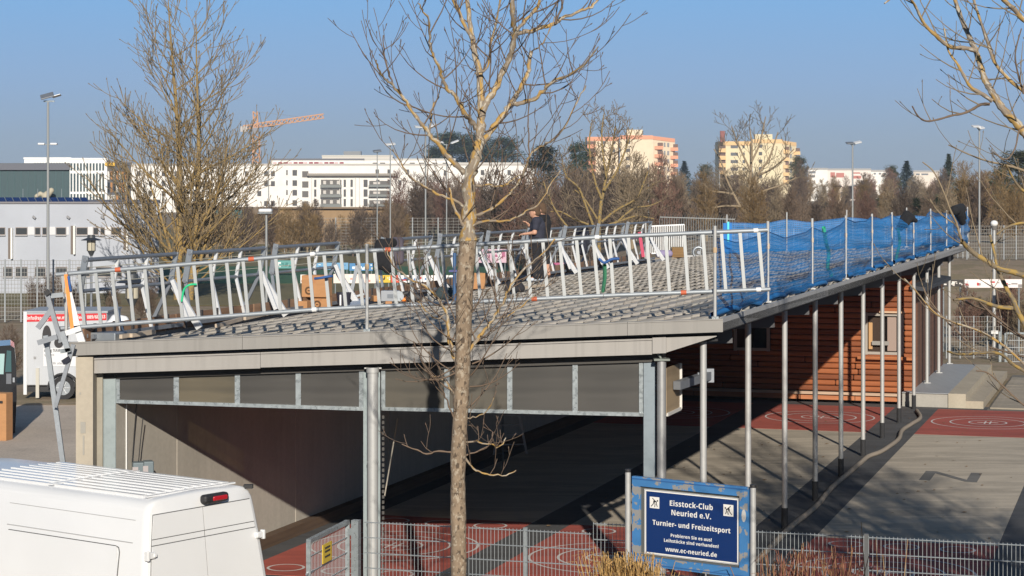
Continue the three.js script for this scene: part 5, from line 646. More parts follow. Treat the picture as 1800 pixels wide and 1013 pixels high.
// ---------------------------------------------------------------- yard at the left: trailer, dark van, carton
{
  const Z = 62, A = W(42, 690, Z).setY(.42), wd = (188 - 42) * Z / F, ht = 2.2; const t = thing('box_trailer', 'white box trailer with a red lettered stripe standing behind the hall', 'trailer', A.clone().setY(0)); const wm = M([.52, .54, .57], .5, { map: T.dirty });
  mb().rbox(A.clone().add(V(wd / 2, ht / 2 + .0, -1.1)), wd, ht, 2.2, .04, .0).build('box', wm, t); mb().box(A.clone().add(V(.04, ht / 2 - .12, .0)), .1, ht + .3, .1).build('corner_post', MAT.aluBright, t); mb().box(A.clone().add(V(wd / 2, ht + .03, -1.1)), wd + .04, .06, 2.24).build('roof', M([.34, .36, .39], .5), t);
  const cv = document.createElement('canvas'); cv.width = 1024; cv.height = 80; const c = cv.getContext('2d'); c.fillStyle = '#c4202a'; c.fillRect(0, 0, 1024, 80); c.fillStyle = '#f2dcd8'; c.font = 'bold 54px sans-serif'; c.textAlign = 'left'; c.fillText('info@speng · www.mh-neuried / 089/60363', 14, 58, 996); const tx = new THREE.CanvasTexture(cv); tx.colorSpace = THREE.SRGBColorSpace;
  const P = (x, y, o = 0) => W(x, y, Z).add(V(0, 0, .012 + o)); { const m = mb(); m.quad(P(45, 566), P(187, 563), P(187, 551), P(45, 553)); m.build('stripe', M([1, 1, 1], .5, { map: tx }), t, 1, true); }
  const blk = M([.03, .028, .03], .7); const lob = (x, y, rx, ry, n) => { const g = new THREE.CircleGeometry(1, 24).scale(rx * Z / F, ry * Z / F, 1); const p = P(x, y, .002); g.translate(p.x, p.y, p.z); const m = mb(); m.add(g); m.build(n, blk, t); }; lob(82, 592, 8, 20, 'emblem'); lob(103, 603, 8, 9, 'emblem'); lob(112, 590, 8, 16, 'emblem');
  { const cv2 = document.createElement('canvas'); cv2.width = 512; cv2.height = 200; const d = cv2.getContext('2d'); d.fillStyle = '#d4d5d7'; d.fillRect(0, 0, 512, 200); d.fillStyle = '#2a2a2e'; d.font = 'bold 44px sans-serif'; d.fillText('speng TEAM', 10, 42, 400); d.font = '34px sans-serif'; d.fillText('spenglerei', 14, 88, 300); d.font = '34px sans-serif'; d.fillText('Wir  arbeiten', 150, 180, 320); const t2 = new THREE.CanvasTexture(cv2); t2.colorSpace = THREE.SRGBColorSpace; const m = mb(); m.quad(P(76, 644), P(133, 644), P(133, 612), P(76, 612)); m.build('lettering', M([1, 1, 1], .5, { map: t2 }), t, 1, true); }
  { const p = W(66, 655, Z); mb().box(V(p.x, .5, p.z + .03), .1, .9, .06).build('prop_leg', M([.5, .48, .42], .6), t); mb().box(A.clone().add(V(wd / 2, -.12, -1.1)), wd - .1, .16, 2.0).build('chassis', MAT.black, t); mb().box(W(61, 629, Z).add(V(0, 0, .02)), .07, .07, .02).build('reflector', M([.3, .3, .3], .4), t); }
  for (const x of [112, 158]) { const c2 = W(x, 676, Z), w = new THREE.Group(); w.name = 'wheel'; t.add(w); c2.y = .36; mb().bar(V(c2.x, c2.y, c2.z - .14), V(c2.x, c2.y, c2.z + .1), .36, 26).build('tyre', MAT.rubber, w); mb().bar(V(c2.x, c2.y, c2.z + .09), V(c2.x, c2.y, c2.z + .11), .22, 20).build('rim', MAT.alu, w); const h = mb(); for (let k = 0; k < 6; k++) h.beam(V(c2.x, c2.y, c2.z + .115), V(c2.x + Math.cos(k * 1.047) * .2, c2.y + Math.sin(k * 1.047) * .2, c2.z + .115), .05, .012); h.build('spokes', MAT.aluBright, w); const ar = []; for (let k = 0; k <= 8; k++) ar.push(V(c2.x + Math.cos(Math.PI * k / 8) * .45, c2.y + .02 + Math.sin(Math.PI * k / 8) * .42, c2.z + .06)); const mg = mb(); for (let k = 0; k < 8; k++) mg.beam(ar[k], ar[k + 1], .26, .04, V(0, 0, 1)); mg.build('mudguard', MAT.black, t); }
}
{
  const Z = 53, X1 = W(29, 700, Z).x, t = thing('dark_van', 'black van at the left edge of the photo, only its rear corner in view', 'van', V(X1 - 1, 0, -Z)); const bk = M([.012, .014, .018], .25, { phys: true, clearcoat: .8, clearcoatRoughness: .1 }); const y = py => CH - (py - HY) * Z / F;
  const P = (x, py) => V(W(x, 700, Z).x, y(py), -Z); const m = mb(); m.prism([P(-150, 760), P(26, 762), P(29, 700), P(28, 640), P(25, 612), P(18, 607), P(-8, 609), P(-20, 640), P(-150, 650)], V(-.47, 0, -1.9)); m.build('body', bk, t);
  mb().prism([P(9, 654), P(20, 654), P(19.5, 617), P(12, 616)], V(0, 0, .02)).build('window', M([.05, .11, .12], .06), t); mb().prism([P(-30, 658), P(6, 658), P(8, 622), P(-14, 622)], V(0, 0, .02)).build('window', M([.35, .5, .5], .1), t); mb().prism([P(11, 675), P(20, 675), P(20, 657), P(11, 657)], V(0, 0, .03)).build('trim', M([.12, .13, .15], .5), t); mb().box(P(24.5, 668).add(V(0, 0, .03)), .05, .12, .04).build('handle', M([.3, .32, .35], .4), t); 
  for (const x of [-8]) { const c = P(x, 762); const w = new THREE.Group(); w.name = 'wheel'; t.add(w); mb().bar(V(c.x, .36, c.z + .05), V(c.x, .36, c.z - .2), .36, 24).build('tyre', MAT.rubber, w); mb().bar(V(c.x, .36, c.z + .06), V(c.x, .36, c.z), .2, 18).build('rim', MAT.alu, w); }
  const k = W(10, 766, 52.0).setY(0), bt = thing('cardboard_box', 'tall upright cardboard box standing on the yard beside the black van', 'box', k); mb().rbox(k.clone().add(V(-.1, .6, 0)), .42, 1.2, .35, .012, -.25).build('carton', MAT.card, bt); mb().box(k.clone().add(V(-.08, .98, .2)), .1, .06, .012, -.25).build('print', MAT.black, bt);
}
// ---------------------------------------------------------------- inside the hall
{
  const c = H(-15.75, 36.9, 0); const p = W(247, 850, 32.2), t = thing('switch_boxes', 'grey blue electric switch boxes on the concrete wall', 'switch box', p.clone().setY(1.4)); const m = M([.16, .2, .22], .5, { metalness: .2 }); const bx = (x0, x1, y0, y1) => { const a = W(x0, y0, 31.85), b = W(x1, y1, 31.85); const q = a.clone().lerp(b, .5); mb().rbox(q, b.x - a.x, a.y - b.y, .2, .02, .3).build('box', m, t); mb().box(q.clone().add(V(-.02, .05, .11)), (b.x - a.x) * .5, (a.y - b.y) * .3, .02, .3).build('lid', M([.4, .36, .36], .5), t); }; bx(232, 252, 812, 850); bx(251, 269, 810, 848);
  for (const [x0, y0, x1] of [[240, 705, 232], [251, 735, 243]]) mb().tube([W(x0, y0, 31.9), W(lerp(x0, x1, .5), (y0 + 810) / 2, 31.88), W(x1, 815, 31.85)], .008, 5, 10).build('cable', MAT.black, t);
}
{
  const t = thing('step_ladder', 'thin step ladder standing in the dark inside the hall', 'ladder', W(900, 800, 46).setY(0)); const Z = 46; for (const [a, b, c, d] of [[880, 726, 868, 800], [912, 726, 926, 798], [884, 726, 884, 815]]) mb().beam(W(a, b, Z), W(c, d, Z + (a === 884 ? .8 : 0)).setY(a === 884 ? .0 : Math.max(0, CH - (d - HY) * Z / F)), .05, .03).build('rail', MAT.alu, t); for (let k = 0; k < 4; k++) { const u = k / 4; mb().beam(W(lerp(880, 868, u), lerp(730, 800, u), Z), W(lerp(912, 926, u), lerp(730, 798, u), Z), .06, .02).build('rung', MAT.alu, t); }
  const s = thing('stick', 'thin pale stick leaning against the middle column inside the hall', 'stick', W(690, 870, 33).setY(0)); mb().bar(W(699, 736, 33.5), W(676, 872, 32.4), .012, 6).build('shaft', M([.4, .36, .3], .8), s);
}
// ---------------------------------------------------------------- lamps and masts
{
  const mast = (x, yt, Z, r, label, heads) => { const g = W(x, yt, Z), b = V(g.x, groundH(g.x, Z) > 0 ? groundH(g.x, Z) : 0, -Z), t = thing('light_mast', label, 'light mast', b); mb().bar(b, V(b.x, g.y, b.z), r * .85, 10, r * .6).build('pole', M([.30, .31, .31], .6, { metalness: .35 }), t); heads?.(t, V(b.x, g.y, b.z)); return t; };
  const flood = (t, p, dx, dy, w = .5, m = MAT.aluBright) => { const c = p.clone().add(V(dx, dy, .1)); mb().beam(p.clone().add(V(0, -.15, 0)), c, .05, .05).build('bracket', MAT.galv, t); mb().rbox(c, w, .1, .36, .03, .3, new THREE.Quaternion().setFromEuler(new THREE.Euler(.35, .3, dx * .35))).build('lamp_head', m, t); };
  mast(84, 180, 96, .09, 'tall floodlight mast with dark panel heads before the white school', (t, p) => { mb().beam(p.clone().add(V(-.2, .05, 0)), p.clone().add(V(.3, .05, 0)), .07, .07).build('crossbar', MAT.galv, t); mb().rbox(p.clone().add(V(-.02, .3, .1)), .62, .07, .45, .02, 0, new THREE.Quaternion().setFromEuler(new THREE.Euler(.5, .3, .15))).build('lamp_head', MAT.aluDark, t); mb().rbox(p.clone().add(V(.4, .3, .0)), .42, .04, .3, .015, 0, new THREE.Quaternion().setFromEuler(new THREE.Euler(-.2, 0, .3))).build('lamp_head', MAT.aluBright, t); for (const d of [-.28, .3]) mb().rbox(p.clone().add(V(d, -1.95, .1)), .32, .1, .25, .03).build('lamp_head', MAT.aluBright, t); mb().beam(p.clone().add(V(-.25, -1.98, 0)), p.clone().add(V(.3, -1.98, 0)), .04, .04).build('crossbar', MAT.galv, t); });
  mast(663, 268, 150, .06, 'slim grey mast in front of the white apartment block', (t, p) => flood(t, p, 0, .1, .6, MAT.aluDark)); mast(686, 256, 150, .07, 'slim mast with a single pale lamp left of the tree', (t, p) => flood(t, p, 0, .1, .75)); mast(748, 228, 150, .09, 'mast with two pale floodlights close to the tree', (t, p) => { flood(t, p, -.5, .2, .6); flood(t, p, .55, .3, .6); }); mast(785, 253, 200, .09, 'mast with two floodlights before the dark conifers', (t, p) => { flood(t, p, -.7, .2, .8); flood(t, p, .8, .2, .8); });
  mast(1499, 254, 150, .09, 'mast with a pair of floodlights above the brown trees', (t, p) => { flood(t, p, -.2, .1, .6, MAT.aluDark); flood(t, p, .35, .15, .55); }); mast(1722, 226, 140, .09, 'mast with a white lamp behind the right hand branches', (t, p) => { flood(t, p, -.25, .15, .6); flood(t, p, .1, .05, .4); }); mast(1140, 285, 170, .05, 'thin lampless pole in front of the pink tower block'); mast(1265, 300, 180, .06, 'thin lampless pole left of the yellow tower block'); mast(468, 372, 112, .1, 'pole lamp with a pale shade behind the lattice girder', (t, p) => { mb().rbox(p.clone().add(V(-.05, .05, 0)), .75, .22, .5, .1, 0, null, 3).build('lamp_shade', MAT.aluBright, t); mb().rbox(p.clone().add(V(-.05, -.09, 0)), .8, .05, .55, .02).build('rim', MAT.galv, t); });
  mast(213, 270, 230, .1, 'slender mast before the striped office building'); mast(472, 280, 230, .08, 'thin mast before the white apartment block left of the crane jib');
  const lantern = (x, yHat, Z, label, k) => { const c = W(x, yHat, Z), b = V(c.x, 0, c.z), t = thing('street_lantern', label, 'lantern', b); const P = (y) => V(c.x, c.y + y * k, c.z); mb().bar(b, P(-.75), .06, 10, .05).build('pole', MAT.aluDark, t); const hat = new THREE.LatheGeometry([[0, .12], [.2, .1], [.48, .0], [.47, -.02], [.2, .05], [0, .06]].map(([r, y]) => new THREE.Vector2(r * k, y * k)), 24); hat.translate(0, c.y, 0); addMesh('hat', uvBox(hat), M([.03, .035, .045], .5), t); mb().bar(P(.1), P(.24), .19 * k, 14, .17 * k).build('cap', M([.05, .055, .06], .5), t); mb().bar(P(-.5), P(.04), .2 * k, 14).build('lamp_glass', M([.50, .46, .36], .2), t); const f = mb(); for (let i = 0; i < 6; i++) { const a = i * 1.047 + .2, d = V(Math.cos(a) * .21 * k, 0, Math.sin(a) * .21 * k); f.bar(P(-.52).add(d), P(.06).add(d), .014, 5); } f.build('cage', MAT.black, t); mb().bar(P(-.75), P(-.48), .07 * k, 12, .2 * k).build('collar', M([.05, .055, .06], .5), t); };
  lantern(160, 422, 92, 'hat topped street lantern in front of the white school', .95); lantern(232, 496, 63, 'hat topped street lantern behind the left lattice girder', 1.0);
  { const Z = 82, c = W(1748, 393, Z), b = V(c.x, 0, c.z), t = thing('globe_lamp', 'lamp post with a white globe and small sign plate at the right', 'street lamp', b); mb().bar(b, V(c.x, c.y - .2, c.z), .075, 10, .06).build('pole', MAT.galvPost, t); const g = new THREE.SphereGeometry(.15, 16, 10); g.scale(1, .85, 1).translate(0, c.y, 0); addMesh('globe', uvBox(g), M([.8, .79, .76], .3), t); mb().bar(V(c.x, c.y - .26, c.z), V(c.x, c.y - .1, c.z), .08, 12, .15).build('collar', M([.2, .19, .18], .5), t); const s = W(1748, 584, Z); mb().box(s.add(V(0, 0, .1)), .28, .13, .02).build('sign_plate', MAT.white, t); }
}
// ---------------------------------------------------------------- fences behind the hall
{
  const fence = (label, x0, x1, Z, top, n, rails, r, m, base = null, group) => { const A = W(x0, 400, Z), B = W(x1, 400, Z); const gy = X => Math.max(0, base ?? groundH(X, Z)); const t = thing('field_fence', label, 'fence', V(A.x, gy(A.x), A.z)); const w = mb(); for (let i = 0; i <= n; i++) { const p = A.clone().lerp(B, i / n), y0 = gy(p.x); mb().bar(V(p.x, y0, p.z), V(p.x, y0 + top, p.z), r, 6).build('fence_post', m, t); } for (let k = 0; k < rails; k++) { const h = top * (.04 + .94 * k / (rails - 1)); for (let i = 0; i < n; i++) { const p = A.clone().lerp(B, i / n), q = A.clone().lerp(B, (i + 1) / n); w.beam(V(p.x, gy(p.x) + h, p.z), V(q.x, gy(q.x) + h, q.z), r * .42, r * .42); } } if (top > 1.5) for (let i = 0; i < n; i++) for (let k = 1; k < 5; k++) { const p = A.clone().lerp(B, (i + k / 5) / n), y0 = gy(p.x); w.beam(V(p.x, y0 + .1, p.z), V(p.x, y0 + top * .98, p.z), r * .3, r * .3); } w.build('wire_mesh', M([.24, .235, .22], .6, { metalness: .3 }), t); return t; };
  const gm = M([.36, .38, .39], .6, { metalness: .3 });
  fence('high ball fence of grey posts and wires across the field', 500, 905, 205, 3.5, 9, 12, .07, gm); fence('lower wire fence behind the workers', 905, 1190, 160, 2.6, 8, 8, .06, gm, 0); fence('low fence with a pale top rail in the distance', 380, 640, 240, 1.6, 8, 5, .07, gm); fence('wire fence along the embankment behind the blue net', 1190, 1560, 112, 1.55, 9, 8, .035, gm); fence('dense fence of slim posts on the embankment near the jackets', 1556, 1702, 110, 1.75, 16, 4, .035, M([.42, .43, .42], .6, { metalness: .3 })); fence('tall wire fence on the embankment right of the hall', 1700, 1830, 108, 1.8, 6, 10, .035, gm); fence('mesh fence in the yard in front of the white school', -20, 150, 98, 3.0, 6, 16, .045, gm, 0); fence('wire mesh fence beside the cabin steps', 1664, 1760, 77, 1.6, 4, 9, .03, gm, 0);
  { const Z = 118, t = thing('palisade_fence', 'dark fence with pale bent tips behind the blue net', 'fence', W(1160, 392, Z)); const tip = M([.24, .25, .25], .6, { metalness: .3 }); const bar = mb(), A = W(1160, 374, Z), B = W(1292, 378, Z); const bo = mb(); for (let i = 0; i < 32; i++) { const p = A.clone().lerp(B, i / 31), g = groundH(p.x, Z); mb().tube([V(p.x, g, p.z), V(p.x, p.y - .1, p.z), V(p.x + .02, p.y + .04, p.z + .03), V(p.x + .11, p.y + .02, p.z + .05)], .02, 4, 6).build('bent_bar', tip, t); } for (const h of [-.25, -1.2]) bo.beam(A.clone().add(V(0, h, 0)), B.clone().add(V(0, h, 0)), .05, .05); bo.build('rail', tip, t); }
  { const Z = 76, t = thing('metal_gate', 'pale framed mesh gate at the right edge beside the sign plate', 'gate', W(1757, 662, Z).setY(0)); const P = (x, y) => W(x, y, Z); for (const [a, b, c, d] of [[1758, 583, 1758, 664], [1768, 586, 1768, 660], [1830, 586, 1830, 660], [1768, 586, 1830, 586], [1768, 660, 1830, 660]]) mb().beam(P(a, b), P(c, d), .09, .07).build('frame_bar', MAT.galv, t); const w = mb(); for (let i = 1; i < 20; i++) w.beam(P(1768 + i * 3.1, 588), P(1768 + i * 3.1, 658), .01, .01); for (let i = 1; i < 6; i++) w.beam(P(1768, 586 + i * 12.5), P(1830, 586 + i * 12.5), .02, .02); w.build('mesh_panel', gm, t); }
}
// ---------------------------------------------------------------- advertising boards
{
  const board = (x0, y0, x1, y1, Z, cols, label, legs = true) => { const a = W(x0, y1, Z), b = W(x1, y0, Z), t = thing('advertising_board', label, 'banner', V(a.x, 0, a.z)); const n = cols.length; const cv = document.createElement('canvas'); cv.width = 256; cv.height = 48; const c = cv.getContext('2d'), R_ = rng(x0); c.fillStyle = cols[0]; c.fillRect(0, 0, 256, 48); for (let i = 1; i < n; i++) for (let k = 0; k < 5; k++) { c.fillStyle = cols[i]; c.fillRect(R_() * 240, 6 + R_() * 26, 8 + R_() * 30, 4 + R_() * 14); } const tx = new THREE.CanvasTexture(cv); tx.colorSpace = THREE.SRGBColorSpace; const m = mb(); m.quad(V(a.x, a.y, a.z), V(b.x, a.y, a.z), V(b.x, b.y, a.z), V(a.x, b.y, a.z)); m.build('print', M([1, 1, 1], .7, { map: tx }), t, 1, true); mb().box(V((a.x + b.x) / 2, (a.y + b.y) / 2, a.z - .04), b.x - a.x, b.y - a.y, .06).build('backing', M([.3, .3, .3], .8), t); if (legs) for (const x of [a.x + .1, b.x - .1]) mb().bar(V(x, 0, a.z - .1), V(x, b.y, a.z - .1), .04, 6).build('post', MAT.galv, t); };
  board(553, 462, 612, 474, 150, ['#6f9fc4', '#e8ecef', '#3b77ac'], 'light blue banner in the distance above the cardboard stack'); board(614, 463, 655, 476, 150, ['#4d84b4', '#dfe6ea', '#c9c2bb'], 'blue banner behind the aluminium trestle'); board(528, 483, 556, 498, 118, ['#e9e3dc', '#b8a49a'], 'small white banner left of the cardboard stack'); board(586, 482, 662, 498, 118, ['#ead6cc', '#d98d7c', '#f3ece6'], 'pale red and white banner behind the bucket'); board(663, 484, 686, 497, 118, ['#d8b43c', '#29231c', '#f0ede6'], 'yellow and black banner behind the black jacket'); board(687, 484, 702, 497, 118, ['#c8553f', '#f1ece6'], 'small red banner right of the black jacket'); board(704, 484, 800, 497, 118, ['#e7e6e6', '#3d6fa6', '#b3363b', '#4b4e55'], 'white banner with blue and red print behind the tree trunk'); board(838, 438, 890, 462, 150, ['#c9a9b8', '#e6d9df', '#a55f7d'], 'pink banner left of the workers'); board(962, 462, 1040, 470, 118, ['#a8557a', '#e7dbe0', '#caa2b4'], 'low magenta banner right of the workers'); board(480, 458, 520, 472, 150, ['#5f9a97', '#e4ebe9', '#3f7b78'], 'turquoise banner at the left of the pitch');
  board(1655, 492, 1694, 504, 80, ['#3a3634', '#ddd8d2', '#c9c3bd'], 'dark banner with pale letters right of the far posts'); board(1696, 491, 1797, 506, 80, ['#e4dcda', '#b8303a', '#f4efed', '#8b8686'], 'long white banner with red print at the right');
}
// ---------------------------------------------------------------- buildings
function flat(name, label, Z, x0, yt, x1, yb, depth, wall, o = {}) {
  const a = W(x0, yt, Z), b = W(x1, yt, Z), gy = 0, t = thing(name, label, o.cat ?? 'building', V(a.x, gy, a.z)); const P = (x, y, d = 0) => W(x, y, Z).add(V(0, 0, d));
  const lean = (b.x < 0 ? b.x : a.x > 0 ? a.x : 0) / Z * depth; mb().prism([V(a.x, -.5, a.z), V(b.x, -.5, a.z), b, a], V(lean, 0, -depth)).build('wall', wall, t); const px = Z / F;
  if (o.roof !== false) mb().prism([V(a.x - .1, a.y + .003, a.z + .1), V(b.x + .1, a.y + .003, a.z + .1), V(b.x + .1, a.y + Z * .0009, a.z + .1), V(a.x - .1, a.y + Z * .0009, a.z + .1)], V(lean, 0, -depth - .1)).build('roof', o.roof ?? M([.5, .49, .47], .8), t);
  const wm = o.win ?? M([.09, .085, .08], .25); const rect = (x, y, X, Y, n, m, d = .06, par = t) => { const p = P(x, Y), q = P(X, y); return mb().box(V((p.x + q.x) / 2, (p.y + q.y) / 2, p.z + d / 2 - .01), q.x - p.x, q.y - p.y, Math.abs(d)).build(n, m, par); };
  return { t, P, rect, px, win: (x, y, X, Y, m = wm) => { const f = rect(x, y, X, Y, 'window', m, .05); return f; } };
}
{
  const cream = M([.80, .77, .71], .85, { map: T.plaster }), wt = M([.82, .79, .74], .85, { map: T.plaster }), dkw = M([.10, .09, .085], .3), balc = M([.12, .11, .10], .7), rail = M([.16, .17, .16], .5);
  { // long white apartment block, two wings, set back top storeys
    const b = flat('apartment_block', 'long white apartment block with loggia balconies behind the bare trees', 560, 228, 291, 940, 372, 22, wt, { roof: M([.45, .42, .38], .8) }); const R_ = rng(2);
    for (const y of [301, 318.5, 336, 353.5]) { for (const x of [240, 262, 284, 306, 340, 362, 388, 410, 430, 452, 464, 476]) if (R_() > .12) b.win(x, y, x + (x % 4 ? 5 : 7), y + 9); }
    for (const y of [299, 317, 334, 352]) { b.win(503, y, 505.5, y + 9); b.win(514, y, 522, y + 10); b.rect(531, y + 2, 542, y + 13, 'loggia', balc, .07); }
    b.rect(541, 305, 700, 309, 'balcony_slab', M([.3, .27, .23], .8), 1.6);
    for (const y of [316, 333, 350]) { b.rect(564, y, 600, y + 14, 'loggia', balc, .07); b.rect(563.5, y + 9, 600.5, y + 14, 'balcony_rail', rail, 1.2); for (const x of [568, 580, 592]) b.rect(x, y + 2, x + 5, y + 8, 'window', M([.5, .47, .43], .5), .12); b.rect(649, y + 2, 686, y + 14, 'loggia', balc, .07); b.rect(648.5, y + 9, 686.5, y + 13, 'balcony_rail', rail, 1.2); for (const x of [552, 604, 616]) b.win(x, y, x + 4, y + 13); b.win(639, y, 646, y + 13); b.rect(656, y + 4, 668, y + 8, 'window', M([.5, .46, .42], .5), .12); }
    for (const x of [548, 597, 625, 632]) { const p = b.P(x, 312), q = b.P(x, 372); mb().bar(V(p.x, p.y, p.z + .2), V(q.x, -.4, p.z + .2), .13, 6).build('drain_pipe', M([.6, .58, .54], .7), b.t); }
    for (const [x, y] of [[660, 298], [681, 298], [713, 298], [661, 316], [681, 316], [700, 317], [845, 299], [870, 299], [892, 299], [760, 300], [780, 300]]) b.win(x, y, x + 6, y + 9);
  }
  { const b = flat('penthouse_storey', 'white set back storey with dark red panels above the apartment block', 568, 476, 282, 640, 300, 12, wt, { roof: M([.13, .13, .14], .7) }); for (let i = 0; i < 14; i++) b.rect(480 + i * 9, 285, 486 + i * 9 + (i % 3), 291, 'panel', i % 3 ? M([.26, .05, .07], .7) : M([.6, .4, .4], .7), .1); }
  { const b = flat('penthouse_storey', 'pale set back storey with planters above the right of the apartment block', 570, 640, 282, 800, 300, 12, wt, { roof: M([.5, .48, .44], .8) }); for (const x of [655, 668, 720, 737, 760, 778]) b.win(x, 286, x + 9, 290); }
  { const b = flat('apartment_block', 'white rear block with a grey roof box behind the apartments', 640, 566, 276, 690, 372, 15, M([.62, .58, .52], .85), { roof: M([.55, .52, .46], .8) }); b.rect(604, 266, 634, 275, 'roof_box', M([.22, .23, .24], .6), -4); }
  { const b = flat('apartment_block', 'white rear wing right of the tree below the dark conifers', 600, 800, 289, 915, 372, 15, wt, { roof: M([.6, .57, .52], .8) }); for (const x of [850, 870, 890]) b.win(x, 296, x + 7, 303); }
  { // striped office
    const b = flat('office_building', 'white office building with tall narrow window stripes at the left', 330, 122, 281, 188, 372, 18, M([.80, .80, .79], .8), { roof: M([.75, .75, .74], .7) }); for (const [y, Y] of [[287, 300], [305, 337], [341, 353]]) for (let i = 0; i < 11; i++) b.win(123.5 + i * 5.6, y, 126.8 + i * 5.6, Y, M([.07, .10, .11], .15)); }
  { const b = flat('office_building', 'pale office roof strip behind the dark hall at the left', 345, 42, 280, 124, 372, 14, M([.80, .80, .79], .8), { roof: M([.75, .75, .74], .7) }); for (let i = 0; i < 13; i++) b.win(60 + i * 4.8, 286, 62.6 + i * 4.8, 291, M([.2, .21, .22], .3)); }
  { const b = flat('office_building', 'dark office building with orange and white fins and a yellow sign', 322, 188, 286, 230, 372, 18, M([.085, .088, .10], .7), { roof: M([.2, .2, .22], .7) }); const R_ = rng(6); for (const [y, Y] of [[301, 316], [321, 338], [343, 354]]) for (let i = 0; i < 8; i++) b.rect(189 + i * 5.1, y, 192.4 + i * 5.1, Y, 'fin', [M([.38, .17, .05], .6), M([.62, .6, .56], .6), M([.03, .035, .04], .2)][Math.floor(R_() * 3)], .15); b.rect(185, 286, 202, 292, 'sign', M([.72, .42, .03], .5), .4); }
  { // dark teal hall
    const b = flat('storage_hall', 'dark teal clad hall with a grey roof edge at the left', 260, -60, 290, 122, 372, 30, M([.035, .075, .085], .55, { map: T.dirty }), { roof: M([.10, .11, .13], .6) }); b.rect(-60, 289, 122.5, 299, 'roof_band', M([.11, .115, .14], .6), .4); for (let x = 0; x < 120; x += 12.2) b.rect(x, 300, x + .7, 372, 'panel_joint', M([.05, .11, .12], .6), .08); for (let x = -56; x < 0; x += 12.2) b.rect(x, 300, x + .7, 372, 'panel_joint', M([.05, .11, .12], .6), .08); const tp = mb(); tp.add(capsGeo([[b.P(70, 345, 2), b.P(77, 340, 2), .25, .25], [b.P(86, 345, 2), b.P(96, 335, 2), .5, .35]], b.P(84, 341, 2), 4, 44, .3)); tag(tp.build('vent_cowl', M([.45, .40, .30], .8)), 'cream covered vent cowls on the roof of the white school', 'roof vent'); }
  { // school
    const Z = 125, wl = M([.44, .465, .52], .85, { map: T.plaster }), b = flat('school_building', 'low white school building with rows of square windows and solar panels', Z, -90, 358, 279, 545, 24, wl, { roof: M([.20, .19, .2], .7) }); const fm = M([.30, .26, .24], .6), gl = M([.05, .055, .06], .12), bl = M([.62, .62, .63], .7);
    const w = (x, y, X, Y) => { const f = b.rect(x, y, X, Y, 'window', fm, .04); b.rect(x + 1, y + 1.4, X - .8, Y - 1.6, 'glass_pane', gl, .07, f); const s = b.rect(x - .5, Y, X + .5, Y + 1.4, 'sill', M([.35, .35, .36], .6), .14, f); };
    for (const [x, X] of [[-6, 9], [27, 48], [61, 71], [74, 82], [98, 116], [134, 154], [163.5, 173], [176, 184], [195, 213], [243, 257]]) w(x, 399.5, X, 413.5); for (const [x, X] of [[49, 60], [87, 97], [117, 121], [154.5, 163], [185, 194.5]]) b.rect(x, 399, X, 413, 'infill_panel', bl, .06);
    for (const [x, y0, y1] of [[14, 401, 455], [124, 397, 447], [217, 393, 440]]) { b.rect(x, y0, x + 6, y1, 'stair_slot', M([.16, .13, .11], .7), .05); b.rect(x + 6, y0, x + 9, y1, 'white_fin', M([.8, .78, .74], .7), .3); }
    for (const [x, X] of [[5, 22], [27, 48], [61, 80], [97, 118], [135, 158], [168, 196], [200, 214], [220, 240]]) w(x, 469, X, 487); for (const [x, X] of [[-60, -30], [-24, -4]]) w(x, 469, X, 487);
    for (const x of [60, 120, 180]) { const p = b.P(x - 2, 380, .15), q = b.P(x + 3, 384, .15); mb().beam(p, q, .09, .12).build('spout', M([.25, .25, .26], .5), b.t); }
    for (let i = 0; i < 13; i++) { const p = W(-14 + i * 13.2, 356, Z + 1.2); const t = thing('solar_panel', 'tilted blue solar panel on the flat school roof', 'solar panel', p, 'solar panels along the edge of the school roof'); mb().prism([p.clone(), p.clone().add(V(.40, 0, 0)), p.clone().add(V(.13, .28, -.55)), p.clone().add(V(-.27, .28, -.55))], V(0, .03, .01)).build('panel', M([.012, .03, .11], .2), t); mb().beam(p.clone().add(V(.41, 0, 0)), p.clone().add(V(.14, .29, -.55)), .03, .04).build('frame', MAT.alu, t); }
    for (const x of [40, 66, 108]) { const p = W(x, 356, Z + 3); mb().bar(p, W(x, 332, Z + 3), .02, 5).build('roof_stay', MAT.galv, b.t); }
  }
  const tower = (label, Z, wall, trim, xl, xm, xs, xr, yt, rows, dy, o) => {
    const b = flat('tower_block', label, Z, xs, yt, xr[0], 400, 16, wall, { roof: false, cat: 'tower block' }); const R = (...a) => b.rect(...a), px = b.px;
    const left = (x0, x1, y0, d0, d1, n, m) => mb().prism([W(x0, 420, Z).add(V(0, 0, d1)), W(x1, 420, Z).add(V(0, 0, d1)), W(x1, y0, Z).add(V(0, 0, d1)), W(x0, y0, Z).add(V(0, 0, d1))], V(0, 0, -d0)).build(n, m, b.t);
    left(xl, xs, o.yl, 14, -5, 'wing', wall); mb().prism([W(xr[0], 420, Z), W(xr[1], 420, Z).add(V(0, 0, -6)), W(xr[1], o.yr1, Z).add(V(0, 0, -6)), W(xr[0], o.yr0, Z)], V(0, 0, -12)).build('wing', wall, b.t);
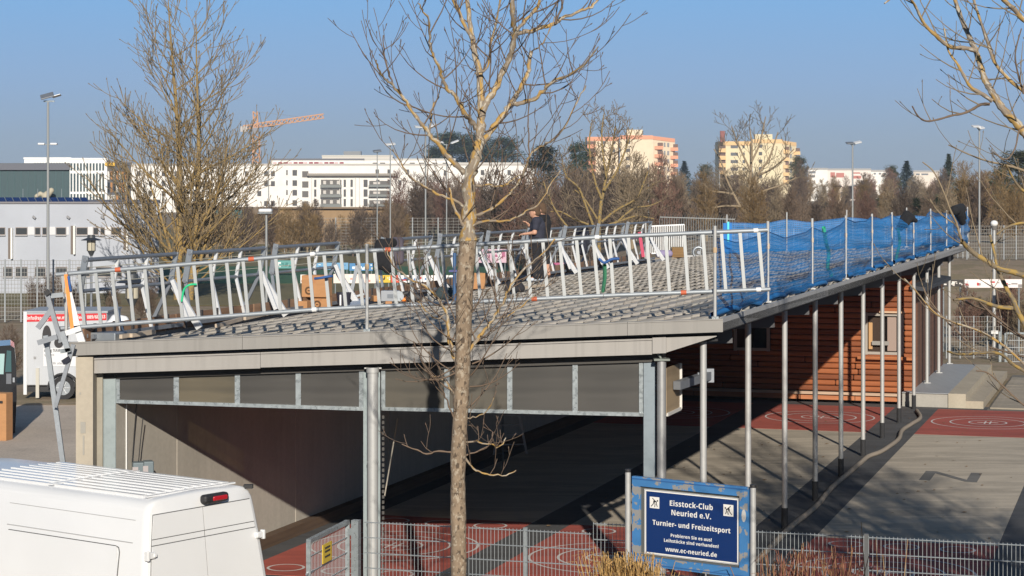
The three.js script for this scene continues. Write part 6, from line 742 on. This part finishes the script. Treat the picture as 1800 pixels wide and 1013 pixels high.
    R(xs, yt, xr[0], yt + 6.5, 'parapet', trim, .3); mb().prism([W(xl, o.yl + 7, Z), W(xs, o.yl + 7, Z), W(xs, o.yl, Z), W(xl, o.yl, Z)].map(p => p.add(V(0, 0, -4.7))), V(0, 0, -.3)).build('parapet', trim, b.t); mb().prism([W(xr[0], o.yr0 + 6.5, Z).add(V(0, 0, .2)), W(xr[1], o.yr1 + 6.5, Z).add(V(0, 0, -5.8)), W(xr[1], o.yr1, Z).add(V(0, 0, -5.8)), W(xr[0], o.yr0, Z).add(V(0, 0, .2))], V(0, 0, -.3)).build('parapet', trim, b.t);
    R(...o.box, 'lift_house', wall, -5);
    for (let r = 0; r < rows; r++) { const y = yt + 9 + r * dy; for (const [x, X] of o.win) b.win(x, y, X, y + 6); for (const [x, X] of o.winL) mb().box(W((x + X) / 2, y + 3.5, Z).add(V(0, 0, -4.98)), (X - x) * px, 5.5 * px, .1).build('window', M([.10, .10, .105], .3), b.t);
      mb().box(W((xl + o.bl) / 2, y + 4, Z).add(V(0, 0, -4.9)), (o.bl - xl) * px, 6 * px, .1).build('loggia', M([.13, .08, .06], .7), b.t); mb().box(W((xl + o.bl) / 2, y + 10, Z).add(V(0, 0, -4.4)), (o.bl - xl) * px, 7 * px, 1.2).build('balcony', trim, b.t);
      for (const [x, X] of o.br) { const u = (((x + X) / 2) - xr[0]) / (xr[1] - xr[0]); mb().box(W((x + X) / 2, y + 6 + u * 3, Z).add(V(0, 0, -6 * u)), (X - x) * px, 6 * px, .6).build('loggia', M([.15, .09, .065], .7), b.t); mb().box(W((x + X) / 2, y + 12 + u * 3, Z).add(V(0, 0, -6 * u + .6)), (X - x) * px, 6 * px, 1.6).build('balcony', trim, b.t); }
      for (const [x, X] of o.wr) { const u = ((x + X) / 2 - xr[0]) / (xr[1] - xr[0]); mb().box(W((x + X) / 2, y + 6 + u * 2, Z).add(V(0, 0, -6 * u)), (X - x) * px, 7 * px, .5).build('window', M([.2, .2, .21], .3), b.t); } }
    return b;
  };
  const pink = M([.80, .66, .47], .85, { map: T.plaster }), pt = M([.72, .33, .20], .85), yel = M([.78, .66, .43], .85, { map: T.plaster }), yt = M([.74, .49, .24], .85);
  tower('cream and salmon tower block with balconies, left of two', 720, pink, pt, 1033, 0, 1090, [1148, 1189], 238, 6, 14.4, { yl: 240, yr0: 239, yr1: 243, box: [1102, 228, 1130, 239], win: [[1100, 1108]], winL: [[1058, 1065], [1078, 1083]], bl: 1048, br: [[1151, 1166], [1181, 1194]], wr: [[1168, 1171], [1174, 1178]] });
  { const b = tower('yellow tower block with a brick chimney, right of two', 780, yel, yt, 1266, 0, 1323, [1376, 1404], 245, 5, 13.2, { yl: 248, yr0: 247, yr1: 250, box: [1328, 236, 1358, 246], win: [[1334, 1340]], winL: [[1287, 1300], [1308, 1312]], bl: 1278, br: [[1378, 1388], [1398, 1410]], wr: [[1390, 1394]] }); const Z = 782; mb().box(W(1270, 240, Z), 8 * Z / F, 4.2, 1.7).build('chimney', M([.27, .10, .08], .85), b.t); }
  const low = (label, x0, x1, yt, Z, wall, wins, o = {}) => { const b = flat('low_block', label, Z, x0, yt, x1, 330, 14, wall, { roof: M([.35, .34, .33], .8), ...o }); for (const [x, y, X, Y, m] of wins) b.win(x, y, X, Y, m ?? M([.16, .17, .18], .3)); return b; };
  const rd = M([.45, .17, .14], .7);
  low('white flat roofed block right of the yellow tower', 1421, 1455, 298.5, 620, wt, [[1423, 301, 1434, 305], [1424, 308, 1433, 312]]); low('white block with red panels behind the brown trees', 1455, 1531, 299.5, 640, M([.74, .66, .6], .85), [[1460, 303, 1468, 312, rd], [1470, 304, 1484, 312, rd], [1499, 303, 1512, 305.5, rd], [1499, 309, 1514, 314, rd]]); low('small white block left of the dark spruce', 1531, 1562, 302, 650, wt, [[1536, 304, 1540, 307], [1545, 304, 1549, 307], [1553, 304, 1557, 307]]); low('cream low block right of the dark spruce', 1606, 1652, 303, 640, M([.7, .62, .53], .85), [[1610, 305, 1617, 308], [1620, 305, 1632, 308]]);
  { const Z = 420, t = thing('gabled_house', 'pale gabled house hidden among the brown trees', 'house', W(1482, 350, Z).setY(0)); const P = (x, y, d = 0) => W(x, y, Z + d); mb().prism([P(1473, 360), P(1490, 360), P(1490, 340), P(1480, 328), P(1473, 337)], V(0, 0, -9)).build('wall', M([.55, .46, .36], .85), t); mb().prism([P(1480, 326.5), P(1492, 340.5), P(1492, 342.5), P(1480, 328.5)], V(0, 0, -9.2)).build('roof', M([.2, .075, .055], .85), t); mb().box(P(1481, 342, -.05), .8, 1, .1).build('window', dkw, t); }
  { const t = thing('gabled_house', 'brown roofed house with a white gable tip in the trees', 'house', W(1520, 340, 430).setY(0)); const Z = 430, P = (x, y) => W(x, y, Z); mb().prism([P(1500, 350), P(1540, 350), P(1540, 327), P(1500, 327)], V(0, 0, -9)).build('wall', M([.3, .2, .16], .85), t); mb().prism([P(1498, 328), P(1542, 328), P(1520, 324)], V(0, 0, -9)).build('roof', M([.5, .46, .42], .85), t); }
  { // crane
    const Z = 600, t = thing('tower_crane', 'orange tower crane standing behind the white apartment block', 'crane', W(450, 372, Z).setY(0)); const cm = M([.50, .27, .15], .7), P = (x, y, d = 0) => W(x, y, Z + d); const lat = (m, p, q, w, n) => { const d = q.clone().sub(p), a = Math.abs(d.y) > Math.abs(d.x) ? V(w, 0, 0) : V(0, w, 0), z = V(0, 0, w); for (const [i, j] of [[1, 1], [1, -1], [-1, 1], [-1, -1]]) m.beam(p.clone().addScaledVector(a, i).addScaledVector(z, j), q.clone().addScaledVector(a, i).addScaledVector(z, j), .26, .26); for (let k = 0; k < n; k++) { const s = k % 2 ? 1 : -1, u = p.clone().lerp(q, k / n), v = p.clone().lerp(q, (k + 1) / n); for (const j of [1, -1]) m.beam(u.clone().addScaledVector(a, s).addScaledVector(z, j), v.clone().addScaledVector(a, -s).addScaledVector(z, j), .25, .25); } return m; };
    lat(mb(), P(451, 330).setY(0), P(450, 236), .95, 18).build('tower', cm, t); lat(mb(), P(449, 221), P(569, 204), .62, 26).build('jib', cm, t); lat(mb(), P(450, 236), P(448.5, 196), .6, 6).build('tower_head', cm, t); mb().box(P(450, 230, -1), 1.6, 1.8, 1.6).build('cab', M([.2, .2, .22], .5), t); lat(mb(), P(449, 222), P(428, 224), .55, 5).build('counter_jib', cm, t); mb().box(P(429, 227), 2, 1.6, 1.6).build('counterweight', M([.45, .42, .4], .8), t); mb().bar(P(449, 196), P(540, 207), .05, 5).build('stay_cable', MAT.aluDark, t); mb().box(P(476, 221), 1.6, .8, 1.2).build('trolley', MAT.black, t);
  }
  { // garden wall and sheds before the apartments
    const t = thing('garden_wall', 'long ochre garden wall below the white apartment block', 'wall', W(480, 390, 235).setY(0)); mb().prism([W(476, 410, 235).setY(0), W(700, 410, 235).setY(0), W(700, 367, 235), W(476, 366, 235)], V(0, 0, -.4)).build('wall', M([.34, .23, .13], .9, { map: T.concrete }), t); mb().prism([W(340, 410, 236).setY(0), W(476, 410, 236).setY(0), W(476, 364, 236), W(340, 364, 236)], V(0, 0, -.4)).build('wall', M([.2, .155, .115], .9, { map: T.concrete }), t); mb().box(W(588, 365.6, 234.8), 225 * 235 / F, .2, .6).build('coping', M([.22, .16, .11], .9), t);
    const s = thing('shed', 'turquoise shed roof behind the bushy tree', 'shed', W(395, 395, 225).setY(0)); mb().prism([W(375, 400, 225).setY(0), W(424, 400, 225).setY(0), W(424, 378, 225), W(375, 378, 225)], V(0, 0, -3)).build('wall', M([.13, .12, .1], .9), s); mb().prism([W(372, 381, 224.6), W(428, 381, 224.6), W(424, 369, 228), W(376, 369, 228)], V(0, -.15, 0)).build('roof', M([.17, .33, .29], .7), s);
    const v = thing('parked_car', 'white car roof behind the left lattice girder', 'car', W(203, 560, 60).setY(0)); capsMesh('body', [[W(203, 562, 60), W(218, 563, 60), .16, .13], [W(196, 575, 60), W(232, 577, 60), .22, .2]], W(212, 572, 60), 2.2, 60, M([.75, .75, .76], .3), v, .08); mb().bar(W(213, 585, 59.7), W(213, 585, 59.5), .2, 18).build('wheel', MAT.rubber, v);
  }
}
// ---------------------------------------------------------------- trees beyond
{
  const lvl = (len1, k1, len2, k2, len3, up = .55) => [{ kids: k1, ang: .7, len: len1, thin: .55, tipShrink: .5, step: 1 }, { step: len1 / 6, wob: .24, up, taper: .75, soup: 'l', sides: 4, kids: k2, t0: .2, ang: .65, len: len2, thin: .6, tipShrink: .4 }, { step: len2 / 4, wob: .25, up: .4, taper: .6, soup: 't', sides: 3, kids: 6, t0: .15, ang: .6, len: len3, thin: .7 }, { step: len3 / 2, wob: .2, up: .3, taper: .5, soup: 't', sides: 3 }];
  const drawn = (label, Z, base, lm, tm, seed, list, minR, tip, dens) => {
    const p0 = W(...base, Z); p0.y = Math.max(0, groundH(p0.x, Z)) - .1; const t = thing('bare_tree', label, 'tree', p0), R_ = rng(seed), px = Z / F, tw = new Soup(); const o = { soups: { t: tw }, minR, upOnly: true, bud: minR * 5, lv: [{}, { step: tip / 6, wob: .26, up: .75, taper: .7, soup: 't', sides: 4, kids: 5, ang: .75, len: tip * .5, thin: .7, t0: .2 }, { step: tip / 9, wob: .26, up: .5, taper: .6, soup: 't', sides: 3, kids: 2, ang: .6, len: tip * .25, thin: .8, t0: .3 }, { step: tip / 10, wob: .2, up: .3, taper: .5, soup: 't', sides: 3 }] };
    list.forEach(([pts, w0, w1], i) => { const q = smooth(fromPhoto(pts, Z, 0, 0, 3, seed + i), 3); if (i === 0) q.unshift(p0.clone()); const n = q.length - 1, rad = q.map((_, k) => lerp(w0, w1, k / n) * .5 * px); const s = new Soup(); s.tube(q, rad, 8); s.build(i ? 'limb' : 'trunk', lm, t); let len = 0; for (let k = 1; k <= n; k++) len += q[k].distanceTo(q[k - 1]); o.lv[0] = { kids: dens, perM: true, ang: .9, len: tip, thin: .6, tipShrink: .3 }; kids(o, 0, q, rad.map(r => Math.min(r, minR * 3)), R_, i ? .15 : .45); });
    tw.build('crown', tm, t);
  };
  drawn('many stemmed bare tree with yellow lichen in front of the salmon tower', 112, [1054, 410], M([.85, .85, .8], .95, { map: T.lichen }), M([.23, .175, .115], .9), 31, [[[[1053, 398], [1057, 355], [1060, 343], [1065, 313], [1070, 290], [1078, 250], [1082, 222]], 7, 3], [[[1043, 397], [1030, 362], [1017, 330], [997, 312], [992, 298], [986, 270]], 5, 2], [[[1000, 402], [986, 384], [975, 367], [962, 338], [955, 318]], 4, 2], [[[1080, 395], [1100, 377], [1117, 365], [1142, 362], [1165, 352]], 4, 2], [[[1058, 390], [1083, 370], [1105, 358], [1120, 347], [1133, 318], [1140, 300]], 5, 2], [[[1120, 347], [1140, 330], [1160, 318]], 3, 1.6], [[[1050, 385], [1036, 362], [1022, 343], [1010, 334]], 4, 2], [[[1058, 350], [1048, 325], [1040, 290], [1036, 250], [1040, 215]], 5, 2], [[[1062, 335], [1085, 300], [1100, 262], [1112, 225]], 5, 2], [[[1066, 310], [1060, 270], [1058, 230], [1062, 200]], 4, 2], [[[1035, 395], [1010, 385], [985, 372], [968, 372]], 4, 2], [[[1070, 395], [1092, 388], [1120, 380], [1150, 385]], 4, 2]], .014, 1.5, 1.5);
  drawn('spreading bare tree in front of the yellow tower', 150, [1311, 405], MAT.twigTan, M([.20, .16, .11], .9), 37, [[[[1311, 394], [1313, 375], [1314, 360], [1317, 335], [1320, 302], [1322, 260], [1318, 225]], 9, 2.5], [[[1313, 375], [1302, 363], [1290, 342], [1277, 314], [1266, 280], [1255, 262]], 6, 2], [[[1290, 342], [1270, 338], [1250, 336], [1236, 322]], 4, 2], [[[1315, 355], [1323, 333], [1332, 308], [1351, 281], [1362, 250], [1368, 232]], 6, 2], [[[1332, 308], [1352, 300], [1378, 280], [1396, 262]], 4, 1.8], [[[1316, 350], [1345, 335], [1375, 325], [1400, 312]], 4, 1.8], [[[1320, 300], [1305, 270], [1292, 240], [1286, 222]], 4, 1.8], [[[1321, 285], [1335, 255], [1342, 225], [1346, 205]], 4, 1.8], [[[1302, 363], [1275, 362], [1245, 366], [1222, 360]], 4, 2]], .016, 2.2, .95);
  // rows of bare trees and shrubs, a few grown shapes reused
  const shapes = [1, 2, 3, 4, 5].map(i => bareTree({ seed: 60 + i * 7, minR: .02, t0: .12, stems: i % 2 ? [[0, 0, .3, 7.5, .14], [.2, .1, -1.2, 6.2, .1], [-.2, 0, 1.6, 6, .1]] : [[0, 0, .1, 8, .16], [.3, .2, 1.1, 5.6, .1]], lv: lvl(2.9, 15, 1.4, 6, .8) }));
  const tones = [MAT.twig, MAT.twigRed, MAT.twigTan, M([.235, .155, .07], .9), MAT.twigDark]; const protos = [];
  shapes.forEach((s, i) => { const lg = s.l.geo(), tg = s.t.geo(); protos.push([lg, tg]); });
  const R_ = rng(505); let k = 0; const rows = [];
  const say = (x, tone) => `bare ${['grey brown', 'reddish', 'tan', 'ochre', 'dark brown'][tone]} tree of the belt behind the hall`;
  const put = (x, Z, h, tone, shape, label, group) => { const p = W(x, 380, Z); p.y = Math.max(0, groundH(p.x, Z)) - .1; const t = thing('bare_tree', label, 'tree', p, group); addMesh('trunk', protos[shape][0], tone === 3 || tone === 2 ? MAT.twigTan : MAT.twigDark, t); addMesh('crown', protos[shape][1], tones[tone], t); t.scale.setScalar(h / 7.4); t.rotation.y = R_() * 6.28; t.scale.x *= .85 + R_() * .4; };
  for (let i = 0; i < 96; i++) { const nearRow = i % 4 === 0, x = 880 + (i / 96) * 950 + (R_() - .5) * 20, Z = nearRow ? 128 + R_() * 40 : 175 + R_() * 200, low = x > 1415 && x < 1640; const top = (low ? 321 : x < 1000 ? 326 : 308) + R_() * (nearRow ? 34 : 26) - (R_() < .14 && !low ? 16 : 0); const g = Math.max(0, groundH((x - CX) * Z / F, Z)); const h = Math.max(1.6, CH + (HY - top) * Z / F - g); const tone = Math.floor(R_() * 5); put(x, Z, h, tone, i % 5, `${nearRow ? 'nearer ' : ''}${say(x, tone)}`, `${nearRow ? 'nearer ' : ''}bare ${['grey brown', 'reddish', 'tan', 'ochre', 'dark brown'][tone]} trees of the belt behind the hall`); }
  for (let i = 0; i < 18; i++) { const x = 1416 + R_() * 236, Z = 330 + R_() * 120, top = 311 + R_() * 16, h = CH + (HY - top) * Z / F - 2.7, tone = [1, 0, 3, 2][i % 4]; put(x, Z, h, tone, i % 5, `distant bare ${['grey brown', 'reddish', 'tan', 'ochre'][tone]} tree below the low white blocks`, `distant bare ${['grey brown', 'reddish', 'tan', 'ochre'][tone]} trees below the low white blocks`); }
  for (let i = 0; i < 26; i++) { const x = 690 + R_() * 230, Z = 215 + R_() * 60, top = 325 + R_() * 28; const h = CH + (HY - top) * Z / F; const tone = [1, 4, 0][i % 3]; put(x, Z, h, tone, i % 5, `bare ${['grey brown', 'reddish', 'tan', 'ochre', 'dark brown'][tone]} shrub before the right end of the apartment block`, `bare ${['grey brown', 'reddish', 'tan', 'ochre', 'dark brown'][tone]} shrubs before the apartment block`); }
  for (let i = 0; i < 44; i++) { const x = i < 16 ? 300 + R_() * 260 : 476 + R_() * 240, Z = 180 + R_() * 40, top = (i < 16 ? 365 : Math.abs(x - 585) < 40 ? 384 : 368) + R_() * 18; const h = CH + (HY - top) * Z / F; const tone = [0, 3, 4][i % 3]; put(x, Z, h, tone, i % 5, `low bare ${['grey brown', 'reddish', 'tan', 'ochre', 'dark brown'][tone]} bush before the garden wall`, `low bare ${['grey brown', 'reddish', 'tan', 'ochre', 'dark brown'][tone]} bushes before the garden wall`); }
  for (let i = 0; i < 9; i++) { const x = [60, 84, 96, 110, 16, 130, 190, 250, 268][i], Z = [104, 102, 104, 103, 66, 100, 98, 98, 99][i], top = [495, 492, 490, 500, 585, 505, 500, 505, 500][i]; const h = CH + (HY - top) * Z / F; put(x, Z, Math.max(.8, h), 0, i % 5, 'low grey brown bare bush beside the school', 'low bare bushes beside the school'); }
  for (let i = 0; i < 14; i++) { const x = 1676 + R_() * 130, Z = 79 + R_() * 12, top = 500 + R_() * 60; const h = Math.max(.9, CH + (HY - top) * Z / F - Math.max(0, groundH((x - CX) * Z / F, Z))); const tone = [1, 0, 2][i % 3]; put(x, Z, h, tone, i % 5, `bare ${['grey brown', 'reddish', 'tan'][tone]} bush at the foot of the embankment`, `bare ${['grey brown', 'reddish', 'tan'][tone]} bushes at the foot of the embankment`); }
  { // dense twiggy undergrowth of the belt
    const s = new Soup(), r = rng(808); for (let i = 0; i < 15000; i++) { const x = 880 + r() * 960, Z = 165 + r() * 215, X = (x - CX) * Z / F, g = Math.max(0, groundH(X, Z)) - .1, low = x > 1415 && x < 1640, h = .6 + r() * r() * (low ? 2.2 : 3.4), a = r() * 6.28, l = .5 + r(); const p = V(X, g + r() * h * .5, -Z), q = V(X + Math.cos(a) * l, g + h, -Z + Math.sin(a) * l); s.tube([p, p.clone().lerp(q, .5).add(V((r() - .5) * .4, .2, (r() - .5) * .4)), q], [.045, .035, .018], 3); } tag(s.build('undergrowth', M([.165, .115, .075], .95), scene), 'brown twiggy undergrowth filling the tree belt behind the hall', 'undergrowth', null, 'stuff'); }
  // conifers
  const conifer = (seed, H_, r0, kind) => { const r = rng(seed), s = { l: new Soup(), t: new Soup() }; s.l.tube([V(0, 0, 0), V(.1, H_ * .5, 0), V(0, H_, 0)], [H_ * .02, H_ * .014, .02], 6); const pos = [], nn = kind === 'pine' ? 10000 : 5200; const clumps = []; for (let i = 0; i < (kind === 'pine' ? 46 : 0); i++) { const y = (.3 + .7 * Math.pow(r(), .8)), a = r() * 6.28, q = r0 * (.35 + .65 * r()) * Math.pow(1.12 - y, .45); clumps.push([Math.cos(a) * q, y * H_, Math.sin(a) * q, H_ * (.06 + .07 * r())]); }
    for (let i = 0; i < nn; i++) { let x, y, z; if (kind === 'pine') { const c = clumps[Math.floor(r() * clumps.length)], a = r() * 6.28, b = Math.acos(2 * r() - 1), q = c[3] * Math.cbrt(r()); x = c[0] + q * Math.sin(b) * Math.cos(a) * 1.3; y = c[1] + q * Math.cos(b) * .8; z = c[2] + q * Math.sin(b) * Math.sin(a) * 1.3; } else { const u = Math.pow(r(), 1.5), lay = Math.floor(u * 22) / 22 + r() * .05, a = r() * 6.28, q = r0 * (1 - lay) * Math.sqrt(r()) * (.8 + .3 * Math.sin(a * 5 + lay * 40)); x = Math.cos(a) * q; z = Math.sin(a) * q; y = H_ * (.06 + .94 * lay) - q * .35; } const l = H_ * ((kind === 'pine' ? .022 : .034) + .02 * r()), a = r() * 6.28, d = V(Math.cos(a), -.2 + r() * .8, Math.sin(a)).normalize(), w = V(-d.z, r() - .5, d.x).normalize(); const p = V(x, y, z); pos.push(...p.clone().addScaledVector(w, l * .28).toArray(), ...p.clone().addScaledVector(w, -l * .28).toArray(), ...p.clone().addScaledVector(d, l).toArray()); }
    const g = new THREE.BufferGeometry(); g.setAttribute('position', new THREE.Float32BufferAttribute(pos, 3)); g.computeVertexNormals(); return [s.l.geo(), uvBox(g)]; };
  const pm = M([.075, .11, .045], .9), sm = M([.055, .085, .055], .9), om = M([.12, .13, .06], .9); const pine = conifer(1, 10, 3.4, 'pine'), pine2 = conifer(2, 10, 3.0, 'pine'), spr = conifer(3, 10, 4.2, 'spruce');
  const putC = (x, top, Z, gs, m, wk, label) => { const p = W(x, top, Z), g0 = Math.max(0, groundH(p.x, Z)), h = p.y - g0, t = thing('conifer', label, 'conifer', V(p.x, g0, p.z)); addMesh('trunk', gs[0], MAT.twigDark, t); addMesh('crown', gs[1], m, t); t.scale.set(h / 10 * wk, h / 10, h / 10 * wk); t.rotation.y = x; };
  putC(795, 238, 680, pine, pm, 1.35, 'dark pine behind the tree trunk, largest of the dark pines'); putC(835, 240, 690, pine2, pm, 1.2, 'dark pine right behind the upper tree trunk'); putC(885, 246, 700, pine, pm, 1.25, 'dark pine right of the tree trunk above the white wing'); putC(765, 262, 685, pine2, pm, .9, 'dark pine at the left of the pine group'); putC(955, 262, 330, pine, M([.05, .06, .03], .9), .95, 'dark olive conifer left of the salmon tower'); putC(1018, 254, 420, pine2, pm, .9, 'dark conifer touching the left side of the salmon tower'); putC(1203, 284, 600, spr, sm, 1.4, 'small spruce at the right foot of the salmon tower'); putC(1240, 292, 560, pine, om, .9, 'olive conifer between the two towers'); putC(1405, 278, 500, pine2, om, .9, 'olive conifer at the right foot of the yellow tower');
  putC(1594, 284, 480, spr, sm, 1.5, 'dark pointed spruce beside the cream low block'); putC(1566, 294, 460, pine2, om, 1.0, 'olive pine left of the pointed spruce'); putC(1668, 272, 300, spr, M([.12, .15, .10], .9), 1.0, 'grey green conifer behind the right hand branches'); putC(1790, 270, 230, pine, om, 1.2, 'olive conifer at the right edge behind the branches'); putC(1650, 345, 190, pine2, pm, 1.5, 'low dark conifer behind the black jackets'); putC(1700, 320, 200, pine, pm, 1.3, 'dark conifer behind the right mast'); putC(1550, 345, 260, pine2, om, 1.3, 'low olive conifer in the brown belt'); putC(1755, 300, 215, pine2, om, 1.0, 'olive conifer right of the right mast'); putC(1610, 350, 185, pine, M([.05, .065, .03], .9), 1.3, 'low dark green conifer at the end of the blue net');
  { // trees outside the frame, behind the camera's right, whose crowns shade the near court
    const s = bareTree({ seed: 71, minR: .012, t0: .25, stems: [[0, 0, .2, 11, .16], [.3, .2, 1.4, 9, .12], [-.3, 0, -1.2, 9, .12]], lv: lvl(3.4, 16, 1.7, 8, .8) }); treeThing('bare_tree', 'bare tree outside the right edge whose shadow falls on the open air lane', 'tree', V(8.6, 0, -20), s, MAT.twigTan, MAT.twig);
    const s2 = bareTree({ seed: 73, minR: .014, t0: .2, stems: [[0, 0, .3, 12, .2], [.3, .2, -1.4, 10, .15], [-.3, 0, 1.6, 9, .12]], lv: lvl(3.8, 11, 1.9, 7, .9) }); treeThing('bare_tree', 'second bare tree outside the right edge shading the fence', 'tree', V(9.4, 0, -13.5), s2, MAT.twigTan, MAT.twig); }
}

// ---------------------------------------------------------------- outside the frame: the house the picture was taken from, and the wood on the right, which keep low sky out of the hall
{
  const t = thing('house', 'grey rendered house behind the viewpoint, outside the photo', 'house', V(0, 0, 7)); const wl = M([.34, .32, .29], .9, { map: T.plaster });
  mb().box(V(0, 4.2, 12), 70, 8.4, 9).build('wall', wl, t); mb().box(V(0, 8.5, 12), 71, .2, 10).build('roof', M([.12, .11, .11], .9), t);
  for (let i = 0; i < 16; i++) for (const y of [1.6, 4.4, 7.0]) { const f = mb().box(V(-31 + i * 4.1, y, 7.47), 1.5, 1.4, .08).build('window', M([.5, .5, .48], .6), t); mb().box(V(-31 + i * 4.1, y, 7.42), 1.3, 1.2, .06).build('pane', M([.04, .05, .055], .1), f); }
  const r = rng(606), s = new Soup(); for (let i = 0; i < 9000; i++) { const X = 34 + r() * 20, Z = 12 + r() * 70, h = 3 + r() * 9, a = r() * 6.28, l = 1 + r() * 1.6; const p = V(X, h * .35 * r(), -Z), q = V(X + Math.cos(a) * l, h, -Z + Math.sin(a) * l); s.tube([p, p.clone().lerp(q, .5).add(V((r() - .5) * .8, .2, (r() - .5) * .8)), q], [.11, .08, .03], 3); } tag(s.build('wood_edge', M([.13, .10, .07], .95), scene), 'dense bare wood right of the court, outside the photo', 'wood', null, 'stuff');
}
renderer.render(scene, camera);
